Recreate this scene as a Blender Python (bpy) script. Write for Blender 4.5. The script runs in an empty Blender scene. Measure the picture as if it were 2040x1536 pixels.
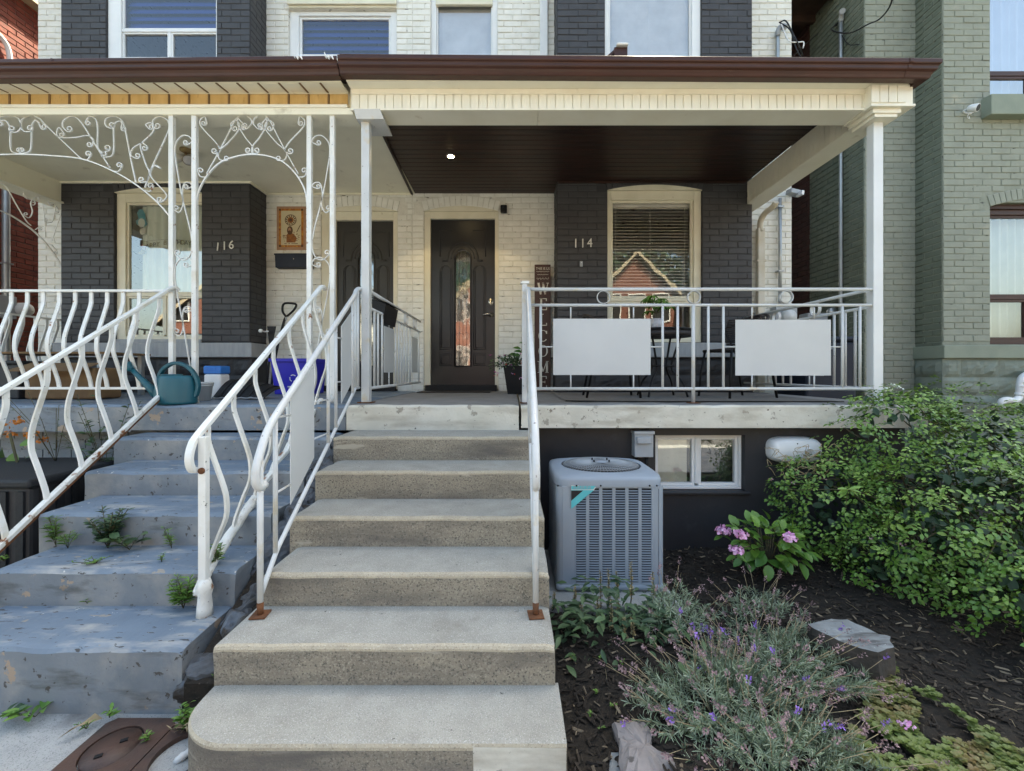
import bpy, bmesh, math, random
import numpy as np
from mathutils import Vector, Matrix, noise as mnoise

random.seed(7)
R = math.radians
scene = bpy.context.scene
COL = scene.collection

# ------------------------------------------------------------------ camera
F, CX, HY, EYE = 880.0, 1021.0, 742.0, 1.30      # focal length in photo pixels, vanishing point, eye height
cam_data = bpy.data.cameras.new("camera")
cam_data.sensor_width = 36.0
cam_data.lens = 36.0 * F / 2040.0
cam_data.shift_x = -(CX - 1020.0) / 2040.0
cam_data.shift_y = -(768.0 - HY) / 2040.0
cam_data.clip_start = 0.05
cam_data.clip_end = 500.0
cam = bpy.data.objects.new("camera", cam_data)
COL.objects.link(cam)
cam.location = (0, 0, EYE)
cam.rotation_euler = (R(90), 0, 0)
scene.camera = cam

# ------------------------------------------------------------------ sky, sun, exposure
SUN_EL, SUN_AZ = 50.0, 24.0                       # azimuth measured from +Y towards +X
world = bpy.data.worlds.new("World")
scene.world = world
world.use_nodes = True
wn, wl = world.node_tree.nodes, world.node_tree.links
wn.clear()
w_out = wn.new("ShaderNodeOutputWorld")
w_bg = wn.new("ShaderNodeBackground")
w_sky = wn.new("ShaderNodeTexSky")
w_sky.sky_type = 'NISHITA'
w_sky.sun_disc = False
w_sky.sun_elevation = R(SUN_EL)
w_sky.sun_rotation = R(SUN_AZ)
w_sky.air_density = 1.0
w_sky.dust_density = 4.0
w_sky.ozone_density = 0.3
w_bg.inputs['Strength'].default_value = 0.15
wl.new(w_sky.outputs[0], w_bg.inputs[0])
wl.new(w_bg.outputs[0], w_out.inputs[0])

sun_data = bpy.data.lights.new("sun", 'SUN')
sun_data.energy = 5.0
sun_data.angle = R(0.53)
sun_data.color = (1.0, 0.93, 0.82)
sun = bpy.data.objects.new("sun", sun_data)
COL.objects.link(sun)
sdir = Vector((math.sin(R(SUN_AZ)) * math.cos(R(SUN_EL)), math.cos(R(SUN_AZ)) * math.cos(R(SUN_EL)), math.sin(R(SUN_EL))))
sun.rotation_euler = sdir.to_track_quat('Z', 'Y').to_euler()
sun.location = (6, 14, 18)

vs = scene.view_settings
scene.display_settings.display_device = 'sRGB'
vs.view_transform = 'Standard'
vs.look = 'None'
vs.exposure = 2.3
vs.use_white_balance = True
vs.white_balance_temperature = 7300
vs.white_balance_tint = 1
vs.gamma = 1.0
vs.use_curve_mapping = False
scene.cycles.max_bounces = 10
scene.cycles.diffuse_bounces = 6
scene.cycles.glossy_bounces = 4
scene.cycles.transparent_max_bounces = 12
scene.cycles.caustics_reflective = False
scene.cycles.caustics_refractive = False
scene.cycles.use_denoising = True

# ------------------------------------------------------------------ helpers
def P(px, py, d):
    """the place in the world at depth d seen at pixel (px, py) of the photograph"""
    return Vector(((px - CX) * d / F, d, EYE - (py - HY) * d / F))
def X(px, d): return (px - CX) * d / F
def Z(py, d): return EYE - (py - HY) * d / F

WM = {}
def wm(o): return WM.get(o.name, Matrix.Identity(4))
def adopt(o, parent):
    if parent is not None:
        o.parent = parent
        o.matrix_parent_inverse = wm(parent).inverted()

def thing(name, label, cat, loc=(0, 0, 0), group=None):
    o = bpy.data.objects.new(name, None)
    o.empty_display_size = 0.05
    COL.objects.link(o)
    o.location = loc
    WM[o.name] = Matrix.Translation(Vector(loc))
    tag(o, label, cat, group)
    return o
def tag(o, label=None, cat=None, group=None, kind=None):
    if label: o['label'] = label
    if cat: o['category'] = cat
    if group: o['group'] = group
    if kind: o['kind'] = kind
    return o

def copy_thing(root, delta, label=None, rot=None):
    c = root.copy(); COL.objects.link(c)
    c.location = root.location + Vector(delta)
    if rot is not None: c.rotation_euler = rot
    if label: c['label'] = label
    for ch in list(root.children):
        k = ch.copy(); COL.objects.link(k); k.parent = c
        for g in list(ch.children):
            q = g.copy(); COL.objects.link(q); q.parent = k
    return c

class MB:
    """collects shapes for ONE mesh object"""
    def __init__(s): s.v = []; s.f = []; s.m = []; s.sm = []
    def add(s, vs, fs, mi=0, smooth=False):
        o = len(s.v)
        s.v.extend([tuple(v) for v in vs])
        for f in fs:
            s.f.append(tuple(i + o for i in f)); s.m.append(mi); s.sm.append(smooth)
        return s
    def box(s, x0, x1, y0, y1, z0, z1, mi=0):
        if x0 > x1: x0, x1 = x1, x0
        if y0 > y1: y0, y1 = y1, y0
        if z0 > z1: z0, z1 = z1, z0
        v = [(x0,y0,z0),(x1,y0,z0),(x1,y1,z0),(x0,y1,z0),(x0,y0,z1),(x1,y0,z1),(x1,y1,z1),(x0,y1,z1)]
        return s.add(v, [(0,3,2,1),(4,5,6,7),(0,1,5,4),(1,2,6,5),(2,3,7,6),(3,0,4,7)], mi)
    def obox(s, c, size, rot=(0, 0, 0), mi=0):
        m = Matrix.Translation(Vector(c)) @ (rot if isinstance(rot, Matrix) else Matrix.Rotation(rot[2],4,'Z') @ Matrix.Rotation(rot[1],4,'Y') @ Matrix.Rotation(rot[0],4,'X'))
        a, b, h = size[0]/2, size[1]/2, size[2]/2
        v = [m @ Vector(p) for p in [(-a,-b,-h),(a,-b,-h),(a,b,-h),(-a,b,-h),(-a,-b,h),(a,-b,h),(a,b,h),(-a,b,h)]]
        return s.add(v, [(0,3,2,1),(4,5,6,7),(0,1,5,4),(1,2,6,5),(2,3,7,6),(3,0,4,7)], mi)
    def tube(s, pts, r, n=8, cap=True, mi=0, smooth=True):
        pts = [Vector(p) for p in pts]
        rs = r if isinstance(r, (list, tuple)) else [r]*len(pts)
        ring = []; prev = None
        for i, p in enumerate(pts):
            t = (pts[min(i+1, len(pts)-1)] - pts[max(i-1, 0)])
            if t.length < 1e-9: t = Vector((0,0,1))
            t.normalize()
            if prev is None:
                a = Vector((0,0,1)) if abs(t.z) < .9 else Vector((1,0,0))
                u = t.cross(a).normalized()
            else:
                u = (prev - t * prev.dot(t))
                u = u.normalized() if u.length > 1e-6 else t.orthogonal().normalized()
            prev = u; w = t.cross(u)
            for k in range(n):
                a = 2*math.pi*k/n
                ring.append(p + (u*math.cos(a) + w*math.sin(a)) * rs[i])
        fs = []
        for i in range(len(pts)-1):
            for k in range(n):
                k2 = (k+1) % n
                fs.append((i*n+k, i*n+k2, (i+1)*n+k2, (i+1)*n+k))
        s.add(ring, fs, mi, smooth)
        if cap:
            o = len(s.v) - len(ring)
            s.f.append(tuple(o + k for k in range(n-1, -1, -1))); s.m.append(mi); s.sm.append(False)
            s.f.append(tuple(o + (len(pts)-1)*n + k for k in range(n))); s.m.append(mi); s.sm.append(False)
        return s
    def bar(s, pts, a, b, nrm, mi=0):
        """flat bar, width a in the plane, depth b along nrm"""
        pts = [Vector(p) for p in pts]; nrm = Vector(nrm).normalized(); V = []
        for i, p in enumerate(pts):
            t = (pts[min(i+1, len(pts)-1)] - pts[max(i-1, 0)]).normalized()
            u = t.cross(nrm).normalized()
            for su, sn in ((-1,-1),(1,-1),(1,1),(-1,1)):
                V.append(p + u*su*a/2 + nrm*sn*b/2)
        fs = []
        for i in range(len(pts)-1):
            for k in range(4):
                k2 = (k+1) % 4
                fs.append((i*4+k, i*4+k2, (i+1)*4+k2, (i+1)*4+k))
        n = (len(pts)-1)*4
        fs += [(3,2,1,0), (n,n+1,n+2,n+3)]
        return s.add(V, fs, mi)
    def lathe(s, prof, c, n=20, mi=0, axis='Z', smooth=True, sq=None):
        """prof: (radius, height) pairs"""
        V = []
        for r, h in prof:
            for k in range(n):
                a = 2*math.pi*k/n
                x, y = r*math.cos(a), r*math.sin(a)
                if sq: x, y = x*sq[0], y*sq[1]
                p = {'Z': (x, y, h), 'Y': (x, h, y), 'X': (h, x, y)}[axis]
                V.append((p[0]+c[0], p[1]+c[1], p[2]+c[2]))
        fs = [(i*n+k, i*n+(k+1)%n, (i+1)*n+(k+1)%n, (i+1)*n+k) for i in range(len(prof)-1) for k in range(n)]
        fs.append(tuple(range(n-1, -1, -1)))
        fs.append(tuple((len(prof)-1)*n+k for k in range(n)))
        return s.add(V, fs, mi, smooth)
    def prism(s, poly, y0, y1, mi=0):
        """poly of (x, z), extruded from y0 to y1"""
        n = len(poly)
        V = [(x, y0, z) for x, z in poly] + [(x, y1, z) for x, z in poly]
        fs = [tuple(range(n)), tuple(range(2*n-1, n-1, -1))] + [(i, (i+1)%n, n+(i+1)%n, n+i) for i in range(n)]
        return s.add(V, fs, mi)
    def prism_x(s, poly, x0, x1, mi=0):
        """poly of (y, z), extruded from x0 to x1"""
        n = len(poly)
        V = [(x0, y, z) for y, z in poly] + [(x1, y, z) for y, z in poly]
        fs = [tuple(range(n)), tuple(range(2*n-1, n-1, -1))] + [(i, (i+1)%n, n+(i+1)%n, n+i) for i in range(n)]
        return s.add(V, fs, mi)
    def build(s, name, m, parent=None, bevel=0, seg=2, smooth=None, kind=None, recalc=True):
        me = bpy.data.meshes.new(name)
        me.from_pydata([tuple(v) for v in s.v], [], s.f)
        for mm in (m if isinstance(m, (list, tuple)) else [m]): me.materials.append(mm)
        me.polygons.foreach_set('material_index', s.m)
        me.polygons.foreach_set('use_smooth', s.sm if smooth is None else [smooth]*len(s.sm))
        if recalc:
            bm = bmesh.new(); bm.from_mesh(me)
            bmesh.ops.recalc_face_normals(bm, faces=bm.faces)
            bm.to_mesh(me); bm.free()
        me.update()
        o = bpy.data.objects.new(name, me); COL.objects.link(o)
        adopt(o, parent)
        if bevel:
            b = o.modifiers.new("bevel", 'BEVEL'); b.width = bevel; b.segments = seg; b.limit_method = 'ANGLE'; b.angle_limit = R(40)
        if kind: o['kind'] = kind
        return o

def mesh_object(name, me, parent=None, loc=None, rot=None, scale=None):
    o = bpy.data.objects.new(name, me); COL.objects.link(o)
    if loc is not None: o.location = loc
    if rot is not None: o.rotation_euler = rot
    if scale is not None: o.scale = scale
    adopt(o, parent)
    return o

def catmull(pts, n=6):
    pts = [Vector(p) for p in pts]
    if len(pts) < 3: return pts
    out = []
    q = [pts[0]*2 - pts[1]] + pts + [pts[-1]*2 - pts[-2]]
    for i in range(1, len(q)-2):
        a, b, c, d = q[i-1], q[i], q[i+1], q[i+2]
        for k in range(n):
            t = k/n
            out.append(0.5*((2*b) + (c-a)*t + (2*a-5*b+4*c-d)*t*t + (3*b-a-3*c+d)*t**3))
    out.append(pts[-1])
    return out

# ------------------------------------------------------------------ materials
def mat(name, c1, c2=None, rough=0.6, scale=5.0, bump=0.0, bscale=90.0, metal=0.0, spec=0.4, flecks=(), big=0.0,
        bump2=0.0, b2scale=12.0, trans=0.0, stretch=(1, 1, 1), emit=None, bump_dist=0.004, coat=0.0, tint=None, detail=6.0, wave=None):
    m = bpy.data.materials.new(name); m.use_nodes = True
    nt = m.node_tree; N, L = nt.nodes, nt.links
    b = N['Principled BSDF']
    b.inputs['Roughness'].default_value = rough
    b.inputs['Metallic'].default_value = metal
    b.inputs['Specular IOR Level'].default_value = spec
    if coat: b.inputs['Coat Weight'].default_value = coat
    geo = N.new('ShaderNodeNewGeometry')
    mp = N.new('ShaderNodeMapping'); mp.inputs['Scale'].default_value = stretch
    L.new(geo.outputs['Position'], mp.inputs['Vector'])
    def noise(sc, det=detail, ro=0.55, vec=mp.outputs[0]):
        n = N.new('ShaderNodeTexNoise'); n.inputs['Scale'].default_value = sc
        n.inputs['Detail'].default_value = det; n.inputs['Roughness'].default_value = ro
        L.new(vec, n.inputs['Vector']); return n.outputs[0]
    def ramp(src, lo, hi):
        r = N.new('ShaderNodeMapRange'); r.inputs[1].default_value = lo; r.inputs[2].default_value = hi
        L.new(src, r.inputs[0]); return r.outputs[0]
    def mix(fac, a, c):
        x = N.new('ShaderNodeMix'); x.data_type = 'RGBA'
        if isinstance(fac, float): x.inputs[0].default_value = fac
        else: L.new(fac, x.inputs[0])
        for sock, val in ((x.inputs[6], a), (x.inputs[7], c)):
            if isinstance(val, tuple): sock.default_value = (*val[:3], 1)
            else: L.new(val, sock)
        return x.outputs[2]
    c2 = c2 or tuple(min(1, v*0.78) for v in c1)
    col = mix(ramp(noise(scale), .32, .68), c1, c2)
    if tint:
        at = N.new('ShaderNodeAttribute'); at.attribute_name = 'tint'
        col = mix(at.outputs['Fac'], col, tint)
    if big:
        f = ramp(noise(0.9, 3), .4, .75)
        mm = N.new('ShaderNodeMath'); mm.operation = 'MULTIPLY'; mm.inputs[1].default_value = big; L.new(f, mm.inputs[0])
        col = mix(mm.outputs[0], col, tuple(v*.55 for v in c1))
    for fl in flecks:
        fc, fs, lo, hi = fl[:4]
        vec = mp.outputs[0]
        if len(fl) > 4:
            m2 = N.new('ShaderNodeMapping'); m2.inputs['Scale'].default_value = fl[4]
            m2.inputs['Location'].default_value = (fs, fs*2.1, -fs)
            L.new(geo.outputs['Position'], m2.inputs['Vector']); vec = m2.outputs[0]
        col = mix(ramp(noise(fs, 8, .6, vec), lo, hi), col, fc)
    L.new(col, b.inputs['Base Color'])
    last = None
    for st, sc, dist in ((bump2, b2scale, 0.012), (bump, bscale, bump_dist)):
        if st:
            bp = N.new('ShaderNodeBump'); bp.inputs['Strength'].default_value = st; bp.inputs['Distance'].default_value = dist
            L.new(noise(sc), bp.inputs['Height'])
            if last: L.new(last, bp.inputs['Normal'])
            last = bp.outputs[0]
    if last: L.new(last, b.inputs['Normal'])
    if trans: b.inputs['Transmission Weight'].default_value = trans
    if emit:
        b.inputs['Emission Color'].default_value = (*emit[:3], 1); b.inputs['Emission Strength'].default_value = emit[3]
    return m

def glass(name, tintc=(1, 1, 1), base=0.09, rough=0.0, wavy=0.0):
    """a thin pane: mirror by its angle, else see-through"""
    m = bpy.data.materials.new(name); m.use_nodes = True
    N, L = m.node_tree.nodes, m.node_tree.links
    N.remove(N['Principled BSDF']); out = N['Material Output']
    tr = N.new('ShaderNodeBsdfTransparent'); tr.inputs[0].default_value = (*tintc, 1)
    gl = N.new('ShaderNodeBsdfGlossy'); gl.inputs['Roughness'].default_value = rough; gl.inputs[0].default_value = (1, 1, 1, 1)
    lw = N.new('ShaderNodeLayerWeight'); lw.inputs[0].default_value = 0.25
    mr = N.new('ShaderNodeMapRange'); mr.inputs[3].default_value = base; mr.inputs[4].default_value = 0.9
    L.new(lw.outputs['Fresnel'], mr.inputs[0])
    mx = N.new('ShaderNodeMixShader')
    L.new(mr.outputs[0], mx.inputs[0]); L.new(tr.outputs[0], mx.inputs[1]); L.new(gl.outputs[0], mx.inputs[2])
    if wavy:
        geo = N.new('ShaderNodeNewGeometry'); n = N.new('ShaderNodeTexNoise'); n.inputs['Scale'].default_value = 3.0
        L.new(geo.outputs['Position'], n.inputs['Vector'])
        bp = N.new('ShaderNodeBump'); bp.inputs['Strength'].default_value = wavy; bp.inputs['Distance'].default_value = 0.01
        L.new(n.outputs[0], bp.inputs['Height']); L.new(bp.outputs[0], gl.inputs['Normal'])
    L.new(mx.outputs[0], out.inputs[0])
    return m

G = (.30, .27, .22)
M = dict(
 white_brick=mat('white_painted_brick', (.78,.77,.72), (.68,.67,.61), .75, 9, .35, 60, flecks=[((.30,.26,.20), 26, .68, .74), ((.50,.42,.30), 7, .66, .8)]),
 white_mortar=mat('white_painted_mortar', (.70,.68,.62), (.60,.58,.52), .85, 14, .5, 70, flecks=[((.10,.085,.07), 9, .60, .66, (1, 1, 3))]),
 dark_brick=mat('charcoal_painted_brick', (.052,.052,.056), (.038,.037,.040), .55, 7, .3, 60, flecks=[((.10,.09,.08), 24, .68, .76), ((.16,.06,.035), 3.3, .78, .8)]),
 dark_mortar=mat('charcoal_painted_mortar', (.042,.042,.045), (.030,.029,.031), .8, 10, .4, 70),
 green_brick=mat('sage_painted_brick', (.285,.30,.245), (.24,.255,.21), .7, 6, .4, 50, flecks=[((.09,.09,.07), 30, .70, .75), ((.38,.36,.28), 3.2, .62, .8)]),
 green_mortar=mat('sage_painted_mortar', (.27,.285,.23), (.20,.215,.175), .8, 14, .5, 60, flecks=[((.05,.05,.045), 13, .60, .68)]),
 red_brick=mat('red_brick', (.27,.075,.05), (.17,.05,.04), .85, 8, .5, 70, flecks=[((.07,.035,.03), 16, .62, .75)]),
 green_side_brick=mat('shade_darkened_sage_brick', (.155,.175,.135), (.12,.14,.105), .8, 6, .4, 50, flecks=[((.05,.05,.04), 20, .62, .70)]),  # sage brick darkened: side wall shade put into the colour
 green_side_mortar=mat('shade_darkened_sage_mortar', (.11,.125,.095), (.07,.08,.06), .85, 10, .4, 50),  # joints darkened with the same painted-in shade
 dark_red_brick=mat('shade_darkened_red_brick', (.075,.030,.024), (.045,.022,.02), .9, 8, .5, 70),  # red brick with the alley shade put into its colour
 red_mortar=mat('old_lime_mortar', (.16,.12,.10), (.10,.08,.07), .9, 14, .5, 60),
 cream=mat('cream_window_paint', (.72,.68,.55), (.64,.60,.47), .55, 5, .15, 60, flecks=[((.38,.30,.18), 22, .68, .76)]),
 cream_ceiling=mat('cream_ceiling_paint', (.86,.82,.67), (.79,.75,.61), .6, 3, .2, 30, flecks=[((.42,.36,.25), 5, .62, .8), ((.12,.09,.06), 18, .73, .76)]),
 siding=mat('cream_vinyl_siding', (.84,.80,.68), (.78,.73,.60), .45, 4, .08, 60, flecks=[((.50,.42,.28), 6, .66, .85)]),
 ochre=mat('ochre_varnished_board', (.64,.44,.19), (.54,.35,.13), .5, 6, .15, 60, flecks=[((.30,.16,.05), 9, .62, .8)], stretch=(3, 3, 1)),
 white_metal=mat('white_enamel_iron', (.78,.78,.76), (.70,.69,.64), .38, 8, .25, 50, flecks=[((.26,.11,.045), 16, .66, .69), ((.05,.045,.04), 38, .67, .70), ((.62,.57,.46), 5, .55, .7)]),
 crusty_metal=mat('flaking_white_iron', (.76,.76,.73), (.62,.60,.54), .6, 14, .9, 45, flecks=[((.22,.09,.035), 14, .60, .66), ((.05,.04,.035), 30, .66, .70)], bump_dist=.008),
 grey_metal=mat('pale_grey_enamel_pipe', (.60,.61,.61), (.53,.53,.52), .35, 7, .15, 60, flecks=[((.12,.10,.09), 45, .67, .70), ((.55,.46,.30), 6, .60, .75)]),
 panel=mat('pale_grey_sheet_panel', (.56,.57,.57), (.52,.53,.53), .42, 3, .05, 40, flecks=[((.40,.40,.40), 9, .70, .9)]),
 rust=mat('rusty_iron', (.17,.065,.025), (.09,.04,.02), .85, 22, .8, 60),
 gutter=mat('brown_aluminium_gutter', (.062,.022,.014), (.046,.018,.012), .34, 3, .1, 12, spec=.32, flecks=[((.12,.07,.05), 7, .66, .85, (.4, 2, 3))]),
 dark_wood=mat('dark_stained_ceiling_board', (.038,.015,.010), (.014,.008,.007), .42, 5, .3, 60, stretch=(.5, 5, 5), flecks=[((.085,.032,.018), 4, .58, .8, (.5, 5, 5))]),
 tread=mat('broom_finished_concrete_tread', (.36,.345,.305), (.285,.27,.235), .88, 9, .9, 160, big=.15, flecks=[((.21,.20,.18), 210, .55, .66), ((.52,.51,.48), 260, .55, .66), ((.22,.20,.17), 5, .60, .78), ((.10,.09,.08), 34, .68, .71)]),
 riser=mat('sandy_concrete_riser', (.315,.275,.21), (.235,.205,.16), .9, 6, .9, 190, flecks=[((.11,.10,.085), 120, .53, .62), ((.38,.34,.27), 150, .54, .63), ((.40,.36,.29), 3.4, .63, .66, (1, 1, 6)), ((.13,.115,.10), 2.4, .48, .72, (.6, 1, 3))]),
 nosing=mat('worn_concrete_nosing', (.46,.40,.30), (.38,.33,.25), .88, 14, .8, 150, flecks=[((.28,.24,.18), 150, .55, .64), ((.54,.49,.40), 200, .56, .66)]),
 slab_face=mat('white_flaking_slab_face', (.66,.63,.55), (.56,.53,.45), .8, 6, .5, 60, flecks=[((.34,.31,.26), 9, .62, .64), ((.24,.21,.17), 5.5, .66, .675), ((.09,.075,.06), 38, .66, .69), ((.42,.38,.31), 2.5, .5, .7, (1, 1, 4))]),
 slab_top=mat('grey_porch_floor', (.26,.255,.25), (.20,.195,.19), .7, 6, .3, 90, flecks=[((.12,.11,.10), 12, .64, .8)]),
 blue_paint=mat('worn_blue_grey_step_paint', (.175,.225,.285), (.14,.18,.23), .55, 4, .5, 40, bump2=.35, b2scale=9, flecks=[((.36,.36,.35), 4.0, .52, .66, (.7, 2.6, 1)), ((.30,.27,.23), 9, .645, .665, (1, 2, 1)), ((.060,.058,.058), 16, .62, .64, (1, 3.4, 2.6)), ((.55,.54,.51), 24, .675, .69)]),
 blue_riser=mat('worn_blue_grey_riser_paint', (.20,.225,.25), (.155,.18,.205), .6, 4, .5, 50, bump2=.35, b2scale=8, flecks=[((.30,.30,.29), 3, .48, .66), ((.36,.28,.21), 7.5, .635, .65), ((.07,.065,.06), 26, .625, .645), ((.06,.06,.055), 2.1, .60, .75, (1, 1, 4))]),
 rubble=mat('broken_painted_concrete', (.12,.14,.17), (.055,.055,.055), .85, 6, 1.0, 30, bump2=.9, b2scale=14, flecks=[((.04,.035,.03), 8, .54, .62)]),
 found=mat('charcoal_painted_foundation', (.030,.032,.037), (.023,.024,.028), .5, 2, .25, 26, flecks=[((.075,.075,.08), 3, .64, .85), ((.20,.18,.16), 40, .77, .79)]),
 stone_dark=mat('charcoal_painted_rough_stone', (.034,.034,.037), (.024,.024,.026), .55, 5, .6, 30),
 stone_green=mat('sage_painted_rough_stone', (.22,.25,.205), (.175,.20,.165), .7, 5, .6, 26),
 ledge=mat('grey_painted_stone_ledge', (.36,.37,.38), (.29,.30,.31), .65, 5, .4, 60, stretch=(5, 5, 1)),
 green_ledge=mat('sage_painted_ledge', (.25,.28,.22), (.21,.24,.19), .65, 5, .3, 40),
 white_trim=mat('white_vinyl_window_frame', (.76,.77,.77), (.70,.71,.71), .4, 4, .05, 50),
 brown_trim=mat('brown_window_frame', (.065,.028,.022), (.05,.022,.018), .45, 4, .1, 40),
 door=mat('black_brown_painted_door', (.011,.012,.015), (.008,.009,.011), .33, 4, .12, 70, spec=.5, flecks=[((.30,.28,.26), 60, .80, .815)]),
 door_b=mat('dark_taupe_storm_door', (.036,.035,.032), (.028,.027,.025), .45, 4, .1, 50),
 chrome=mat('brushed_nickel', (.55,.53,.50), None, .25, 9, 0, 50, metal=1.0),
 black=mat('black_plastic', (.014,.014,.015), (.010,.010,.011), .5, 9, .1, 50, spec=.25),
 navy=mat('navy_enamel', (.016,.023,.040), (.012,.017,.030), .5, 9, .05, 50, spec=.25),
 ac=mat('blue_grey_powder_coat', (.29,.335,.39), (.26,.30,.35), .42, 4, .12, 220, flecks=[((.20,.22,.24), 4, .64, .9)]),
 ac_dark=mat('dark_coil_fins', (.016,.018,.022), (.010,.011,.013), .6, 60, .3, 200),  # near-black base colour, shared by other dark parts
 grey_box=mat('grey_electrical_box', (.38,.40,.42), (.33,.35,.37), .45, 6, .1, 50),
 white_plastic=mat('white_plastic', (.78,.79,.79), (.72,.72,.71), .35, 5, .05, 40),
 offwhite=mat('aged_white_downpipe', (.62,.59,.52), (.50,.44,.33), .5, 5, .1, 40, flecks=[((.40,.28,.14), 8, .64, .8)]),
 teal=mat('teal_plastic', (.008,.095,.125), (.007,.080,.108), .38, 3, .12, 60, spec=.5),
 blue_plastic=mat('blue_recycling_plastic', (.030,.030,.50), (.025,.025,.40), .38, 3, .08, 60),
 blue_lid=mat('bright_blue_lid', (.03,.20,.62), None, .4, 3),
 wicker=mat('dark_brown_wicker', (.040,.030,.028), (.022,.017,.016), .55, 80, .6, 160),
 rug=mat('grey_outdoor_rug', (.23,.215,.20), (.17,.16,.15), .95, 60, .6, 300),
 sign=mat('dark_brown_sign_board', (.065,.027,.020), (.042,.018,.014), .55, 5, .3, 50, stretch=(5, 5, .6)),
 sign_white=mat('cream_sign_paint', (.70,.66,.58), None, .6, 20, flecks=[((.07,.03,.02), 34, .64, .68)]),
 paint_white=mat('white_number_paint', (.74,.72,.66), None, .5, 20),
 terracotta=mat('ochre_glazed_tile', (.55,.24,.04), (.30,.08,.02), .35, 26, .2, 60, flecks=[((.62,.36,.05), 40, .55, .65)]),
 tile_edge=mat('salmon_mortar_edge', (.45,.27,.17), None, .8, 20, .3, 60),
 tile_cream=mat('cream_glazed_tile', (.62,.54,.36), (.56,.48,.31), .3, 5),
 tile_brown=mat('brown_glaze', (.12,.055,.02), (.07,.035,.02), .4, 40),
 tile_rust=mat('rust_glaze', (.32,.12,.025), (.20,.07,.02), .4, 40),
 curtain=mat('sheer_white_curtain', (.70,.74,.68), (.62,.66,.60), .9, 5, .1, 60),
 curtain_blue=mat('pale_window_curtain', (.62,.70,.80), (.52,.60,.72), .9, 3, .1, 60),
 slat=mat('blind_slat', (.90,.87,.78), None, .45, 4),
 slat_white=mat('white_blind_slat', (.92,.92,.90), None, .45, 4),
 shutter=mat('blue_pleated_shade', (.035,.09,.34), (.025,.07,.28), .5, 3),
 room=mat('dim_room_plaster', (.10,.095,.085), None, .9, 3),
 soil=mat('dark_mulch_soil', (.026,.020,.014), (.011,.009,.007), .95, 30, 1.0, 40, bump2=1.0, b2scale=24, flecks=[((.07,.055,.04), 90, .62, .68)]),
 chip=mat('dark_bark_chip', (.038,.029,.021), (.018,.014,.011), .9, 20, .4, 60, tint=(.24,.19,.13)),
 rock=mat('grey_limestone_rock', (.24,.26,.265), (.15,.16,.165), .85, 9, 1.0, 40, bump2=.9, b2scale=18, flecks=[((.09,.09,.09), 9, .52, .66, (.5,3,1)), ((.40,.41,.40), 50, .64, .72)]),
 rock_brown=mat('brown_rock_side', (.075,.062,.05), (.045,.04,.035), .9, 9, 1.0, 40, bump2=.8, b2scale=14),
 rock_pink=mat('pinkish_field_rock', (.27,.24,.23), (.17,.155,.15), .85, 8, 1.0, 30, bump2=.6, b2scale=10, flecks=[((.09,.08,.075), 18, .62, .68)]),
 walk=mat('sidewalk_concrete', (.38,.38,.37), (.31,.31,.30), .9, 9, .9, 160, flecks=[((.17,.17,.17), 200, .55, .65), ((.42,.42,.40), 240, .56, .66), ((.18,.17,.16), 4, .55, .7)]),
 plate=mat('brown_iron_cover', (.085,.045,.032), (.05,.033,.028), .55, 7, .6, 60, flecks=[((.20,.15,.12), 13, .66, .72), ((.03,.025,.022), 7, .58, .72)]),
 asphalt=mat('road_asphalt', (.12,.12,.12), (.10,.10,.10), .9, 3, .6, 120),
 grass_ground=mat('dry_lawn_ground', (.075,.085,.04), (.05,.06,.03), .95, 9, .6, 60),
 curtain_bright=mat('pale_green_curtain', (.80,.84,.74), (.72,.77,.66), .9, 5, .1, 60),
 roof=mat('dark_shingle_roof', (.060,.055,.052), (.04,.037,.035), .9, 9, .6, 60),
 eave=mat('dark_brown_eave_wood', (.060,.032,.022), (.035,.02,.015), .7, 6, .3, 40),
 beige=mat('beige_soffit', (.42,.36,.26), None, .7, 6),
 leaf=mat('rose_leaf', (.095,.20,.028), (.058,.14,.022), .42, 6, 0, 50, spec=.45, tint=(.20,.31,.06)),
 hyd=mat('hydrangea_leaf', (.055,.15,.020), (.040,.115,.018), .42, 6, .2, 90, spec=.45, tint=(.12,.23,.03)),
 sage=mat('grey_green_needle_leaf', (.19,.255,.145), (.11,.165,.075), .7, 9, 0, 50, tint=(.36,.41,.30)),
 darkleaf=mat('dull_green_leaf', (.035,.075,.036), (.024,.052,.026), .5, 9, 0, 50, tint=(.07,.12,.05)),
 weed=mat('bright_weed_leaf', (.085,.19,.025), (.06,.14,.02), .5, 9, 0, 50, tint=(.15,.27,.05)),
 sedum=mat('olive_sedum_leaf', (.12,.165,.035), (.08,.12,.028), .5, 9, 0, 50, tint=(.17,.085,.04)),
 bronze=mat('bronze_seed_spike', (.30,.22,.10), (.20,.14,.065), .8, 60, .5, 200, tint=(.42,.36,.20)),
 purple=mat('purple_blossom', (.19,.085,.38), (.13,.06,.26), .7, 60, tint=(.34,.20,.62)),
 mauve=mat('faded_mauve_seedhead', (.20,.12,.14), (.13,.085,.09), .8, 60, tint=(.36,.25,.25)),
 pink=mat('pink_blossom', (.62,.25,.50), (.50,.18,.40), .7, 60, tint=(.78,.50,.68)),
 stem=mat('brown_green_stem', (.085,.085,.035), (.06,.05,.03), .8, 20),
 straw=mat('dry_straw', (.38,.31,.19), (.26,.20,.12), .8, 20),
 orange=mat('orange_squash_blossom', (.55,.20,.03), (.40,.12,.02), .6, 20),
 wire=mat('black_cable', (.012,.012,.013), None, .5, 9),
 silver=mat('galvanised_conduit', (.42,.44,.45), (.35,.37,.38), .4, 8, .1, 50, metal=.6),
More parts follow.
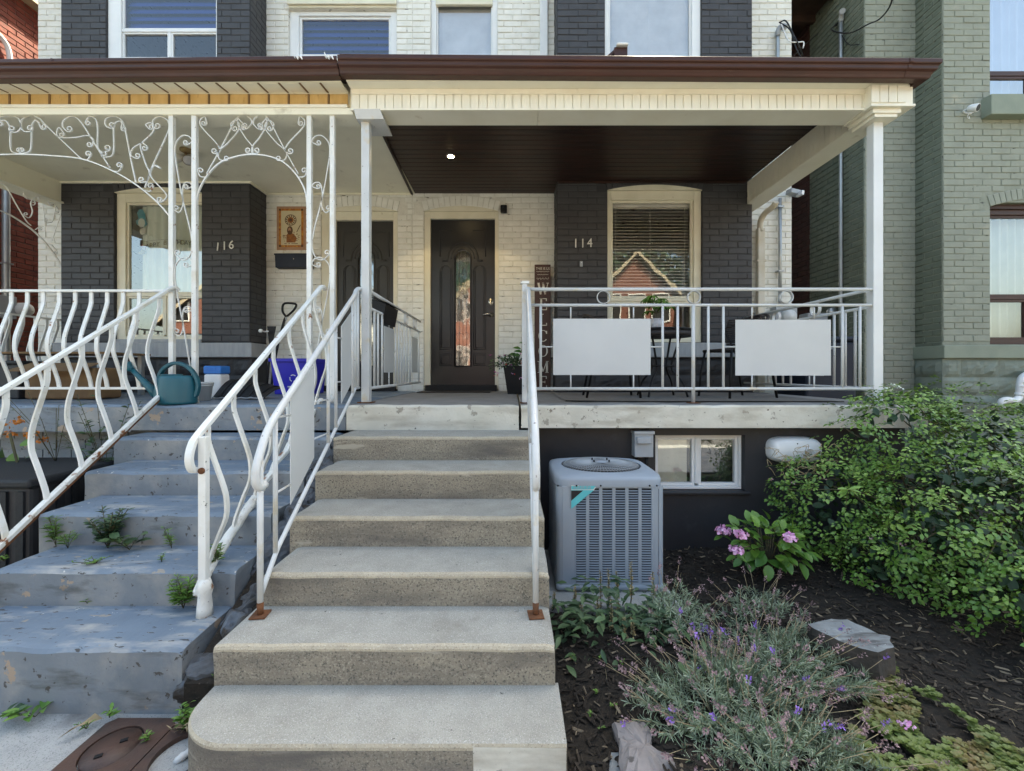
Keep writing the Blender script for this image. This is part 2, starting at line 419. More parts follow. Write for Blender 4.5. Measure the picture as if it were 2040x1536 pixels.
 pot=mat('marbled_white_pot', (.62,.60,.60), (.34,.33,.35), .35, 14),
 aqua=mat('aqua_label', (.10,.50,.55), (.08,.42,.48), .4, 6),
 card=mat('brown_cardboard', (.22,.135,.065), (.15,.09,.045), .85, 7, .2, 40),
 red=mat('red_plastic', (.35,.02,.02), None, .5, 6),
 sky_white=mat('white_facia_board', (.75,.75,.73), None, .6, 5),
 lamp=mat('lit_downlight', (.9,.8,.6), None, .5, 5, emit=(1.0, .74, .40, 22.0)),
 pane=glass('window_glass', (.90, .92, .92), .20, wavy=.03),
 pane_sky=glass('upper_window_glass', (.80, .86, .95), .34, wavy=.05),
 pane_bay=glass('bay_window_glass', (.95, .96, .96), .10, wavy=.06),
 pane_pale=glass('pale_upper_window_glass', (.92, .94, .97), .20, wavy=.05),
 pane_blue=glass('blue_shaded_window_glass', (.80, .86, .95), .09, wavy=.06),
 pane_leaded=glass('door_glass', (.32, .33, .35), .26, rough=.06, wavy=.5),
)
# ================================================================== setting
DW, DB, DP = 5.43, 5.09, 3.33         # depth of the house walls, of the bays, of the porch posts
SLAB = EYE - .229
def tagk(o, k='structure'): o['kind'] = k; return o

def sheet(name, m, x0, x1, y0, y1, z, n=1, fn=None):
    mb = MB(); V = []; nx = ny = n
    for j in range(ny+1):
        for i in range(nx+1):
            x = x0+(x1-x0)*i/nx; y = y0+(y1-y0)*j/ny
            V.append((x, y, z + (fn(x, y) if fn else 0)))
    fs = [(j*(nx+1)+i, j*(nx+1)+i+1, (j+1)*(nx+1)+i+1, (j+1)*(nx+1)+i) for j in range(ny) for i in range(nx)]
    mb.add(V, fs, 0, n > 1)
    return tagk(mb.build(name, m))

sheet('ground', M['grass_ground'], -120, 120, -120, 120, -.04)
sheet('sidewalk', M['walk'], -30, .15, -1.2, 1.75, -.012)
sheet('sidewalk', M['walk'], .151, 30, -1.2, .80, -.012)
tagk(MB().box(-30, 30, -1.32, -1.2, -.17, 0).build('kerb', M['walk'], bevel=.015))
sheet('road', M['asphalt'], -60, 60, -9.5, -1.32, -.03)
tagk(MB().box(-60, 60, -9.62, -9.5, -.17, .06).build('far_kerb', M['walk'], bevel=.015))
sheet('far_sidewalk', M['walk'], -60, 60, -12, -9.62, .05)

def soil_h(x, y):
    return .055*math.sin(x*1.9+.4)*math.sin(y*1.3) + .05*mnoise.noise(Vector((x*2.2, y*2.2, 3))) + .016*mnoise.noise(Vector((x*13, y*13, 1))) + .03*max(0, min(1, (y-1.2)))
soil = sheet('garden_soil', M['soil'], .168, 7.5, .75, 5.3, .0, 110, soil_h)

# ---------------------------------------------------------------- bricks
BL, BH, PL, PH = .206, .061, .216, .072
def brick_mesh(i, m):
    rnd = random.Random(i*7+3)
    j = lambda a: rnd.uniform(-a, a)
    a, h, c, t = BL/2, BH/2, .0045, .009
    mb = MB()
    back = [(-a, .004, -h), (a, .004, -h), (a, .004, h), (-a, .004, h)]
    mid = [(-a+j(.002), -t*.55, -h+j(.0015)), (a+j(.002), -t*.55, -h+j(.0015)), (a+j(.002), -t*.55, h+j(.0015)), (-a+j(.002), -t*.55, h+j(.0015))]
    fr = [(-a+c+j(.0025), -t+j(.001), -h+c+j(.001)), (a-c+j(.0025), -t+j(.001), -h+c+j(.001)), (a-c+j(.0025), -t+j(.001), h-c+j(.001)), (-a+c+j(.0025), -t+j(.001), h-c+j(.001))]
    V = back + mid + fr
    fs = [(8, 9, 10, 11)]
    for b in (0, 4):
        for k in range(4):
            k2 = (k+1) % 4
            fs.append((b+k, b+k2, b+4+k2, b+4+k))
    mb.add(V, fs)
    o = mb.build('brick', m); me = o.data; bpy.data.objects.remove(o)
    return me
BM = {}
def brick_variants(key):
    if key not in BM: BM[key] = [brick_mesh(i, M[key]) for i in range(4)]
    return BM[key]

def frame_of(N):
    """columns: along the wall, into the wall, up"""
    return {'-Y': (Vector((1,0,0)), Vector((0,1,0))), '+X': (Vector((0,1,0)), Vector((-1,0,0))), '-X': (Vector((0,-1,0)), Vector((1,0,0)))}[N]

def lay(u0, u1, z0, z1, holes, phase=0.0, arches=()):
    """running bond in a rectangle: list of (u, z, length)"""
    out = []
    k0 = math.floor(z0/PH); k1 = math.ceil(z1/PH)
    for k in range(k0, k1):
        zc = (k+.5)*PH
        if zc - BH/2 < z0-.012 or zc + BH/2 > z1+.012: continue
        iv = [(u0, u1)]
        hs = [(a, b) for a, b, c, d in holes if zc > c-.012 and zc < d+.012]
        for (cx, hw, zs, rise) in arches:
            if zs-.02 < zc < zs + rise + .15:
                rr = (hw*hw + rise*rise)/(2*rise); dz = zc - BH/2 - (zs + rise - rr)
                ro = rr + .13
                if dz < ro:
                    w = math.sqrt(max(0, ro*ro - dz*dz))
                    hs.append((cx-min(w, hw+.12), cx+min(w, hw+.12)))
        for a, b in hs:
            iv = [q for (p, r) in iv for q in ((p, min(r, a)), (max(p, b), r)) if q[1]-q[0] > .02]
        off = (k % 2)*PL/2 + phase
        for p, r in iv:
            cuts = [p]
            g = math.ceil((p-off)/PL - 1e-6)*PL + off
            while g < r:
                if g-cuts[-1] > .045: cuts.append(g)
                g += PL
            if r - cuts[-1] < .045 and len(cuts) > 1: cuts.pop()
            cuts.append(r)
            for a, b in zip(cuts, cuts[1:]): out.append(((a+b)/2, zc, b-a))
    return out

def arch_bricks(cx, hw, zs, rise):
    rr = (hw*hw + rise*rise)/(2*rise); zc = zs + rise - rr
    a1 = math.asin(min(1, hw/rr)); n = max(5, int(round(2*a1*(rr+.06)/.068)))
    return [((cx + (rr+.065)*math.sin(a)), zc + (rr+.065)*math.cos(a), -a) for a in [(-a1 + 2*a1*(i+.5)/n) for i in range(n)]]

class House:
    def __init__(s, root, limit=296): s.root = root; s.items = []; s.limit = limit
    def bricks(s, part, key, N, face, lst, arch=()):
        U, I = frame_of(N)
        for (u, z, l) in lst:
            if N == '-Y': c = Vector((u, face, z))
            else: c = Vector((face, u, z))
            m = Matrix((( U.x, I.x, 0, c.x), (U.y, I.y, 0, c.y), (U.z, I.z, 1, c.z), (0, 0, 0, 1)))
            rnd = random.random()
            m = m @ Matrix.Translation((0, random.uniform(-.0022, .0028), random.uniform(-.0015, .0015))) @ Matrix.Rotation(random.uniform(-.006, .006), 4, 'Y') @ Matrix.Diagonal(((l-.010)/BL, {'dark_brick': .55, 'green_brick': .7}.get(key, .9), 1, 1))
            s.items.append((part, key, m, int(rnd*4)))
        for (u, z, a) in arch:
            m = Matrix(((1,0,0,u),(0,1,0,face),(0,0,1,z),(0,0,0,1))) @ Matrix.Rotation(-a, 4, 'Y') @ Matrix.Diagonal((.060/BL, 1, .125/BH, 1))
            s.items.append((part, key, m, int(random.random()*4)))
    def finish(s, hidden=lambda p: False):
        def score(it):
            c = it[2].translation
            if c.y < .3: return -1
            px = CX + c.x*F/c.y; py = HY - (c.z-EYE)*F/c.y
            if not (-5 < px < 2045 and 2 < py < 1536) or hidden((px, py, c)): return -1
            return 1.0/c.y + .3*abs(it[2][0][0]) + random.random()*.01
        sc = sorted(((score(it), i) for i, it in enumerate(s.items)), reverse=True)
        chosen = set(i for v, i in sc[:s.limit] if v > 0)
        rest = {}
        for i, it in enumerate(s.items):
            part, key, m, v = it
            me = brick_variants(key)[v]
            if i in chosen:
                o = bpy.data.objects.new('brick', me); COL.objects.link(o)
                adopt(o, part)
                o.matrix_parent_inverse = Matrix.Identity(4) @ o.matrix_parent_inverse
                o.matrix_basis = m
            else: rest.setdefault(key, []).append((me, m))
        mb = MB(); mats = []
        for key, lst in rest.items():
            mats.append(M[key]); k = len(mats)-1
            for me, m in lst:
                mb.add([m @ v.co for v in me.vertices], [tuple(p.vertices) for p in me.polygons], k)
        if mb.f: mb.build('wall_bricks', mats, s.root, kind='stuff', recalc=False)

def panel_cells(mb, u0, u1, z0, z1, holes, face, thick, N='-Y'):
    us = sorted(set([u0, u1] + [max(u0, min(u1, v)) for h in holes for v in h[:2]]))
    zs = sorted(set([z0, z1] + [max(z0, min(z1, v)) for h in holes for v in h[2:]]))
    for a, b in zip(us, us[1:]):
        for c, d in zip(zs, zs[1:]):
            if b-a < 1e-5 or d-c < 1e-5: continue
            mu, mz = (a+b)/2, (c+d)/2
            if any(h[0] < mu < h[1] and h[2] < mz < h[3] for h in holes): continue
            if N == '-Y': mb.box(a, b, face, face+thick, c, d)
            elif N == '+X': mb.box(face-thick, face, a, b, c, d)
            else: mb.box(face, face+thick, a, b, c, d)

def rough_stones(part, m, x0, x1, z0, z1, y, cols, rows, depth=.035, name='stone'):
    """rock-faced blocks, each its own piece"""
    for r in range(rows):
        za = z0+(z1-z0)*r/rows; zb = z0+(z1-z0)*(r+1)/rows
        off = (r % 2)*.5
        cuts = [x0] + [x0+(x1-x0)*(c+off)/cols for c in range(1 if off == 0 else 0, cols+1) if x0+.04 < x0+(x1-x0)*(c+off)/cols < x1-.04] + [x1]
        for a, b in zip(cuts, cuts[1:]):
            n, k = 9, 6; V = []
            sd = random.random()*50
            for j in range(k+1):
                for i in range(n+1):
                    u, v = i/n, j/k
                    e = min(1, 6*min(u, 1-u))*min(1, 4*min(v, 1-v))
                    h = e*(.35+.9*abs(mnoise.noise(Vector((u*(b-a)*9+sd, v*(zb-za)*12, sd)))))*depth
                    V.append((a+.004+(b-a-.008)*u, y-h-.001, za+.004+(zb-za-.008)*v))
            fs = [(j*(n+1)+i, j*(n+1)+i+1, (j+1)*(n+1)+i+1, (j+1)*(n+1)+i) for j in range(k) for i in range(n)]
            MB().add(V, fs).build(name, m, part, recalc=False)

# ---------------------------------------------------------------- windows
def window(parent, x0, x1, z0, z1, y, casing=(.06, .06, .06, .06), fm='white_trim', rows=((0, 1, 1),), gm='pane', recess=.05, sash=.022, name='window', depth=.07):
    """casing: left, right, bottom, top; rows: (z fraction, z fraction, panes)"""
    l, r, b, t = casing
    mb = MB()
    ya, yb = y+recess, y+recess+depth
    mb.box(x0, x0+l, ya, yb, z0, z1); mb.box(x1-r, x1, ya, yb, z0, z1)
    mb.box(x0+l, x1-r, ya, yb, z0, z0+b); mb.box(x0+l, x1-r, ya, yb, z1-t, z1)
    ix0, ix1, iz0, iz1 = x0+l, x1-r, z0+b, z1-t
    H = iz1-iz0; panes = []
    for n, (fa, fb, k) in enumerate(rows):
        za, zb = iz0+H*fa, iz0+H*fb
        if n: mb.box(ix0, ix1, ya+.012, yb-.004, za-.016, za+.016)
        for q in range(k):
            a, c = ix0+(ix1-ix0)*q/k, ix0+(ix1-ix0)*(q+1)/k
            if q: mb.box(a-.013, a+.013, ya+.014, yb-.006, za+.016, zb)
            s0, s1, t0, t1 = a+(.013 if q else 0), c-(.013 if q < k-1 else 0), za+(.016 if n else 0), zb-(.016 if n < len(rows)-1 else 0)
            yy = ya+.022
            mb.box(s0, s0+sash, yy, yb-.01, t0, t1); mb.box(s1-sash, s1, yy, yb-.01, t0, t1)
            mb.box(s0+sash, s1-sash, yy, yb-.01, t0, t0+sash); mb.box(s0+sash, s1-sash, yy, yb-.01, t1-sash, t1)
            panes.append((s0+sash, s1-sash, t0+sash, t1-sash))
    w = mb.build(name, M[fm], parent, bevel=.003, seg=1)
    for (a, c, d, e) in panes:
        yy = ya+.042
        MB().add([(a, yy, d), (c, yy, d), (c, yy, e), (a, yy, e)], [(0, 1, 2, 3)]).build('pane', M[gm], w, recalc=False)
    return w, (ix0, ix1, iz0, iz1, yb)

def blinds(w, x0, x1, z0, z1, y, pitch, m, tilt=32, cords=3, sag=0):
    n = int((z1-z0)/pitch)
    me = None
    hw = pitch*.62
    for i in range(n):
        z = z1 - pitch*(i+.7)
        if me is None:
            mb = MB(); c, s_ = math.cos(R(tilt)), math.sin(R(tilt))
            xs = [x0 + (x1-x0)*k/4 for k in range(5)]; cx = (x0+x1)/2
            V = []
            for xx in xs:
                for q in (-1, 0, 1): V.append((xx-cx, q*hw*c, q*hw*s_ + (.0018 if q == 0 else 0)))
            fs = [(k*3+q, k*3+3+q, k*3+4+q, k*3+1+q) for k in range(4) for q in (0, 1)]
            mb.add(V, fs); o = mb.build('slat', m, None, recalc=False); me = o.data; bpy.data.objects.remove(o)
        mesh_object('slat', me, w, ((x0+x1)/2, y, z), (0, random.uniform(-sag, sag), 0))
    for i in range(cords):
        xx = x0+(x1-x0)*(.06+.88*i/max(1, cords-1))
        MB().box(xx-.002, xx+.002, y-hw-.004, y-hw-.002, z0, z1).build('cord', m, w)
    MB().box(x0, x1, y-.02, y+.02, z1-.015, z1+.02).build('head_rail', m, w)

def drape(w, x0, x1, z0, z1, y, m, waves=9, amp=.018, name='curtain'):
    n = waves*8; V = []
    for j in range(2):
        for i in range(n+1):
            u = i/n
            V.append((x0+(x1-x0)*u, y+amp*math.sin(u*waves*2*math.pi+.7*math.sin(u*9))+amp*.4*math.sin(u*31), z0 if j == 0 else z1))
    fs = [(i, i+1, n+2+i, n+1+i) for i in range(n)]
    return MB().add(V, fs, 0, True).build(name, m, w, recalc=False)

def arch_board(parent, x0, x1, zs, rise, y, m, th=.06, low=0.0, name='arch_board'):
    cx, hw = (x0+x1)/2, (x1-x0)/2
    rr = (hw*hw+rise*rise)/(2*rise); zc = zs+rise-rr; a1 = math.asin(min(1, hw/rr))
    poly = [(x0, zs-low), (x1, zs-low)] + [(cx+rr*math.sin(a), zc+rr*math.cos(a)) for a in [a1-2*a1*i/14 for i in range(15)]]
    return MB().prism(poly, y, y+th).build(name, m, parent)

def house_number(txt, px, py, d, hpx, name='house_number', dx=1.0, steps=()):
    out = []
    x = px
    for i, ch in enumerate(txt):
        cu = bpy.data.curves.new('digit', 'FONT'); cu.body = ch; cu.size = hpx*d/F*1.42; cu.extrude = .004; cu.bevel_depth = .001
        o = bpy.data.objects.new('digit', cu); COL.objects.link(o)
        dg = bpy.context.evaluated_depsgraph_get()
        me = bpy.data.meshes.new_from_object(o.evaluated_get(dg)); me.materials.clear(); me.materials.append(M['paint_white'])
        bpy.data.objects.remove(o)
        out.append((ch, me, x, py + (steps[i] if steps else 0))); x += dx
    return out
def text_mesh(txt, size, m, extrude=.001, align='LEFT', xs=1.0):
    cu = bpy.data.curves.new('lettering', 'FONT'); cu.body = txt; cu.size = size; cu.extrude = extrude; cu.align_x = align
    cu.offset = 0
    o = bpy.data.objects.new('lettering', cu); COL.objects.link(o); o.scale = (xs, 1, 1)
    dg = bpy.context.evaluated_depsgraph_get()
    me = bpy.data.meshes.new_from_object(o.evaluated_get(dg)); me.materials.clear(); me.materials.append(m)
    if xs != 1.0: me.transform(Matrix.Diagonal((xs, 1, 1, 1)))
    bpy.data.objects.remove(o); bpy.data.curves.remove(cu)
    return me

# ================================================================== the pair of houses
TOPZ = 7.2
PARTY, LX, RX = -1.23, -5.83, 3.43
def holes_w(*rs): return list(rs)

def shell(root, x0, x1, y0, y1, z1, mkey, roofkey='roof', side_faces=(True, True), floor=True):
    mb = MB()
    if side_faces[0]: mb.box(x0, x0+.2, y0, y1, -.1, z1)
    if side_faces[1]: mb.box(x1-.2, x1, y0, y1, -.1, z1)
    mb.box(x0, x1, y1, y1+.2, -.1, z1)
    mb.box(x0+.2, x1-.2, y0, y1, .9, .98); mb.box(x0+.2, x1-.2, y0, y1, 3.75, 3.95)
    mb.box(x0+.2, x1-.2, y0+2.6, y0+2.7, -.1, z1)
    mb.box(x0, x1, y0-.2, y1, z1-.12, z1-.04); mb.box(x0+.2, x1-.2, y0+.0, y0+.3, z1-.3, z1-.12)
    mb.build('side_wall', M[mkey], root)
    ym, zr = (y0+y1)/2, z1+.6
    MB().prism_x([(y0-.35, z1-.02), (ym, zr), (y1+.35, z1-.02), (y1+.35, z1+.12), (ym, zr+.14), (y0-.35, z1+.12)], x0-.02, x1+.02).build('roof', M[roofkey], root)

# ---- house 116
h116 = thing('row_house', 'painted brick house half with number 116, dark bay and lacy white ironwork porch', 'house', (LX+2, DW, 0), 'semi-detached houses')
# ---- house 114
h114 = thing('row_house', 'painted brick house half with number 114, blinds in its bay window and black front door', 'house', (RX-2, DW, 0), 'semi-detached houses')
shell(h116, LX, PARTY-.003, DW+.26, 14, TOPZ, 'white_mortar')
shell(h114, PARTY+.003, RX, DW+.26, 14, TOPZ, 'white_mortar')
A, B = House(h116), House(h114)

def hole_px(x0, x1, y0, y1, d): return (X(x0, d), X(x1, d), Z(y1, d), Z(y0, d))
# openings (u0,u1,z0,z1)
D114 = hole_px(845, 993, 421, 783, DW)
D116 = hole_px(640, 792, 421, 783, DW)
U2 = hole_px(575, 790, 19, 118, DW)
U3 = hole_px(858, 991, -60, 122, DW)
W114 = hole_px(1210, 1399, 379, 682, DB)
W116 = hole_px(228, 402, 384, 680, DB)
U4 = hole_px(1205, 1397, -60, 125, DB)
U1 = hole_px(212, 432, -60, 122, DB)
FLOORZ = SLAB
ZT = 6.5
# bays
B4 = (X(1110, DB), X(1498, DB)); B6 = (X(122, DB), X(498, DB))
LZ0, LZ1 = Z(712, DB), Z(683, DB)             # stone ledge under the bay

def front_part(house, root, name, mk, u0, u1, z0, z1, holes, arches, bkey, mkey, face, thick=.25):
    mb = MB(); panel_cells(mb, u0, u1, z0, TOPZ, holes + [(cx-hw, cx+hw, zs-.01, zs+rise*.6) for cx, hw, zs, rise in arches], face, thick)
    p = mb.build(name, M[mkey], root)
    house.bricks(p, bkey, '-Y', face, lay(u0, u1, z0, z1, holes, 0, arches), [a for ar in arches for a in arch_bricks(*ar)])
    return p
def arch_of(h, rise): return ((h[0]+h[1])/2, (h[1]-h[0])/2, h[3], rise)

aD4, aD6, aW4, aW6 = arch_of(D114, .065), arch_of(D116, .065), arch_of(W114, .06), arch_of(W116, .06)
wall114 = front_part(B, h114, 'white_wall', 0, PARTY, B4[0]+.05, SLAB-.1, ZT, [D114, U3], [aD4], 'white_brick', 'white_mortar', DW)
wall114b = front_part(B, h114, 'white_corner_wall', 0, B4[1]-.05, RX, SLAB-1.1, ZT, [], [], 'white_brick', 'white_mortar', DW)
bay114 = front_part(B, h114, 'dark_bay', 0, B4[0], B4[1], LZ1, ZT, [W114, U4], [aW4], 'dark_brick', 'dark_mortar', DB)
wall116 = front_part(A, h116, 'white_wall', 0, B6[1]-.05, PARTY, SLAB-.1, ZT, [D116, U2], [aD6], 'white_brick', 'white_mortar', DW)
wall116b = front_part(A, h116, 'white_corner_wall', 0, LX, B6[0]+.05, SLAB-1.1, ZT, [], [], 'white_brick', 'white_mortar', DW)
bay116 = front_part(A, h116, 'dark_bay', 0, B6[0], B6[1], LZ1, ZT, [W116, U1], [aW6], 'dark_brick', 'dark_mortar', DB)
for hs, bay, bb in ((B, bay114, B4), (A, bay116, B6)):
    root = hs.root
    mb = MB()
    mb.box(bb[0]+.001, bb[0]+.2, DB+.25, DW, LZ1, TOPZ); mb.box(bb[1]-.2, bb[1]-.001, DB+.25, DW, LZ1, TOPZ)
    p = mb.build('bay_side', M['dark_mortar'], root)
    hs.bricks(p, 'dark_brick', '+X', bb[1]-.001, lay(DB+.006, DW-.004, LZ1, ZT, [], .03))
    hs.bricks(p, 'dark_brick', '-X', bb[0]+.001, lay(DB+.006, DW-.004, LZ1, ZT, [], .03))
    MB().box(bb[0]-.05, bb[1]+.05, DB-.055, DW, LZ0, LZ1-.002).build('stone_ledge', M['ledge'], root, bevel=.008)
    q = MB().box(bb[0]-.02, bb[1]+.02, DB+.01, DW, SLAB-.2, LZ0-.002).build('stone_base', M['stone_dark'], root)
    rough_stones(q, M['stone_dark'], bb[0]-.02, bb[1]+.02, SLAB, LZ0-.01, DB+.01, 5, 2)
    for side, xx in (('-X', bb[0]-.02), ('+X', bb[1]+.02)):
        pass
hid = lambda q: (110 < q[1] < 380 and q[2].z > 3.3) or (q[2].z > 3.3 and q[1] > 112)
A.finish(hid); B.finish(hid)

# ---- bay window of 114
w, (a0, a1, c0, c1, yb) = window(h114, W114[0], W114[1], W114[2], W114[3]+.002, DB, (.045, .085, .07, .10), 'cream', ((0, .27, 1), (.27, 1, 1)), 'pane_bay', .03, .03)
arch_board(w, W114[0], W114[1], W114[3]+.002, .06, DB-.006, M['cream'], .1, 0)
blinds(w, a0+.02, a1-.02, c0+(c1-c0)*.30, c1-.04, yb+.035, .037, M['slat'], 33)
# ---- bay window of 116
w, (a0, a1, c0, c1, yb) = window(h116, W116[0], W116[1], W116[2], W116[3]+.002, DB, (.10, .012, .06, .10), 'cream', ((0, .31, 2), (.31, 1, 1)), 'pane', .03, .022)
arch_board(w, W116[0], W116[1], W116[3]+.002, .06, DB-.006, M['cream'], .1, 0)
drape(w, a0+.10, a1, c0+(c1-c0)*.3, c1, yb+.05, M['curtain_bright'], 8, .016)
win116, win116_y = w, yb
# window sill blocks
MB().box(W116[0], W116[1], DB-.02, DB+.06, LZ1, Z(676, DB)).build('sill', M['ledge'], win116, bevel=.004)
# ---- upper windows
w, (a0, a1, c0, c1, yb) = window(h116, *U1, DB, (.15, .02, .06, .05), 'white_trim', ((0, .34, 2), (.34, 1, 1)), 'pane_blue', .02, .02)
blinds(w, a0, a1, c0+(c1-c0)*.36, c1, yb+.05, .085, M['shutter'], 62, 0)
w, (a0, a1, c0, c1, yb) = window(h116, *U2, DW, (.11, .08, .07, .05), 'white_trim', ((0, 1, 1),), 'pane_blue', .03, .03)
MB().box(U2[0]+.01, U2[1], DW-.022, DW-.002, Z(18, DW), Z(-45, DW)).box(U2[0]+.0, U2[1]+.01, DW-.05, DW-.023, Z(14, DW), Z(4, DW)).build('top_trim', M['cream'], w, bevel=.006)
blinds(w, a0, a1, c0, c1, yb+.05, .085, M['shutter'], 62, 0)
w, (a0, a1, c0, c1, yb) = window(h114, *U3, DW, (.065, .065, .07, .05), 'white_trim', ((0, 1, 1),), 'pane_pale', .03, .018)
MB().box(U3[0]+.06, U3[1]-.06, DW+.005, DW+.045, Z(8, DW), Z(-40, DW)).build('top_trim', M['cream'], w, bevel=.006)
blinds(w, a0, a1, c0, c1, yb+.02, .030, M['slat_white'], 80, 3)
w, (a0, a1, c0, c1, yb) = window(h114, *U4, DB, (.05, .10, .07, .06), 'white_trim', ((0, 1, 1),), 'pane_pale', .02, .02)
blinds(w, a0, a1, c0, c1, yb+.02, .034, M['slat_white'], 80, 3)

# ---- front door of 114
def door(root, h, arise, slab_px, dm, lm=None):
    x0, x1, ztop, zbot = X(slab_px[0], DW), X(slab_px[1], DW), Z(slab_px[2], DW), Z(slab_px[3], DW)
    yy = DW+.055
    fr = MB()
    fr.box(h[0], x0, DW+.008, DW+.10, SLAB+.02, h[3]); fr.box(x1, h[1], DW+.008, DW+.10, SLAB+.02, h[3])
    fr.box(x0, x1, DW+.008, DW+.10, ztop+.012, h[3])
    f = fr.build('door_frame', M['cream'], root, bevel=.004)
    arch_board(f, h[0], h[1], h[3]+.001, arise, DW-.006, M['cream'], .09, 0)
    MB().box(h[0]+.02, h[1]-.02, DW-.06, DW+.12, SLAB+.001, zbot).build('threshold', M['black'], f, bevel=.006)
    cx = X(slab_px[4], DW); gw = .088
    gz0, gz1 = Z(728, DW), Z(512, DW)
    mb = MB(); panel_cells(mb, x0, x1, zbot, ztop+.012, [(cx-gw, cx+gw, gz0, gz1+.10)], yy, .045)
    # arched top corner fillers of the light
    for sgn in (-1, 1):
        poly = [(cx+sgn*gw, gz1+.10), (cx+sgn*gw, gz1)] + [(cx+sgn*gw*math.cos(t), gz1+.10*math.sin(t)) for t in [i*math.pi/2/8 for i in range(1, 9)]]
        mb.prism(poly, yy+.0005, yy+.0445)
    d = mb.build('door', M[dm], root)
    # mouldings
    mo = MB()
    def ring(pts, r=.008): mo.tube([(x, yy-.001, z) for x, z in pts], r, 6)
    arc = lambda cx, cz, rx, rz, a, b, n=14: [(cx+rx*math.cos(a+(b-a)*i/n), cz+rz*math.sin(a+(b-a)*i/n)) for i in range(n+1)]
    ring([(cx-gw-.012, gz0-.012), (cx-gw-.012, gz1)] + arc(cx, gz1, gw+.012, .112, math.pi, 0) + [(cx+gw+.012, gz0-.012), (cx-gw-.012, gz0-.012)], .011)
    ring([(cx-gw-.16, gz1-.03), (cx-gw-.10, gz1-.03)] + arc(cx, gz1-.02, gw+.10, .22, math.pi*.97, math.pi*.03) + [(cx+gw+.10, gz1-.03), (cx+gw+.16, gz1-.03)], .012)
    ring(arc(cx, gz1-.01, gw+.055, .165, math.pi, 0), .007)
    for sgn in (-1, 1):
        a, b = cx+sgn*(gw+.045), cx+sgn*(gw+.195)
        m_ = (a+b)/2; hw = abs(b-a)/2
        for q in (0, .022):
            ring([(m_-hw+q, gz0+.20+q), (m_-hw+q, gz1-.16)] + arc(m_, gz1-.16, hw-q, .07, math.pi, 0) + [(m_+hw-q, gz0+.20+q), (m_-hw+q, gz0+.20+q)], .006)
            ring([(m_-hw+q, gz0+q), (m_+hw-q, gz0+q), (m_+hw-q, gz0+.15-q), (m_-hw+q, gz0+.15-q), (m_-hw+q, gz0+q)], .006)
        ring([(a+sgn*-.01, ztop-.12), (b, ztop-.12), (b, gz1+.02)], .006)
    mo.build('moulding', M[dm], d)
    # leaded light
    gl = [(cx-gw, gz0), (cx+gw, gz0), (cx+gw, gz1)] + arc(cx, gz1, gw, .10, 0, math.pi)
    MB().add([(x, yy+.02, z) for x, z in gl], [tuple(range(len(gl)))]).build('leaded_glass', M['pane_leaded'], d, recalc=False)
    ld = MB()
    for xx in (-.045, 0.0, .045): ld.tube([(cx+xx, yy+.016, gz0), (cx+xx, yy+.016, gz1+(.09 if xx == 0 else .075))], .0022, 4)
    for k in range(9):
        z = gz0+(gz1-gz0)*(k+.6)/9
        ld.tube([(cx-gw, yy+.016, z), (cx-.045, yy+.016, z+.03), (cx, yy+.016, z), (cx+.045, yy+.016, z+.03), (cx+gw, yy+.016, z)], .002, 4)
    for sg in (-1, 1):
        for q in range(5):
            zc_ = gz0+(gz1-gz0)*(q+.5)/5; ld.tube([(cx+sg*.045+sg*.02*math.sin(u_*math.pi/5), yy+.016, zc_+(u_-5)*.016) for u_ in range(11)], .002, 4)
    for rr in (.07, .055, .03): ld.tube([(x, yy+.016, z) for x, z in arc(cx, gz1-.04, rr, rr*1.3, 0, 2*math.pi, 18)], .0022, 4)
    ld.build('lead_caming', M['chrome'], d)
    return d, x0, x1, yy
dr, x0, x1, yy = door(h114, D114, .065, (857, 986, 437, 767, 921), 'door')
hz = Z(626, DW); hx = X(978, DW)
lev = MB(); lev.lathe([(.031, 0), (.031, -.008), (.014, -.012), (.012, -.05)], (hx, yy, hz), 16, axis='Y')
lev.tube([(hx, yy-.045, hz), (hx-.02, yy-.052, hz+.003), (hx-.06, yy-.05, hz+.004), (hx-.105, yy-.048, hz-.006)], [.010, .010, .0085, .006], 8)
lev.build('lever_handle', M['chrome'], dr)
db = MB(); db.lathe([(.034, 0), (.034, -.008), (.029, -.014), (.0, -.016)], (hx-.002, yy, Z(600, DW)), 18, axis='Y', sq=(1, 1.35))
db.lathe([(.017, -.014), (.017, -.024), (.0, -.025)], (hx-.002, yy, Z(604, DW)), 12, axis='Y')
db.build('deadbolt', M['chrome'], dr)
# ---- storm door of 116
door(h116, D116, .065, (668, 783, 440, 768, 727), 'door_b')

# ---- basement window of 114 and the foundation below the porch floor
WB = (X(1303, 3.25), X(1480, 3.25), Z(976, 3.25), Z(866, 3.25))
mb = MB(); panel_cells(mb, X(1035, 3.2), 2.86, -.3, SLAB-.165, [WB], 3.22, .2)
mb.box(2.70, 2.86, 3.42, DW, -.3, SLAB-.165)
fw = mb.build('basement_wall', M['found'], h114)
w, _ = window(h114, WB[0]+.002, WB[1]-.002, WB[2]+.002, WB[3]-.002, 3.22, (.018, .018, .02, .018), 'white_trim', ((0, 1, 2),), 'pane', .045, .022)
drape(w, WB[0], WB[0]+(WB[1]-WB[0])*.42, WB[2], WB[3], 3.335, M['cream_ceiling'], 2, .006)
MB().box(WB[0]-.3, WB[1]+.3, 3.6, 3.62, WB[2]-.3, WB[3]+.2).build('room_back', M['room'], w)
MB().box(WB[0]-.03, WB[1]+.03, 3.195, 3.255, WB[2]-.022, WB[2]-.001).build('sill', M['found'], w, bevel=.006)

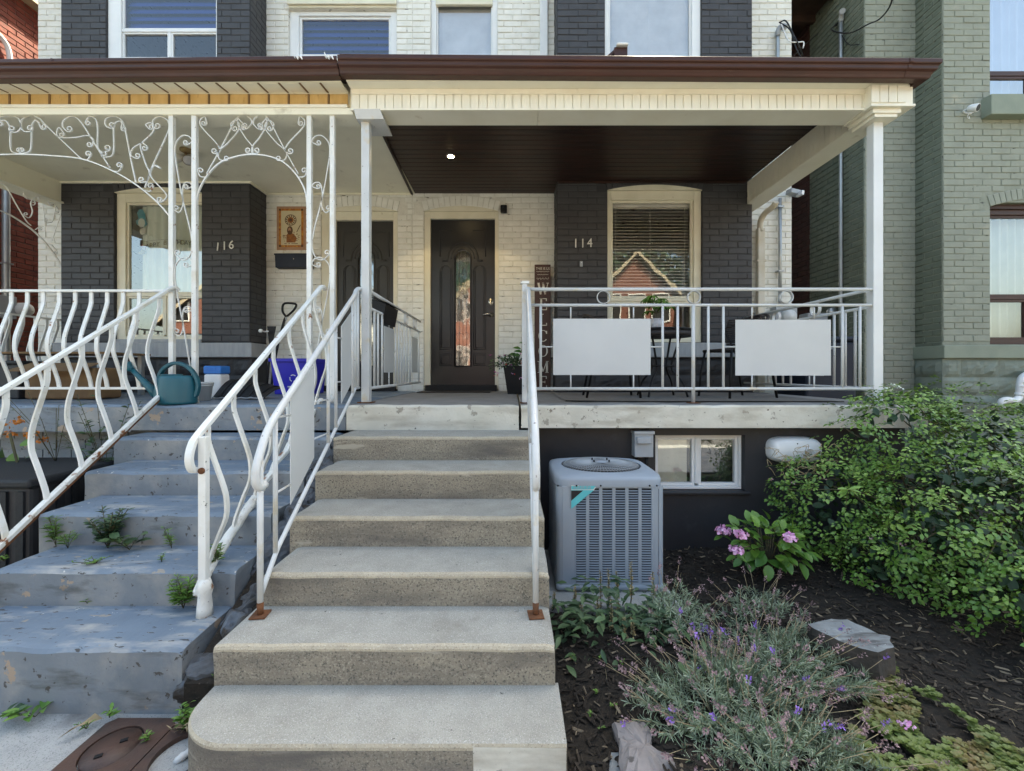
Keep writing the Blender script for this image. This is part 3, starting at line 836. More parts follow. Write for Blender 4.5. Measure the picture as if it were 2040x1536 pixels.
# ================================================================== right neighbour
N2, N1 = DW+.02, 5.10
gh = thing('brick_house', 'sage green painted brick house with brown framed windows beyond the narrow alley', 'house', (6.5, N2, 0))
GX, GBX = X(1722, N2), X(1878, N1)
C = House(gh)
mb = MB(); panel_cells(mb, GX, GBX+.05, -.1, TOPZ, [], N2, .25)
p = mb.build('recessed_wall', M['green_mortar'], gh)
C.bricks(p, 'green_brick', '-Y', N2, lay(GX, GBX+.04, .2, ZT, [], .05))
GW1 = hole_px(1972, 2170, 412, 686, N1); GW2 = hole_px(1972, 2170, -100, 199, N1)
aG = (( GW1[0]+GW1[1])/2, (GW1[1]-GW1[0])/2, GW1[3], .09)
mb = MB(); panel_cells(mb, GBX, 9.0, -.1, TOPZ, [GW1, GW2, (aG[0]-aG[1], aG[0]+aG[1], aG[2]-.01, aG[2]+.05)], N1, .25)
p = mb.build('front_wall', M['green_mortar'], gh)
C.bricks(p, 'green_brick', '-Y', N1, lay(GBX, 8.0, Z(688, N1), ZT, [GW1, GW2], .02, [aG]), arch_bricks(*aG))
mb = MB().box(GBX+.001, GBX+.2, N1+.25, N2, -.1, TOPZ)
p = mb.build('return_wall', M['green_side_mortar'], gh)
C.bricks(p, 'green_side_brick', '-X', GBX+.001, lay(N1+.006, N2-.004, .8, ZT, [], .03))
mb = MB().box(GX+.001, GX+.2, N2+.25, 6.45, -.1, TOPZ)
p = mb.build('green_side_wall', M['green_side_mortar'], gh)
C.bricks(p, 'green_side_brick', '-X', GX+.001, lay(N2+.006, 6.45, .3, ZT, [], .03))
mb = MB().box(GX+.003, GX+.2, 6.45, 15, -.1, TOPZ)
p = mb.build('red_side_wall', M['eave'], gh)
C.bricks(p, 'dark_red_brick', '-X', GX+.003, lay(6.45, 8.2, .3, ZT, [], .03))
C.finish()
# ledge and rock-faced base
zl0, zl1 = Z(714, N1), Z(688, N1)
MB().box(GBX-.03, 9, N1-.05, N2, zl0, zl1-.002).build('stone_ledge', M['green_ledge'], gh, bevel=.008)
q = MB().box(GBX-.01, 9, N1-.005, N2, -.1, zl0-.002).build('stone_base', M['stone_green'], gh)
rough_stones(q, M['stone_green'], GBX-.01, 8.0, Z(860, N1), zl0-.01, N1-.005, 7, 4, .05)
# side of the base
for r in range(4):
    za = zl0-.01-(r+1)*.205; zb = za+.2
    n, k = 7, 6; V = []
    for j in range(k+1):
        for i in range(n+1):
            u, v = i/n, j/k
            e = min(1, 6*min(u, 1-u))*min(1, 4*min(v, 1-v))
            h_ = e*(.35+.9*abs(mnoise.noise(Vector((u*3+r*7, v*2.4, r*3.1)))))*.05
            V.append((GBX-.011-h_, N2-(N2-N1)*u, za+(zb-za)*v))
    MB().add(V, [(j*(n+1)+i, j*(n+1)+i+1, (j+1)*(n+1)+i+1, (j+1)*(n+1)+i) for j in range(k) for i in range(n)]).build('stone', M['stone_green'], q, recalc=False)
w, (a0, a1, c0, c1, yb) = window(gh, *GW1, N1, (.03, .03, .06, .06), 'brown_trim', ((0, .335, 2), (.335, 1, 1)), 'pane', .09, .03)
arch_board(w, GW1[0], GW1[1], GW1[3], .085, N1+.06, M['brown_trim'], .06, 0)
drape(w, a0, a1, c0, c1, yb+.10, M['curtain'], 12, .03)
w, (a0, a1, c0, c1, yb) = window(gh, *GW2, N1, (.03, .03, .02, .06), 'brown_trim', ((0, .20, 2), (.20, 1, 1)), 'pane_sky', .07, .03)
drape(w, a0, a1, c0, c1, yb+.10, M['curtain_blue'], 12, .03)
MB().box(X(1953, N1), 9, N1-.12, N1-.001, Z(229, N1-.1), Z(199, N1)-.002).build('window_sill', M['green_ledge'], gh, bevel=.008)
mb = MB().box(GX+.2, 9.2, 15, 15.2, -.1, TOPZ).box(GX+.2, 9, N2+.25, 15, .9, .98).box(GX+.2, 9, N2+.25, 15, 3.8, 3.95).box(GX+.2, 9, 8, 8.1, 0, TOPZ).box(9, 9.2, N1, 15, -.1, TOPZ)
mb.build('rear_wall', M['red_mortar'], gh)
# eave over the alley
ev = MB().box(GX-.86, GX+.2, N2+.35, 15.2, 6.42, 6.5).build('eave', M['eave'], gh)
for k in range(7): MB().box(GX-.80, GX, N2+.45+k*.42, N2+.51+k*.42, 6.32, 6.419).build('rafter_tail', M['eave'], ev)
MB().prism_x([(N1-.5, TOPZ), (10, TOPZ+2), (15.4, TOPZ), (15.4, TOPZ+.15), (10, TOPZ+2.15), (N1-.5, TOPZ+.15)], GX-.3, 9.5).build('roof', M['roof'], gh)

# ================================================================== left neighbour
rh = thing('brick_house', 'dark red brick house wall beyond the alley with pale downpipe and sunlit upper bricks', 'house', (-9, 6, 0))
RXW = -6.80
Dh = House(rh)
mb = MB().box(RXW-.2, RXW-.002, 4.6, 15, -.1, TOPZ); p = mb.build('side_wall', M['red_mortar'], rh)
Dh.bricks(p, 'red_brick', '+X', RXW-.002, lay(5.2, 7.2, .4, ZT, [], .0))
Dh.finish()
MB().box(-12, RXW-.2, 4.6, 4.8, -.1, TOPZ).box(-12.2, -12, 4.6, 15, -.1, TOPZ).box(-12, RXW-.2, 15, 15.2, -.1, TOPZ).build('front_wall', M['red_mortar'], rh)
MB().prism_x([(4.1, TOPZ), (10, TOPZ+2), (15.4, TOPZ), (15.4, TOPZ+.15), (10, TOPZ+2.15), (4.1, TOPZ+.15)], -12.5, RXW+.1).build('roof', M['roof'], rh)
MB().box(RXW, RXW+.16, 4.8, 15, 6.45, 6.55).build('eave', M['beige'], rh)

# ================================================================== across the street (seen in the window glass)
def far_house(x, wdt, eave, apex, yf, bm, label, n=3):
    t = thing('far_house', label, 'house', (x, yf, 0), 'houses across the street')
    hw = wdt/2
    MB().box(x-hw, x+hw, yf-7, yf, 0, eave).build('wall', bm, t)
    MB().prism([(x-hw, eave), (x+hw, eave), (x, apex)], yf-.25, yf-.02).build('gable', bm, t)
    rf = MB().prism([(x-hw-.35, eave-.25), (x-hw-.35, eave-.05), (x, apex+.3), (x+hw+.35, eave-.05), (x+hw+.35, eave-.25), (x, apex+.08)], yf-7.2, yf+.28).build('roof', M['roof'], t)
    for sg in (-1, 1):
        MB().prism([(x+sg*(hw+.36), eave-.30), (x+sg*(hw+.36), eave-.02), (x, apex+.34), (x, apex+.14)], yf+.28, yf+.34).build('rake_board', M['beige'], rf)
    for k in range(n):
        wx = x-hw+wdt*(k+.5)/n
        for zz in (1.4, 4.3):
            w_ = MB().box(wx-.5, wx+.5, yf+.001, yf+.06, zz-.08, zz+1.5).build('window', M['sky_white'], t)
            MB().box(wx-.42, wx+.42, yf+.061, yf+.07, zz, zz+1.42).build('pane', M['black'], w_)
    return t
red_far = mat('far_red_brick', (.20, .085, .06), (.15, .06, .045), .85, 14, .4, 20)
for i, (x, wd, e, a, m_, lb) in enumerate([
    (7.1, 4.2, 5.9, 7.9, red_far, 'red brick house with white gable boards seen reflected in the bay window'),
    (-1.2, 5.2, 5.2, 7.4, red_far, 'wide red brick house opposite the front door across the road'),
    (13.5, 5.5, 5.4, 7.6, mat('far_tan_brick', (.40,.30,.20)), 'tan brick house opposite the green painted house'),
    (-8.5, 5.6, 3.4, 5.0, mat('far_pale_siding', (.60,.60,.56)), 'low pale clapboard bungalow across the road'),
    (-17, 6, 4.2, 6.4, red_far, 'red brick house at the far end of the opposite row'),
    (21, 6, 5.2, 7.6, red_far, 'red brick corner house beyond the tan brick one')]):
    far_house(x, wd, e, a, -15.0, m_, lb)
# ================================================================== porch floors and stairs
def block(name, m, x0, x1, y0, y1, z0, z1, parent=None, amp=.003, bev=.012, seed=0, nx=26, poly=None, left=None, right=None):
    """a cast step: worn front edge, materials: top, face, edge"""
    V = []; fs = []; mi = []
    # profile from the back of the top over the nose down the face
    prof = [(y1, z1, 0), ((y0+y1)/2, z1, 0), (y0+bev*1.8, z1, 0), (y0+bev*.5, z1-bev*.25, 2), (y0, z1-bev*1.1, 2), (y0, z1-.019, 2), (y0, (z0+z1)/2, 1), (y0, z0, 1)]
    n = len(prof)
    for i in range(nx+1):
        u = i/nx; x = x0+(x1-x0)*u
        ea = min(1, min(u, 1-u)*nx/1.2)
        for j, (y, z, _) in enumerate(prof):
            q = Vector((x*9+seed, y*7, z*9))
            dz = amp*mnoise.noise(q*1.0)*(1.6 if j in (2, 3, 4, 5) else .6); dy = amp*mnoise.noise(q*1.7+Vector((5, 5, 5)))*(1.6 if 2 <= j <= 5 else .5)
            lat = 0
            if u in (0.0, 1.0): lat = (1 if u == 0 else -1)*(.004 + abs(mnoise.noise(q*2.3))*.012)
            V.append((x+lat, y+(dy if j else 0), z+(dz if 0 < j < n-1 else 0) - (.006 if u in (0., 1.) and j < 6 else 0)))
    for i in range(nx):
        for j in range(n-1):
            fs.append((i*n+j, i*n+j+1, (i+1)*n+j+1, (i+1)*n+j))
            mi.append(0 if j < 2 else (2 if j < 5 else 1))
    for i, flip in ((0, 0), (nx, 1)):
        a = len(V); V.append((x0+.01 if i == 0 else x1-.01, y1, z0))
        f = tuple(i*n+j for j in range(n)) + (a,)
        fs.append(f if not flip else tuple(reversed(f))); mi.append(1)
    mb = MB(); mb.v = V; mb.f = fs; mb.m = mi; mb.sm = [False]*len(fs)
    return mb.build(name, m, parent)

slab = thing('porch_floor', 'pale concrete porch floor of number 114 with flaking white painted edge', 'porch floor', (.8, 4.2, 0))
block('floor_slab', [M['slab_top'], M['slab_face'], M['slab_face']], -1.172, .05, 3.1, DW, SLAB-.176, SLAB, slab, .003, .012, 3)
block('floor_slab', [M['slab_top'], M['slab_face'], M['slab_face']], .053, 2.92, 3.095, DW, SLAB-.160, SLAB-.001, slab, .004, .012, 9, 40)
slabb = thing('porch_floor', 'blue grey painted porch floor of number 116 with cracked peeling edge', 'porch floor', (-3.3, 4.2, 0))
block('floor_slab', [M['blue_paint'], M['blue_riser'], M['blue_paint']], -2.75, -1.178, 3.14, DW, SLAB-.182, SLAB, slabb, .006, .02, 13, 30)
block('floor_slab', [M['blue_paint'], M['blue_riser'], M['blue_paint']], -5.5, -2.753, 3.19, DW, SLAB-.20, SLAB-.004, slabb, .006, .02, 23, 40)
mb = MB().box(-5.45, -2.4, 3.36, 3.5, -.2, SLAB-.20).box(-5.45, -5.3, 3.5, DW, -.2, SLAB-.20)
p = mb.build('foundation_wall', M['blue_riser'], slabb)
bmb = MB()
for (u, z, l) in lay(-5.4, -2.45, 0.0, SLAB-.21, []):
    bmb.box(u-l/2+.005, u+l/2-.005, 3.352, 3.361, z-.03, z+.03)
bmb.build('foundation_bricks', M['blue_riser'], slabb, kind='stuff')

# --- plain concrete stairs of 114: (nose depth, riser depth behind, tread height below the eye)
ST = [(2.784, 3.10, .405), (2.473, 2.784, .5536), (2.163, 2.473, .708), (1.872, 2.163, .853), (1.597, 1.872, .991), (1.345, 1.597, 1.131)]
st = thing('concrete_stairs', 'broad sandy concrete steps with pale treads rising to the door of number 114', 'stairs', (-.46, 2, 0))
LXS = [-1.133, -1.110, -1.098, -1.062, -1.088, -1.075]
for k, ((n_, r_, h), lx) in enumerate(zip(ST, LXS)):
    if k < 5:
        block('step', [M['tread'], M['riser'], M['nosing']], lx, .161, n_, r_+.012, EYE-(ST[k+1][2] if k < 5 else 1.3)-.04, EYE-h, st, .0022, .010, k*5.3, 30)
# bottom step with a rounded corner
h = EYE-1.131; y0, y1, x0, x1, rc = 1.345, 1.61, -1.085, .166, .21
out = [(x1, y0)] + [(x0+rc - rc*math.sin(a), y0+rc*.9 - rc*.9*math.cos(a)) for a in [math.pi/2*i/12 for i in range(13)]] + [(x0, y1)]
V = []; fs = []; mi = []
n = len(out); cen = (-.4, 1.7)
lay_ = [(h, .035), (h-.003, .008), (h-.012, .0), (h-.021, .0), (-.12, .0)]
for z, ins in lay_:
    for (x, y) in out:
        d = Vector((x-cen[0], y-cen[1])).normalized()*ins if z > h-.012 else Vector((0, 0))
        V.append((x-(d.x if x < .1 else 0), y-d.y*(1 if y < y1-.01 else 0), z+.002*mnoise.noise(Vector((x*9, y*9, z*4)))))
for a in range(len(lay_)-1):
    for i in range(n-1):
        fs.append((a*n+i, a*n+i+1, (a+1)*n+i+1, (a+1)*n+i)); mi.append(0 if a == 0 else (2 if a < 3 else 1))
V.append((x1, y1, h)); c = len(V)-1
for i in range(n-1): fs.append((i, i+1, c)); mi.append(0)
V += [(x1, y1, -.12), (x1, y1, h)]
fs.append((0, n, 2*n, 3*n, 4*n, c+1, c+2)); mi.append(1)
mb = MB(); mb.v, mb.f, mb.m, mb.sm = V, fs, mi, [False]*len(fs)
mb.build('step', [M['tread'], M['riser'], M['nosing']], st)
# bright repair patch on the bottom riser
MB().add([(X(942, 1.345), 1.3435, Z(1489, 1.343)), (.163, 1.3435, Z(1491, 1.343)), (.163, 1.3435, -.11), (X(958, 1.345), 1.3435, -.11), (X(944, 1.345), 1.3435, .05)], [(0, 1, 2, 3, 4)]).build('repair_patch', M['slab_face'], st)
MB().box(LXS[0]+.02, .15, 2.80, 3.11, -.2, EYE-.41).box(-1.05, .150, 2.2, 2.8, -.2, .5).build('core', M['riser'], st)

# --- blue painted stairs of 116
bs = thing('concrete_stairs', 'worn blue grey painted steps with weeds and flaking paint climbing to number 116', 'stairs', (-1.9, 2, 0))
BT = [(2.92, 3.14, .418+.01, -2.64, -1.20), (2.604, 2.92, .58, -2.53, -1.22), (2.279, 2.604, .725, -2.45, -1.24), (2.0, 2.279, .893, -2.36, -1.25), (1.697, 2.0, 1.057, -2.32, -1.262)]
for k, (n_, r_, h, lx, rx) in enumerate(BT):
    nz = EYE-BT[k+1][2]-.04 if k < 4 else -.12
    block('step', [M['blue_paint'], M['blue_riser'], M['blue_paint']], lx, rx, n_, r_+.012, nz, EYE-h, bs, .0045, .018, k*7.7+40, 40)
    block('step_end', [M['blue_paint'], M['blue_riser'], M['blue_paint']], lx+.004, lx+.05, n_+.03, r_+.012, -.15, nz+.0, bs, .01, .01, k*3+4, 3) if k < 4 else None
# broken rubble strip between the two stairs
rb = thing('broken_concrete', 'cracked leaning concrete rubble wedged between blue steps and sandy steps', 'rubble', (-1.16, 2, 0))
for k in range(16):
    t = k/15; y = 1.75+1.25*t; zt = EYE-1.13+.72*t + random.uniform(-.04, .03)
    bm = bmesh.new(); bmesh.ops.create_icosphere(bm, subdivisions=4, radius=1)
    for v in bm.verts:
        q_ = v.co.copy(); v.co *= 1+.38*mnoise.noise(q_*1.5+Vector((k*3.1, 0, 0)))+.12*mnoise.noise(q_*5+Vector((k*3.1, 0, 0)))+.05*mnoise.noise(q_*14)
        v.co = Vector((v.co.x*.075, v.co.y*.14, v.co.z*.085))
    me = bpy.data.meshes.new('concrete_lump'); bm.to_mesh(me); bm.free(); me.materials.append(M['rubble'])
    mesh_object('concrete_lump', me, rb, (-1.17+random.uniform(-.015, .02), y, zt-.09), (random.uniform(-.5, .5), random.uniform(-.5, .5), random.uniform(-3, 3)))
MB().prism_x([(1.66, -.1), (1.66, .13), (3.1, .80), (3.1, -.1)], -1.235, -1.12).build('packed_earth', M['soil'], rb)

# ================================================================== porch roofs
def sweep(prof, path, z0s, mb, mi=0):
    """profile (outward, up) along a mitred plan path; outward is to the side away from the house"""
    pts = [Vector((x, y)) for x, y in path]; n = len(prof); V = []
    for i, p in enumerate(pts):
        d0 = (pts[i]-pts[i-1]).normalized() if i else (pts[1]-pts[0]).normalized()
        d1 = (pts[i+1]-pts[i]).normalized() if i < len(pts)-1 else d0
        n0, n1 = Vector((d0.y, -d0.x)), Vector((d1.y, -d1.x))
        m_ = (n0+n1); m_ = m_/m_.dot(n0) if m_.length > 1e-6 else n0
        for o, z in prof: V.append((p.x+m_.x*o, p.y+m_.y*o, z0s[i]+z))
    fs = [(i*n+k, i*n+(k+1) % n, (i+1)*n+(k+1) % n, (i+1)*n+k) for i in range(len(pts)-1) for k in range(n)]
    fs += [tuple(range(n-1, -1, -1)), tuple((len(pts)-1)*n+k for k in range(n))]
    return mb.add(V, fs, mi)
GP = [(0, 0), (.052, 0), (.058, .006), (.062, .022), (.072, .036), (.084, .046), (.088, .052), (.089, .066), (.092, .072), (.1, .078), (.103, .084), (.103, .104), (.099, .108), (.094, .104), (.094, .088), (.02, .075), (0, .115)]
zg = EYE+2.087
r114 = thing('porch_roof', 'porch roof of number 114 with brown gutter, cream siding and dark wood ceiling', 'porch roof', (.8, 4.3, 2.2))
g = sweep(GP, [(-1.215, 3.165), (2.76, 3.165), (2.88, 3.165), (2.88, 5.3)], [zg+.012, zg-.016, zg-.018, zg-.018], MB()).build('gutter', M['gutter'], r114)
sweep([(o*1.03+.001, z*1.03-.001) for o, z in GP], [(2.755, 3.165), (2.78, 3.165)], [zg-.016]*2, MB()).build('gutter_seam', M['gutter'], g)
MB().tube([(-1.2, 3.066, zg+.121), (2.97, 3.066, zg+.09)], .0035, 6).build('gutter_bead', M['gutter'], g)
MB().prism_x([(3.15, zg+.06), (3.15, zg+.10), (DW-.02, zg+.62), (DW-.02, zg+.5)], -1.225, 2.92).build('roof_deck', M['roof'], r114)
# soffit and siding band
FX0, FX1 = X(699, 3.26), X(1735, 3.26)
MB().box(FX0, 2.87, 3.168, 3.30, EYE+2.090, EYE+2.10).build('soffit', M['siding'], r114)
MB().box(FX0, FX1, 3.252, 3.262, EYE+2.052, EYE+2.0895).build('frieze_strip', M['siding'], r114, bevel=.002)
n = 61; w_ = (FX1-FX0)/n
me = None
for i in range(n):
    if me is None:
        mb = MB(); mb.prism([(-w_/2+.0025, 0), (w_/2-.0025, 0), (w_/2-.0025, .105), (-w_/2+.0025, .105)], 0, .008)
        o = mb.build('fascia_plank', M['siding'], None, bevel=0); me = o.data; bpy.data.objects.remove(o)
    mesh_object('fascia_plank', me, r114, (FX0+w_*(i+.5), 3.262+random.uniform(-.0008, .0008), EYE+1.948))
MB().box(FX0, FX1, 3.272, 3.30, EYE+1.945, EYE+2.09).build('fascia_backing', M['cream_ceiling'], r114)
MB().box(FX0, FX1, 3.248, 3.275, EYE+1.930, EYE+1.9465).build('bottom_trim', M['siding'], r114, bevel=.002)
xs = X(1073, 3.26)
MB().box(FX0+.02, xs-.001, 3.276, 3.46, EYE+1.935, EYE+2.19).build('beam_wrap', M['siding'], r114)
MB().box(xs+.001, 2.70, 3.276, 3.46, EYE+1.935, EYE+2.19).build('beam_wrap', M['siding'], r114)
# side beam with boards on its inner face
sb = MB().box(2.704, 2.90, 3.46, DW-.02, EYE+1.938, EYE+2.19).build('side_beam', M['siding'], r114, bevel=.004)
me = None
for i in range(28):
    y = 3.49+i*.066
    if y > DB-.02: break
    MB().box(2.695, 2.7035, y, y+.061, EYE+1.942, EYE+2.185).build('beam_plank', M['siding'], r114)
# corner capital
cp = MB().box(X(1735, 3.2), 2.90, 3.20, 3.46, Z(208, 3.2), Z(168, 3.2)).build('corner_capital', M['siding'], r114)
for i in range(4):
    a = X(1737, 3.19)+i*.063
    MB().box(a, min(a+.058, 2.898), 3.193, 3.199, Z(206, 3.2)+.005, Z(170, 3.2)-.004).build('capital_plank', M['siding'], cp)
MB().box(X(1733, 3.2), 2.91, 3.188, 3.462, Z(213, 3.2), Z(208, 3.2)-.001).build('capital_moulding', M['siding'], cp, bevel=.002)
MB().box(X(1738, 3.22), 2.83, 3.215, 3.45, Z(222, 3.2), Z(213, 3.2)-.001).box(X(1742, 3.22)+.006, 2.81, 3.225, 3.44, Z(229, 3.2), Z(222, 3.2)-.001).build('capital_moulding', M['siding'], cp, bevel=.002)
lc = MB(); a0, a1, zz0, zz1 = X(705, 3.24), X(757, 3.24), EYE+1.872, EYE+1.93
lc.add([(a0, 3.235, zz1), (a1, 3.235, zz1), (a1, 3.50, zz1), (a0, 3.50, zz1), (a0+.01, 3.26, zz0), (a1+.02, 3.26, zz0), (a1+.02, 3.50, zz0), (a0+.01, 3.50, zz0)], [(0,1,2,3), (4,7,6,5), (0,4,5,1), (1,5,6,2), (2,6,7,3), (3,7,4,0)])
lc.build('post_capital', M['grey_metal'], r114)
# ceiling boards
CE = EYE+2.197
for i in range(22):
    y = 3.462+i*.0895
    if y > DW-.02: break
    b = MB().prism_x([(y+.002, CE+.012), (y+.002, CE+.003), (y+.006, CE), (min(y+.0875, DW-.002)-.004, CE), (min(y+.0875, DW-.002), CE+.003), (min(y+.0875, DW-.002), CE+.012)], -1.168-.03*(y-3.46)/2, 2.702)
    b.build('ceiling_board', M['dark_wood'], r114)
MB().box(-1.23, 2.70, 3.46, DW, CE+.013, CE+.03).build('ceiling_backing', M['eave'], r114)
MB().obox(((-1.165-1.235)/2, (3.46+DW)/2, CE-.006), (.022, DW-3.46, .03), (0, 0, math.atan2(.065, 1.97))).build('edge_trim', M['dark_wood'], r114)
MB().box(B4[0]+.01, B4[1]-.01, DB-.022, DB-.002, CE-.022, CE-.001).build('edge_trim', M['dark_wood'], r114)
dl = thing('downlight', 'lit round recessed downlight in the dark wood porch ceiling', 'downlight', (X(898, 4.3), 4.3, CE))
LY = (CE-EYE)*F/(HY-311); LXx = X(898, LY)
dl.location = (LXx, LY, CE); WM[dl.name] = Matrix.Translation((LXx, LY, CE))
MB().lathe([(.028, -.004), (.046, -.005), (.050, -.001), (.050, .0)], (LXx, LY, CE), 24).build('trim_ring', M['chrome'], dl)
MB().lathe([(.001, -.0065), (.032, -.0062), (.032, -.004)], (LXx, LY, CE), 24).build('lens', M['lamp'], dl)
ld_ = bpy.data.lights.new('downlight_bulb', 'SPOT'); ld_.energy = 6; ld_.spot_size = R(120); ld_.color = (1, .75, .45); ld_.shadow_soft_size = .03
lo = bpy.data.objects.new('downlight_bulb', ld_); COL.objects.link(lo); lo.location = (LXx, LY, CE-.02); adopt(lo, dl)

r116 = thing('porch_roof', 'porch roof of number 116 with brown gutter and ochre boards under cream soffit', 'porch roof', (-3.3, 4.3, 2.2))
g = sweep(GP, [(-5.95, 3.175), (-1.222, 3.168)], [zg-.036, zg+.006], MB()).build('gutter', M['gutter'], r116)
for px in (104, 297, 450, 480):
    MB().obox((X(px, 3.07), 3.08, zg+.086), (.018, .03, .016), (0, .2, 0)).build('gutter_clip', M['gutter'], g)
MB().prism_x([(3.15, zg+.06), (3.15, zg+.09), (DW-.02, zg+.62), (DW-.02, zg+.5)], -5.9, -1.23).build('roof_deck', M['roof'], r116)
x_end = X(692, 3.3)
MB().prism_x([(3.172, EYE+2.086), (3.325, EYE+2.103), (3.325, EYE+2.113), (3.172, EYE+2.096)], -5.75, x_end).build('soffit', M['cream_ceiling'], r116)
k = 0; x = x_end
while x > -5.75:
    a = x-.150
    MB().box(a+.008, x-.008, 3.325, 3.337, EYE+2.004, EYE+2.094).build('fascia_plank', M['ochre'], r116)
    MB().box(a-.007, a+.007, 3.319, 3.337, EYE+2.004, EYE+2.094).build('batten', M['card'], r116, bevel=.002)
    MB().prism_x([(3.18, EYE+2.082), (3.318, EYE+2.097), (3.318, EYE+2.101), (3.18, EYE+2.086)], a-.006, a+.006).build('soffit_rib', M['card'], r116)
    MB().prism_x([(3.182, EYE+2.083), (3.318, EYE+2.098), (3.318, EYE+2.101), (3.182, EYE+2.086)], a+.010, x-.010).build('soffit_panel', M['cream_ceiling'], r116)
    x = a
MB().box(-5.75, x_end, 3.338, 3.36, EYE+1.98, EYE+2.10).build('fascia_backing', M['cream_ceiling'], r116)
MB().box(-5.75, x_end, 3.314, 3.324, EYE+2.0945, EYE+2.101).build('cream_bead', M['cream_ceiling'], r116)
MB().box(-5.75, x_end, 3.295, 3.345, EYE+1.978, EYE+2.003).build('white_moulding', M['siding'], r116, bevel=.004)
MB().box(-5.42, -1.19, 3.30, 3.475, EYE+1.928, EYE+1.977).build('front_beam', M['cream_ceiling'], r116, bevel=.004)
MB().box(-5.42, -1.19, 3.345, 3.46, EYE+1.9775, CE+.02).build('beam_core', M['cream_ceiling'], r116)
MB().box(-5.42, -5.2, 3.46, DW-.005, EYE+1.945, CE+.02).build('side_beam', M['cream_ceiling'], r116, bevel=.006)
MB().box(-5.2, -5.165, 3.46, DB, EYE+1.945, EYE+1.962).build('side_beam_bead', M['cream_ceiling'], r116)
MB().prism([(-5.2, CE), (-1.20, CE), (-1.20, CE+.012), (-5.2, CE+.012)], 3.46, DW).build('ceiling', M['cream_ceiling'], r116)
MB().box(B6[0], B6[1]+.02, DB-.02, DB-.001, CE-.022, CE-.001).box(B6[1]+.001, B6[1]+.02, DB, DW-.01, CE-.022, CE-.001).box(B6[1]+.02, -1.235, DW-.03, DW-.01, CE-.022, CE-.001).build('cove_trim', M['cream_ceiling'], r116)

# ================================================================== railings of 114
def pipe(name, pts, r, m, parent, n=10): return MB().tube(pts, r, n).build(name, m, parent)
def grey_rail(t, A, Bp, zs, bal, panels, rings, stubs=(), main=(), rtop=.0135, foot=None, rb=.010):
    """A, Bp: plan points with the height shift at each end; zs: top, second, bottom rail heights (None to leave out)"""
    A, Bp = Vector(A), Vector(Bp)
    at = lambda s, z: A + (Bp-A)*s + Vector((0, 0, z))
    L_ = (Bp-A).length
    top, mid, bot = zs
    if top is not None: pipe('top_rail', [at(0, top), at(1, top)], rtop, M['grey_metal'], t)
    if mid is not None: pipe('middle_rail', [at(0, mid), at(1, mid)], .0115, M['grey_metal'], t)
    if bot is not None: pipe('bottom_rail', [at(0, bot), at(1, bot)], .0125, M['grey_metal'], t)
    hi = mid if mid is not None else top
    for s in bal: pipe('baluster', [at(s, bot), at(s, hi)], rb, M['grey_metal'], t, 8)
    for s in main: pipe('post', [at(s, foot), at(s, hi)], .0135, M['grey_metal'], t)
    u = (Bp-A).normalized(); nrm = Vector((-u.y, u.x, 0)).normalized()
    for (s0, s1, z0, z1) in panels:
        V = [at(s0, z0), at(s1, z0), at(s1, z1), at(s0, z1)]
        mb = MB(); q = [v+nrm*.002 for v in V] + [v-nrm*.002 for v in V]
        mb.add(q, [(0,1,2,3), (7,6,5,4), (0,4,5,1), (1,5,6,2), (2,6,7,3), (3,7,4,0)]); mb.build('sheet_panel', M['panel'], t)
    for (s0, z0, s1, z1) in stubs: pipe('panel_bracket', [at(s0, z0), at(s1, z1)], .0055, M['grey_metal'], t, 6)
    for s in rings:
        c = at(s, (top+mid)/2); rr = (top-mid)/2-.012
        pts = [c + u*rr*math.cos(a) + Vector((0, 0, 1))*rr*math.sin(a) for a in [2*math.pi*i/20 for i in range(21)]]
        MB().bar(pts, .004, .028, nrm).build('ring', M['grey_metal'], t)
DR = 3.30
zt, zm, zb_ = (HY-576.5)*DR/F, (HY-608)*DR/F, (HY-774.5)*DR/F
x0, x1 = X(1052, DR), X(1736, DR)
s_ = lambda px: (X(px, DR)-x0)/(x1-x0)
pz = lambda py: (HY-py)*DR/F
fr = thing('porch_railing', 'pale grey pipe front railing with two blank sheet panels and small rings', 'railing', (.9, DR, SLAB))
grey_rail(fr, (x0, DR, EYE), (x1, DR, EYE), (zt, zm, zb_), [s_(p) for p in (1077, 1320, 1350, 1411, 1441, 1678, 1713)],
          [(s_(1102), s_(1296), pz(747), pz(635)), (s_(1465), s_(1655), pz(748), pz(637))], [s_(1202), s_(1382), s_(1566)],
          [(s_(a), pz(612), s_(a), pz(635)) for a in (1137, 1262, 1498, 1622)] + [(s_(a), pz(747), s_(a), pz(772)) for a in (1137, 1262, 1498, 1622)] +
          [(s_(1077), pz(691), s_(1102), pz(691)), (s_(1296), pz(691), s_(1320), pz(691)), (s_(1441), pz(691), s_(1465), pz(691)), (s_(1655), pz(691), s_(1678), pz(691))],
          [s_(1381)], foot=-.229)
MB().box(X(1371, DR), X(1391, DR), DR-.04, DR+.04, SLAB+.0005, SLAB+.006).build('foot_plate', M['rust'], fr)
pt = thing('railing_post', 'slim grey square newel post at the head of the stairs beside the welcome sign', 'post', (X(1045, DR), DR, SLAB))
MB().box(X(1040, DR), X(1050, DR), DR-.02, DR+.02, SLAB, Z(566, DR)).build('shaft', M['grey_metal'], pt, bevel=.003)
MB().box(X(1037, DR), X(1054, DR), DR-.028, DR+.028, Z(566, DR), Z(561, DR)).build('cap', M['white_metal'], pt, bevel=.002)
MB().box(X(1036, DR), X(1056, DR), DR-.035, DR+.035, SLAB+.0005, SLAB+.007).build('foot_plate', M['rust'], pt)
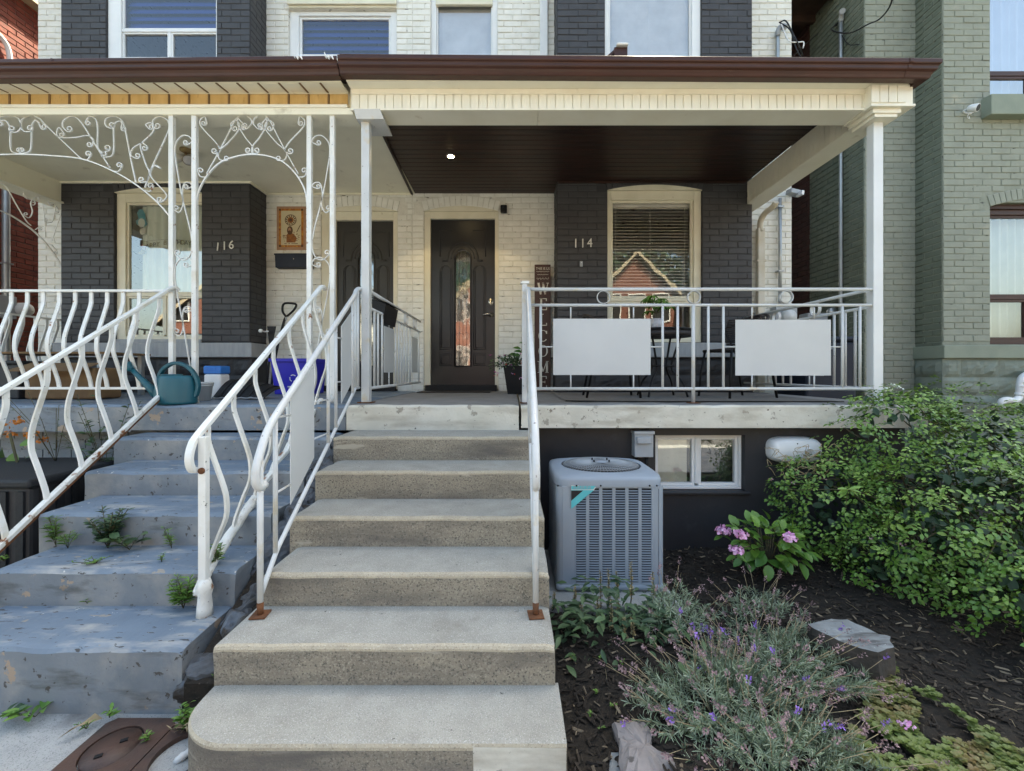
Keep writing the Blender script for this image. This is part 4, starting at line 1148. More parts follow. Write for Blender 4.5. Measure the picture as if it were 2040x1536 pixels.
# side railing at the far end of the porch
xr = X(1737, DR)
sr = thing('porch_railing', 'grey pipe side railing of the porch end running back to the house corner', 'railing', (xr, 4.3, SLAB))
grey_rail(sr, (xr, 3.36, EYE), (xr-.02, 5.38, EYE), (.622, .492, -.12), [.05, .10, .16, .44, .50, .56, .62, .92], [(.22, .40, -.03, .40), (.66, .88, -.03, .40)], [.27, .55, .8],
          [(.16, .2, .22, .2), (.40, .2, .44, .2), (.31, .40, .31, .49), (.31, -.12, .31, -.03)])
# railing between the two porches
xl = X(733, 3.34)
pl_ = thing('porch_railing', 'grey pipe railing dividing the two porches with narrow sheet panels', 'railing', (xl, 4.3, SLAB))
grey_rail(pl_, (xl, 3.38, EYE), (-1.13, 5.40, EYE), (.622, .492, -.12), [.06, .11, .17, .40, .46, .52, .58, .64, .72, .96], [(.20, .37, .0, .40), (.76, .92, .0, .40)], [.25, .62, .85],
          [(.17, .2, .20, .2), (.37, .2, .40, .2), (.28, .40, .28, .49), (.28, -.12, .28, .0)])
# tall porch posts of 114
p1 = thing('porch_post', 'slim pale grey square post dividing the two porches', 'post', (X(730, DP), DP, SLAB))
MB().box(X(722, DP), X(738, DP), DP-.03, DP+.03, SLAB+.005, EYE+1.875).build('shaft', M['grey_metal'], p1, bevel=.004)
MB().box(X(716, DP), X(744, DP), DP-.05, DP+.05, SLAB+.0005, SLAB+.008).build('foot_plate', M['rust'], p1)
p2 = thing('porch_post', 'white square post under the corner capital beside the rose bush', 'post', (X(1742, DP), DP, SLAB))
MB().box(X(1733, DP), X(1752, DP), DP-.035, DP+.035, SLAB+.0, EYE+1.875).build('shaft', M['white_trim'], p2, bevel=.004)

# stair handrails of 114
def stair_rail(label, xt, xb, with_panels):
    t = thing('stair_railing', label, 'railing', (xb, 1.75, EYE-.991))
    yb_, yt = 1.762, DR-.02
    X_ = lambda y: xb+(xt-xb)*(y-yb_)/(yt-yb_)
    zt_ = lambda y: .615 - .60*(yt-y)
    pb = .012
    top = [(X_(yt)+.0, yt+.10, EYE+.60), (X_(yt), yt+.03, EYE+.625), (X_(yt), yt-.04, EYE+.60)]
    top += [(X_(y), y, EYE+zt_(y)) for y in [yt-.1-(yt-.1-1.95)*i/8 for i in range(9)]]
    top += [(X_(1.86), 1.86, EYE+zt_(1.86)-.012), (X_(1.79), 1.80, EYE+zt_(1.79)-.045), (X_(1.76), 1.765, EYE+zt_(1.76)-.09), (X_(1.76), 1.762, EYE+zt_(1.76)-.14), (X_(1.78), 1.79, EYE+zt_(1.76)-.17), (X_(1.78), 1.83, EYE+zt_(1.76)-.165)]
    MB().tube(catmull(top, 4), .0165, 12).build('handrail', M['grey_metal'], t)
    # newel, second post
    pipe('newel', [(X_(1.80), 1.80, EYE-.989), (X_(1.80), 1.80, EYE+zt_(1.80)-.05)], .0125, M['grey_metal'], t)
    MB().tube([(X_(1.80), 1.80, EYE-.989), (X_(1.80), 1.80, EYE-.935)], .0130, 10).build('newel_rust', M['rust'], t)
    MB().obox((X_(1.80), 1.80, EYE-.9865), (.062, .066, .006), (0, 0, .1)).build('foot_plate', M['rust'], t, bevel=.001)
    zb0 = lambda y: -.86 + .55*(y-1.93)
    MB().tube(catmull([(X_(1.81), 1.81, EYE-.905), (X_(1.93), 1.93, EYE-.80), (X_(1.95), 1.96, EYE-.775)], 3) + [(X_(3.10), 3.10, EYE-.17), (X_(3.2), 3.2, EYE-.115), (X_(3.3), 3.3, EYE-.112)], .011, 8).build('bottom_rail', M['grey_metal'], t)
    posts = [1.935, 2.62, 2.76, 3.20, 3.27, 3.13]
    bz = lambda y: -.775 + (y-1.96)*(.605/1.14)
    for y in posts: pipe('baluster', [(X_(y), y, EYE+min(-.112, bz(y))), (X_(y), y, EYE+zt_(y)-.005)], .0105, M['grey_metal'], t, 8)
    if with_panels:
        for (ya, yb2, za, zb3, h) in ((2.09, 2.39, -.125, .04, .50), (2.87, 3.09, .30, .42, .50)):
            q = [Vector((X_(ya)+s*.002, ya, EYE+za)) for s in (1,)] ; V = []
            for s in (.002, -.002): V += [(X_(ya)+s, ya, EYE+za-h), (X_(yb2)+s, yb2, EYE+zb3-h), (X_(yb2)+s, yb2, EYE+zb3), (X_(ya)+s, ya, EYE+za)]
            MB().add(V, [(0,1,2,3), (7,6,5,4), (0,4,5,1), (1,5,6,2), (2,6,7,3), (3,7,4,0)]).build('sheet_panel', M['panel'], t)
        for (ya, yb2, z) in ((1.935, 2.09, -.20), (1.935, 2.09, -.53), (2.39, 2.62, -.16), (2.39, 2.62, -.36), (2.76, 2.87, .22), (2.76, 2.87, -.06), (3.09, 3.13, .30)):
            pipe('panel_bracket', [(X_(ya), ya, EYE+z), (X_(yb2), yb2, EYE+z)], .005, M['grey_metal'], t, 6)
    return t
stair_rail('grey pipe stair handrail with two slanted sheet panels beside the wavy white one', -1.145, -1.025, True)
stair_rail('grey pipe stair handrail on the garden edge of the concrete steps', X(1052, DR), .094, True)

# ================================================================== white wrought iron of 116
def belly(x, y, z0, z1, out, amt=.085):
    """a bellied baluster: plan point, foot, head, outward direction"""
    h = z1-z0; pr = [(0, 0), (.09, .15), (.25, .62), (.36, .96), (.46, 1.0), (.56, .86), (.74, .36), (.86, .04), (.92, 0), (1, 0)]
    return catmull([(x+out[0]*amt*o, y+out[1]*amt*o, z0+h*f) for f, o in pr], 3)
wr = thing('porch_railing', 'white iron porch railing of number 116 with bellied balusters above the peeling floor edge', 'railing', (-4, DR, SLAB))
xa, xb = -5.25, X(343, DR)
MB().box(xa, xb, DR-.014, DR+.014, Z(582, DR), Z(577, DR)).build('top_rail', M['white_metal'], wr, bevel=.003)
MB().box(xa, xb, DR-.012, DR+.012, Z(776, DR), Z(771, DR)).build('bottom_rail', M['white_metal'], wr, bevel=.003)
for i in range(-5, 9):
    x = X(23+31.8*i, DR)
    if xa < x < xb-.02: MB().bar(belly(x, DR, Z(772, DR), Z(580, DR), (0, -1), .085), .027, .010, (0, -1, 0)).build('baluster', M['white_metal'], wr)
# side railing of 116 at the alley end
ws = thing('porch_railing', 'white bellied iron railing at the alley end of porch 116', 'railing', (xa, 4.3, SLAB))
MB().box(-5.262, -5.238, 3.33, 5.3, Z(582, DR), Z(577, DR)).build('top_rail', M['white_metal'], ws)
MB().box(-5.262, -5.238, 3.33, 5.3, Z(776, DR), Z(771, DR)).build('bottom_rail', M['white_metal'], ws)
for i in range(16):
    y = 3.42+i*.12
    MB().bar(belly(-5.25, y, Z(772, DR), Z(580, DR), (-1, 0), .085), .027, .010, (1, 0, 0)).build('baluster', M['white_metal'], ws)

def white_stair(label, top, bot, drop, out, post_foot, npost, knob, crusty, nbal, post_x):
    """top and bot: head and foot of the handrail; drop: height of the rail over the lower bar"""
    t = thing('stair_railing', label, 'railing', (bot[0], bot[1], bot[2]-drop))
    top, bot = Vector(top), Vector(bot)
    lr = lambda s: top+(bot-top)*s
    pts = [top+Vector((0, .06, -.012)), top] + [lr(s/8) for s in range(1, 8)]
    u = (bot-top).normalized()
    pts += [lr(1), lr(1)+Vector((u.x*.05, u.y*.05, -.045)), lr(1)+Vector((u.x*.06, u.y*.065, -.10)), lr(1)+Vector((u.x*.035, u.y*.04, -.145)), lr(1)+Vector((0, .01, -.15))] if knob else [lr(1)]
    c = catmull(pts, 4)
    MB().bar(c, .022, .030, (u.cross(Vector((0, 0, 1))))).build('handrail', M['white_metal'], t, bevel=.004)
    def lo(s):
        if not crusty: return lr(s)+Vector((0, 0, -drop - .02*s))
        q = lr(s); tb = [(1.90, -1.02), (1.955, -.93), (2.05, -.855), (2.88, -.405), (3.36, -.165)]
        for (ya, za), (yb2, zb2) in zip(tb, tb[1:]):
            if q.y <= yb2 or yb2 == 3.36: return Vector((q.x, q.y, EYE+za+(zb2-za)*(q.y-ya)/(yb2-ya)))
    lp = [lo(i/24) for i in range(25)]
    MB().bar([p+Vector((random.uniform(-.004, .004), 0, random.uniform(-.004, .004)))*(2.2 if crusty else .3) for p in lp], .024, .030, u.cross(Vector((0, 0, 1)))).build('lower_rail', M['crusty_metal'], t, bevel=.004)
    if not crusty:
        MB().bar([p+Vector((0, 0, -.018)) for p in lp], .012, .031, u.cross(Vector((0, 0, 1)))).build('lower_rail_rust', M['rust'], t)
    else:
        mb = MB(); q = [lo(.62+.38*i/14) for i in range(15)]
        mb.tube([p+Vector((0, 0, -.005)) for p in q], [.014+.012*abs(mnoise.noise(p*30)) + .006 for p in q], 8); mb.build('paint_crust', M['crusty_metal'], t)
    for i in range(nbal):
        s = (i+.65)/nbal
        a, b = lr(s), lo(s)
        MB().bar(belly(a.x, a.y, b.z, a.z, out, .085), .010, .026, (0, 1, 0)).build('baluster', M['white_metal'], t)
    if npost:
        x, y = post_x
        MB().box(x-.017, x+.017, y-.015, y+.015, post_foot, bot.z-.004).build('newel', M['white_metal'], t, bevel=.004)
        mb = MB(); zz = [post_foot+.0, post_foot+.04, post_foot+.09, post_foot+.12, post_foot+.16]
        mb.tube([(x+.004, y, z) for z in zz], [.034, .031, .026, .034, .022], 10); mb.build('paint_crust', M['crusty_metal'], t)
        MB().lathe([(.001, -.004), (.014, -.003), (.014, .004), (.001, .005)], (x+.003, y-.02, bot.z-.15), 10, axis='Y').build('rust_spot', M['rust'], t)
    return t
white_stair('white bellied stair railing descending past the watering can over rusty base bar', (X(343, DR), DR, Z(573, DR)), (-2.40, 1.45, EYE-.50), .72, (-1, 0), 0, False, False, False, 9, None)
white_stair('white bellied stair railing with curled end between the two flights', (X(641, DR), DR, Z(571, DR)), (-1.375, 1.93, EYE-.275), .71, (1, 0), EYE-1.06, True, True, True, 7, (-1.345, 1.925))

# scrollwork
def spiral(p, t, side, r, turns=1.15, n=16):
    """a curl that leaves p along t"""
    c = p + Vector((-t.y, t.x))*side*r; out = []
    a0 = math.atan2(p.y-c.y, p.x-c.x)
    for i in range(1, n+1):
        f = i/n; a = a0+side*2*math.pi*turns*f; rr = r*(1-.68*f)
        out.append(c + Vector((math.cos(a), math.sin(a)))*rr + Vector((-t.y, t.x))*0)
    return out
def scrolls(t, lst, d, k=2.914, oy=0.0, w=.0055, dep=.011, ox=0.0, plane=None, name='scroll'):
    for item in lst:
        pts, s0, s1 = item[:3]
        p = [Vector(((x/k+ox), -(y/k+oy))) for x, y in pts]
        c = [Vector((v.x, v.y)) for v in catmull([(q.x, q.y, 0) for q in p], 6)]
        if s0:
            tt = (c[0]-c[1]).normalized(); c = list(reversed(spiral(c[0], tt, s0[0], s0[1]/k))) + c
        if s1:
            tt = (c[-1]-c[-2]).normalized(); c = c + spiral(c[-1], tt, s1[0], s1[1]/k)
        if plane: W3 = [plane(q.x, -q.y) for q in c]; nn = (1, 0, 0)
        else: W3 = [P(q.x, -q.y, d) for q in c]; nn = (0, 1, 0)
        MB().bar(W3, w, dep, nn).build(name, M['white_metal'], t)
IRON_D = 3.33
val = thing('iron_valance', 'arched white scrollwork valance between the alley corner and the double post', 'ironwork', P(170, 228, IRON_D))
MB().box(-5.2, X(343, IRON_D), IRON_D-.012, IRON_D+.012, Z(230, IRON_D), Z(225.5, IRON_D)).build('top_bar', M['white_metal'], val)
scrolls(val, [([(-60, 900), (0, 899), (130, 897), (300, 905), (480, 925), (640, 985), (780, 1065), (905, 1166), (985, 1254)], None, None)], IRON_D, w=.008, dep=.013, name='arch_bar')
L1 = [
 ([(60, 745), (62, 850), (72, 880), (105, 893)], None, (1, 20)),
 ([(8, 700), (40, 705), (62, 750), (62, 790)], (1, 18), None),
 ([(70, 768), (100, 768), (122, 740), (110, 690), (65, 677), (10, 680), (-20, 700)], (-1, 20), None),
 ([(185, 760), (182, 850), (172, 880), (135, 893)], None, (-1, 20)),
 ([(240, 745), (215, 700), (190, 720), (184, 770)], (1, 18), None),
 ([(175, 765), (145, 765), (123, 740), (130, 695), (180, 675), (230, 688), (275, 735), (470, 920)], (1, 20), None),
 ([(388, 762), (365, 735), (372, 700), (420, 678), (470, 708), (560, 850), (640, 975)], (1, 20), None),
 ([(372, 772), (345, 742), (332, 770), (350, 800), (450, 798), (505, 788), (540, 805), (540, 840)], (-1, 16), (-1, 18)),
 ([(500, 705), (520, 680), (555, 690), (568, 740), (568, 850), (590, 880), (625, 880)], (1, 16), (1, 20)),
 ([(640, 745), (615, 730), (615, 695), (655, 677), (700, 692), (726, 745), (760, 920), (790, 1060)], (1, 20), None),
 ([(705, 745), (710, 715), (690, 705), (662, 735), (662, 860), (650, 905), (610, 915)], (1, 16), (-1, 20)),
 ([(865, 748), (848, 725), (880, 715), (893, 760), (830, 825), (775, 860), (760, 900), (790, 920)], (1, 16), (1, 18)),
 ([(895, 735), (890, 700), (930, 678), (972, 700), (982, 750), (930, 870), (880, 980), (842, 1090)], (1, 20), None),
 ([(850, 845), (822, 830), (820, 870), (850, 960), (868, 1000), (855, 1050), (828, 1060)], (-1, 18), (-1, 18)),
 ([(470, 920), (505, 930), (527, 905)], None, (1, 18)), ([(660, 995), (690, 995), (708, 970)], None, (1, 18)), ([(845, 1105), (870, 1112), (888, 1090)], None, (1, 18)),
 ([(905, 965), (935, 980), (905, 960), (880, 985), (880, 1030), (960, 1120), (965, 1150), (940, 1172)], None, (-1, 18)),
]
scrolls(val, L1, IRON_D)
val2 = thing('iron_valance', 'arched white heart scroll valance between the two pairs of white posts', 'ironwork', P(500, 228, IRON_D))
MB().box(X(383, IRON_D), X(616, IRON_D), IRON_D-.012, IRON_D+.012, Z(229, IRON_D), Z(224.5, IRON_D)).build('top_bar', M['white_metal'], val2)
scrolls(val2, [([(1140, 1200), (1155, 1110), (1205, 1020), (1280, 945), (1380, 908), (1467, 898), (1560, 908), (1650, 945), (1725, 1020), (1772, 1110), (1785, 1200)], None, None)], IRON_D, w=.009, dep=.014, name='arch_bar')
half = [
 ([(1200, 712), (1190, 680), (1163, 700), (1172, 740), (1255, 830), (1278, 875), (1255, 892)], (-1, 16), (-1, 18)),
 ([(1440, 745), (1462, 715), (1450, 685), (1410, 670), (1370, 695), (1320, 790), (1262, 900), (1200, 1010)], (-1, 22), None),
 ([(1350, 752), (1342, 720), (1372, 700), (1392, 745), (1330, 825), (1272, 880), (1275, 925), (1310, 935)], (1, 16), (1, 16)),
 ([(1425, 735), (1395, 700), (1384, 690), (1385, 730), (1425, 800), (1465, 850), (1467, 890), (1440, 890)], (-1, 14), (-1, 17)),
 ([(1195, 1030), (1165, 1025), (1150, 1000)], None, (-1, 18)),
]
mir = lambda L: [([(2*1466-x, y) for x, y in p], (-a[0], a[1]) if a else None, (-b[0], b[1]) if b else None) for p, a, b in L]
scrolls(val2, half + mir(half), IRON_D)
def iron_column(label, xa, xb, lst, foot):
    t = thing('iron_column', label, 'ironwork', (X((xa+xb)/2, IRON_D), IRON_D, SLAB))
    for x in (xa, xb):
        MB().box(X(x-4.6, IRON_D), X(x+4.6, IRON_D), IRON_D-.016, IRON_D+.016, SLAB, Z(226, IRON_D)).build('post', M['white_metal'], t, bevel=.002)
        MB().tube([(X(x, IRON_D), IRON_D, SLAB+.0), (X(x, IRON_D), IRON_D, SLAB+.07)], [.03, .018], 8).build('crusted_foot', M['crusty_metal'], t)
    scrolls(t, lst, IRON_D, 1.0)
    return t
def col_pattern(x0, x1, flip=False):
    """heads, diagonals and hearts of the narrow scroll column, in photograph pixels"""
    w = x1-x0; f = (lambda u: x0+w*u) if not flip else (lambda u: x1-w*u); q = -1 if flip else 1
    L = []
    L.append(([(f(.72), 289), (f(.98), 282), (f(.80), 272), (f(.45), 271), (f(.12), 284), (f(.05), 305), (f(.18), 340), (f(.45), 395), (f(.85), 455), (f(.98), 490), (f(.80), 512), (f(.45), 518), (f(.10), 508)], (-1*q, 5.5), (-1*q, 6)))
    L.append(([(f(.72), 376), (f(.97), 371), (f(.80), 364), (f(.55), 366), (f(.44), 385), (f(.48), 408), (f(.30), 423), (f(.06), 420)], (-1*q, 5), (-1*q, 6)))
    L.append(([(f(.72), 532), (f(.98), 526), (f(.82), 515), (f(.45), 514), (f(.12), 526), (f(.04), 545), (f(.14), 580), (f(.5), 650), (f(.82), 720), (f(.97), 740)], (-1*q, 5.5), None))
    L.append(([(f(.72), 622), (f(.97), 617), (f(.80), 611), (f(.55), 614), (f(.44), 632), (f(.48), 655), (f(.30), 669), (f(.06), 665)], (-1*q, 5), (-1*q, 6)))
    return L
iron_column('pair of slim white posts joined by scrollwork behind the watering can', 343, 388.5, col_pattern(347, 384), 0)
iron_column('pair of slim white posts joined by scrollwork in front of the dark mailbox', 617, 663, col_pattern(621, 659, True), 0)
# bracket on the alley side
brk = thing('iron_valance', 'white scroll bracket under the cream beam at the alley end', 'ironwork', (-5.25, 4.6, EYE+1.9))
def side_plane(px, py):
    """plane x = -5.25 seen at a photograph pixel"""
    d = -5.25*F/(px-CX); return Vector((-5.25, d, EYE-(py-HY)*d/F))
L3 = [([(0, 8), (40, 40), (90, 130), (150, 230), (180, 260)], (-1, 14), None), ([(195, 115), (150, 100), (135, 70), (160, 52), (205, 70), (225, 110)], (-1, 16), None),
      ([(225, 90), (200, 100), (178, 130), (188, 180), (170, 215), (145, 205)], (1, 12), (-1, 12)), ([(290, 140), (280, 120), (310, 112), (350, 140), (355, 180), (320, 290), (300, 350)], (1, 12), None),
      ([(340, 175), (325, 150), (315, 190), (300, 240), (265, 240)], (-1, 10), (-1, 12)), ([(245, 130), (255, 200), (262, 330)], None, None), ([(205, 285), (225, 270)], None, (-1, 12)), ([(300, 372), (330, 410)], None, (-1, 12))]
scrolls(brk, L3, 0, 2.914, 360, plane=side_plane)
scrolls(brk, [([(-20, 165), (60, 200), (140, 250), (210, 305), (270, 370), (330, 450), (366, 525)], None, None)], 0, 2.914, 360, plane=side_plane, w=.009, dep=.02, name='arch_bar')
# ================================================================== things on the walls and porch
RX90 = (R(90), 0, 0)
def put_text(t, txt, px, py, d, hpx, m, name='lettering', rot=0.0, xs=1.0, ext=.0015, align='CENTER'):
    size = hpx*d/F*1.40
    me = text_mesh(txt, size, m, ext, align, xs)
    p = P(px, py+hpx/2, d)
    return mesh_object(name, me, t, p, (R(90), rot, 0))
def number_thing(digs, label, d):
    t = thing('house_number', label, 'house number', P(digs[0][1], digs[0][2], d))
    for ch, px, py, h, rot in digs: put_text(t, ch, px, py, d, h, M['paint_white'], 'digit', rot, .9, .004)
    return t
number_thing([('1', 433, 491, 17, .10), ('1', 447, 489, 17, .0), ('6', 460.5, 487, 17, .06)], 'white house number 116 on the dark brick pier', DB-.016)
number_thing([('1', 1147, 484, 18, 0), ('1', 1161, 484, 18, 0), ('4', 1175, 483, 18, 0)], 'white house number 114 on the dark brick beside the bay window', DB-.016)

def boxthing(name, label, cat, px0, px1, py0, py1, d, depth, m, part='body', bevel=.004):
    t = thing(name, label, cat, P((px0+px1)/2, py1, d))
    MB().box(X(px0, d), X(px1, d), d, d+depth, Z(py1, d), Z(py0, d)).build(part, m, t, bevel=bevel)
    return t
# doorbell
t = boxthing('doorbell', 'tiny white doorbell on the dark brick below number 114', 'doorbell', 1155.5, 1161, 520, 531, DB-.024, .02, M['grey_box'], bevel=.003)
MB().lathe([(.001, 0), (.006, 0), (.006, .004)], (X(1158, DB), DB-.026, Z(524, DB)), 10, axis='Y').build('button', M['white_plastic'], t)
# doorway camera
t = thing('security_camera', 'small black security camera on the white brick beside the front door', 'camera', P(1003, 415, DW))
MB().box(X(997, 5.36), X(1010, 5.36), 5.35, 5.41, Z(423, 5.36), Z(408, 5.36)).build('housing', M['black'], t, bevel=.012, seg=3)
MB().lathe([(.012, 0), (.013, -.006), (.009, -.008), (.001, -.006)], (X(1003, 5.36), 5.35, Z(413, 5.36)), 14, axis='Y').build('lens', M['navy'], t)
# green house camera
t = thing('security_camera', 'white round security camera on a bracket on the sage green brick', 'camera', P(1938, 218, N1))
c = P(1939, 215, N1-.10); ax = Vector((.35, -.75, -.35)).normalized()
mb = MB(); q = [c-ax*.05, c-ax*.045, c-ax*.02, c+ax*.03, c+ax*.045]
mb.tube(q, [.012, .030, .040, .043, .041], 18); mb.build('housing', M['white_plastic'], t)
MB().tube([c+ax*.045, c+ax*.0475], [.036, .034], 18).build('lens', M['black'], t)
MB().tube(catmull([c-ax*.045, c-ax*.07+Vector((0, .03, -.02)), P(1934, 226, N1-.03), P(1932, 222, N1)], 5), .008, 8).lathe([(.028, 0), (.028, -.012), (.01, -.014)], P(1934, 222, N1), 14, axis='Y').build('bracket', M['white_plastic'], t)
MB().tube(catmull([c+Vector((-.01, .03, -.03)), c+Vector((-.015, .05, -.075)), c+Vector((.02, .06, -.085)), c+Vector((.035, .08, -.05))], 6), .004, 6).build('cable', M['white_plastic'], t)

# wall mailbox of 116
t = thing('mailbox', 'long dark navy wall mailbox below the tile picture', 'mailbox', P(585, 537, DW))
MB().prism_x([(DW-.012, Z(508, DW)), (DW-.012, Z(537, DW)), (DW-.10, Z(536, DW)), (DW-.11, Z(512, DW))], X(557, DW), X(626, DW)).build('body', M['navy'], t, bevel=.003)
MB().prism_x([(DW-.012, Z(505, DW)), (DW-.012, Z(509, DW)), (DW-.118, Z(513, DW)), (DW-.118, Z(510, DW))], X(556, DW), X(627, DW)).build('lid', M['navy'], t, bevel=.001)
MB().lathe([(.008, 0), (.008, -.004), (.001, -.005)], (X(585, 5.32), 5.318, Z(516, 5.32)), 12, axis='Y').build('lock', M['chrome'], t)
# tile picture
t = thing('tile_picture', 'ceramic tile picture of a robed bearded figure framed by ochre tiles', 'tile picture', P(580, 497, DW))
d = DW-.014
MB().box(X(551, d), X(609.5, d), d, d+.02, Z(498, d), Z(411, d)).build('mortar_edge', M['tile_edge'], t, bevel=.003)
a0, a1, b0, b1 = X(556, d), X(604.5, d), Z(492.5, d), Z(416, d)
bw = .026
def flat(name, pts, y, m, parent=t): return MB().add([(x, y, z) for x, z in pts], [tuple(range(len(pts)))]).build(name, m, parent, recalc=False)
MB().box(a0+bw, a1-bw, d-.005, d-.0005, b0+bw, b1-bw).build('picture_tile', M['tile_cream'], t)
for (p, q, r, s_2) in [(a0, a0+bw-.001, b0, b1), (a1-bw+.001, a1, b0, b1), (a0+bw, a1-bw, b0, b0+bw-.001), (a0+bw, a1-bw, b1-bw+.001, b1)]:
    MB().box(p, q, d-.006, d-.0005, r, s_2).build('border_tile', M['terracotta'], t, bevel=.001)
for sx in (a0+.002, a1-.026):
    for sz in (b0+.002, b1-.026): MB().box(sx, sx+.024, d-.0075, d-.006, sz, sz+.024).build('corner_ornament', M['tile_brown'], t)
yp = d-.0055
ZQ = lambda x, y: (X(540+x/9.6, d), Z(400+y/9.6, d))
circ = lambda cx, cz, rx, rz, n=20, a=0, b=2*math.pi: [(cx+rx*math.cos(a+(b-a)*i/n), cz+rz*math.sin(a+(b-a)*i/n)) for i in range(n)]
U9 = d/F/9.6
def blob(name, x, y, rx, ry, layer, m, n=18, a=0, b=2*math.pi):
    c = ZQ(x, y); flat(name, circ(c[0], c[1], rx*U9, ry*U9, n, a, b), yp-layer*.0005, M[m])
def poly(name, pts, layer, m): flat(name, [ZQ(*p) for p in pts], yp-layer*.0005, M[m])
blob('painted_medallion', 380, 372, 112, 108, 1, 'tile_brown', 26)
blob('painted_medallion', 380, 372, 98, 95, 2, 'tile_cream', 26)
for k in range(12):
    a = k*math.pi/6+.2; blob('painted_petal', 380+80*math.cos(a), 372+77*math.sin(a), 15, 15, 3, 'tile_brown', 8)
blob('painted_medallion', 380, 372, 60, 58, 4, 'tile_rust', 20)
blob('painted_medallion', 380, 372, 30, 29, 5, 'tile_brown', 14)
poly('painted_robe', [(300, 800), (465, 800), (500, 720), (440, 640), (400, 620), (330, 620), (300, 660)], 1, 'tile_rust')
poly('painted_sleeve', [(240, 770), (300, 795), (300, 660), (262, 650), (238, 710)], 2, 'tile_cream')
for k in range(16):
    x, y = random.uniform(235, 295), random.uniform(650, 780); a = random.uniform(0, 3)
    c = ZQ(x, y); flat('painted_leaf', circ(c[0], c[1], 12*U9, 5*U9, 6, a, a+6.28), yp-.0015, M['tile_brown' if k % 2 else 'tile_rust'])
for k in range(22):
    x, y = random.uniform(440, 545), random.uniform(600, 790); a = random.uniform(0, 3)
    c = ZQ(x, y); flat('painted_leaf', circ(c[0], c[1], 15*U9, 5*U9, 6, a, a+6.28), yp-.002, M['tile_brown' if k % 2 else 'tile_rust'])
blob('painted_hair', 366, 570, 56, 82, 3, 'tile_brown')
blob('painted_face', 360, 562, 27, 46, 4, 'tile_edge')
blob('painted_beard', 360, 596, 25, 28, 5, 'tile_brown', 14)
for sx in (-10, 10): blob('painted_eye', 360+sx, 555, 4, 3, 5, 'tile_brown', 6)
poly('painted_staff', [(488, 600), (502, 604), (574, 466), (562, 460)], 3, 'tile_brown')
for k, x in enumerate((262, 276, 300, 340, 356, 398, 416, 434, 452, 470, 488, 504)):
    poly('painted_script', [(x, 812), (x+11, 812), (x+9, 830), (x-1, 830)], 2, 'tile_brown')

# black box on the railing between the porches
t = thing('mailbox', 'black lidded mailbox hooked on the railing between the two porches', 'mailbox', (X(778, 3.9), 3.9, EYE+.4))
xa, xb, ya, yb_ = -1.185, -1.095, 3.72, 4.12
zc0, zc1 = EYE+.42, EYE+.60
MB().add([(xa, ya, zc0), (xb, ya, zc0), (xb, yb_, zc0+.0), (xa, yb_, zc0), (xa, ya, zc1+.02), (xb+.03, ya, zc1-.02), (xb+.03, yb_, zc1-.02), (xa, yb_, zc1+.02)], [(0,3,2,1), (4,5,6,7), (0,1,5,4), (1,2,6,5), (2,3,7,6), (3,0,4,7)]).build('body', M['black'], t, bevel=.003)
MB().add([(xa-.005, ya-.01, zc1+.03), (xb+.05, ya-.01, zc1-.02), (xb+.05, yb_+.01, zc1-.02), (xa-.005, yb_+.01, zc1+.03), (xa-.005, ya-.01, zc1+.036), (xb+.05, ya-.01, zc1-.014), (xb+.05, yb_+.01, zc1-.014), (xa-.005, yb_+.01, zc1+.036)], [(0,3,2,1), (4,5,6,7), (0,1,5,4), (1,2,6,5), (2,3,7,6), (3,0,4,7)]).build('lid', M['black'], t)

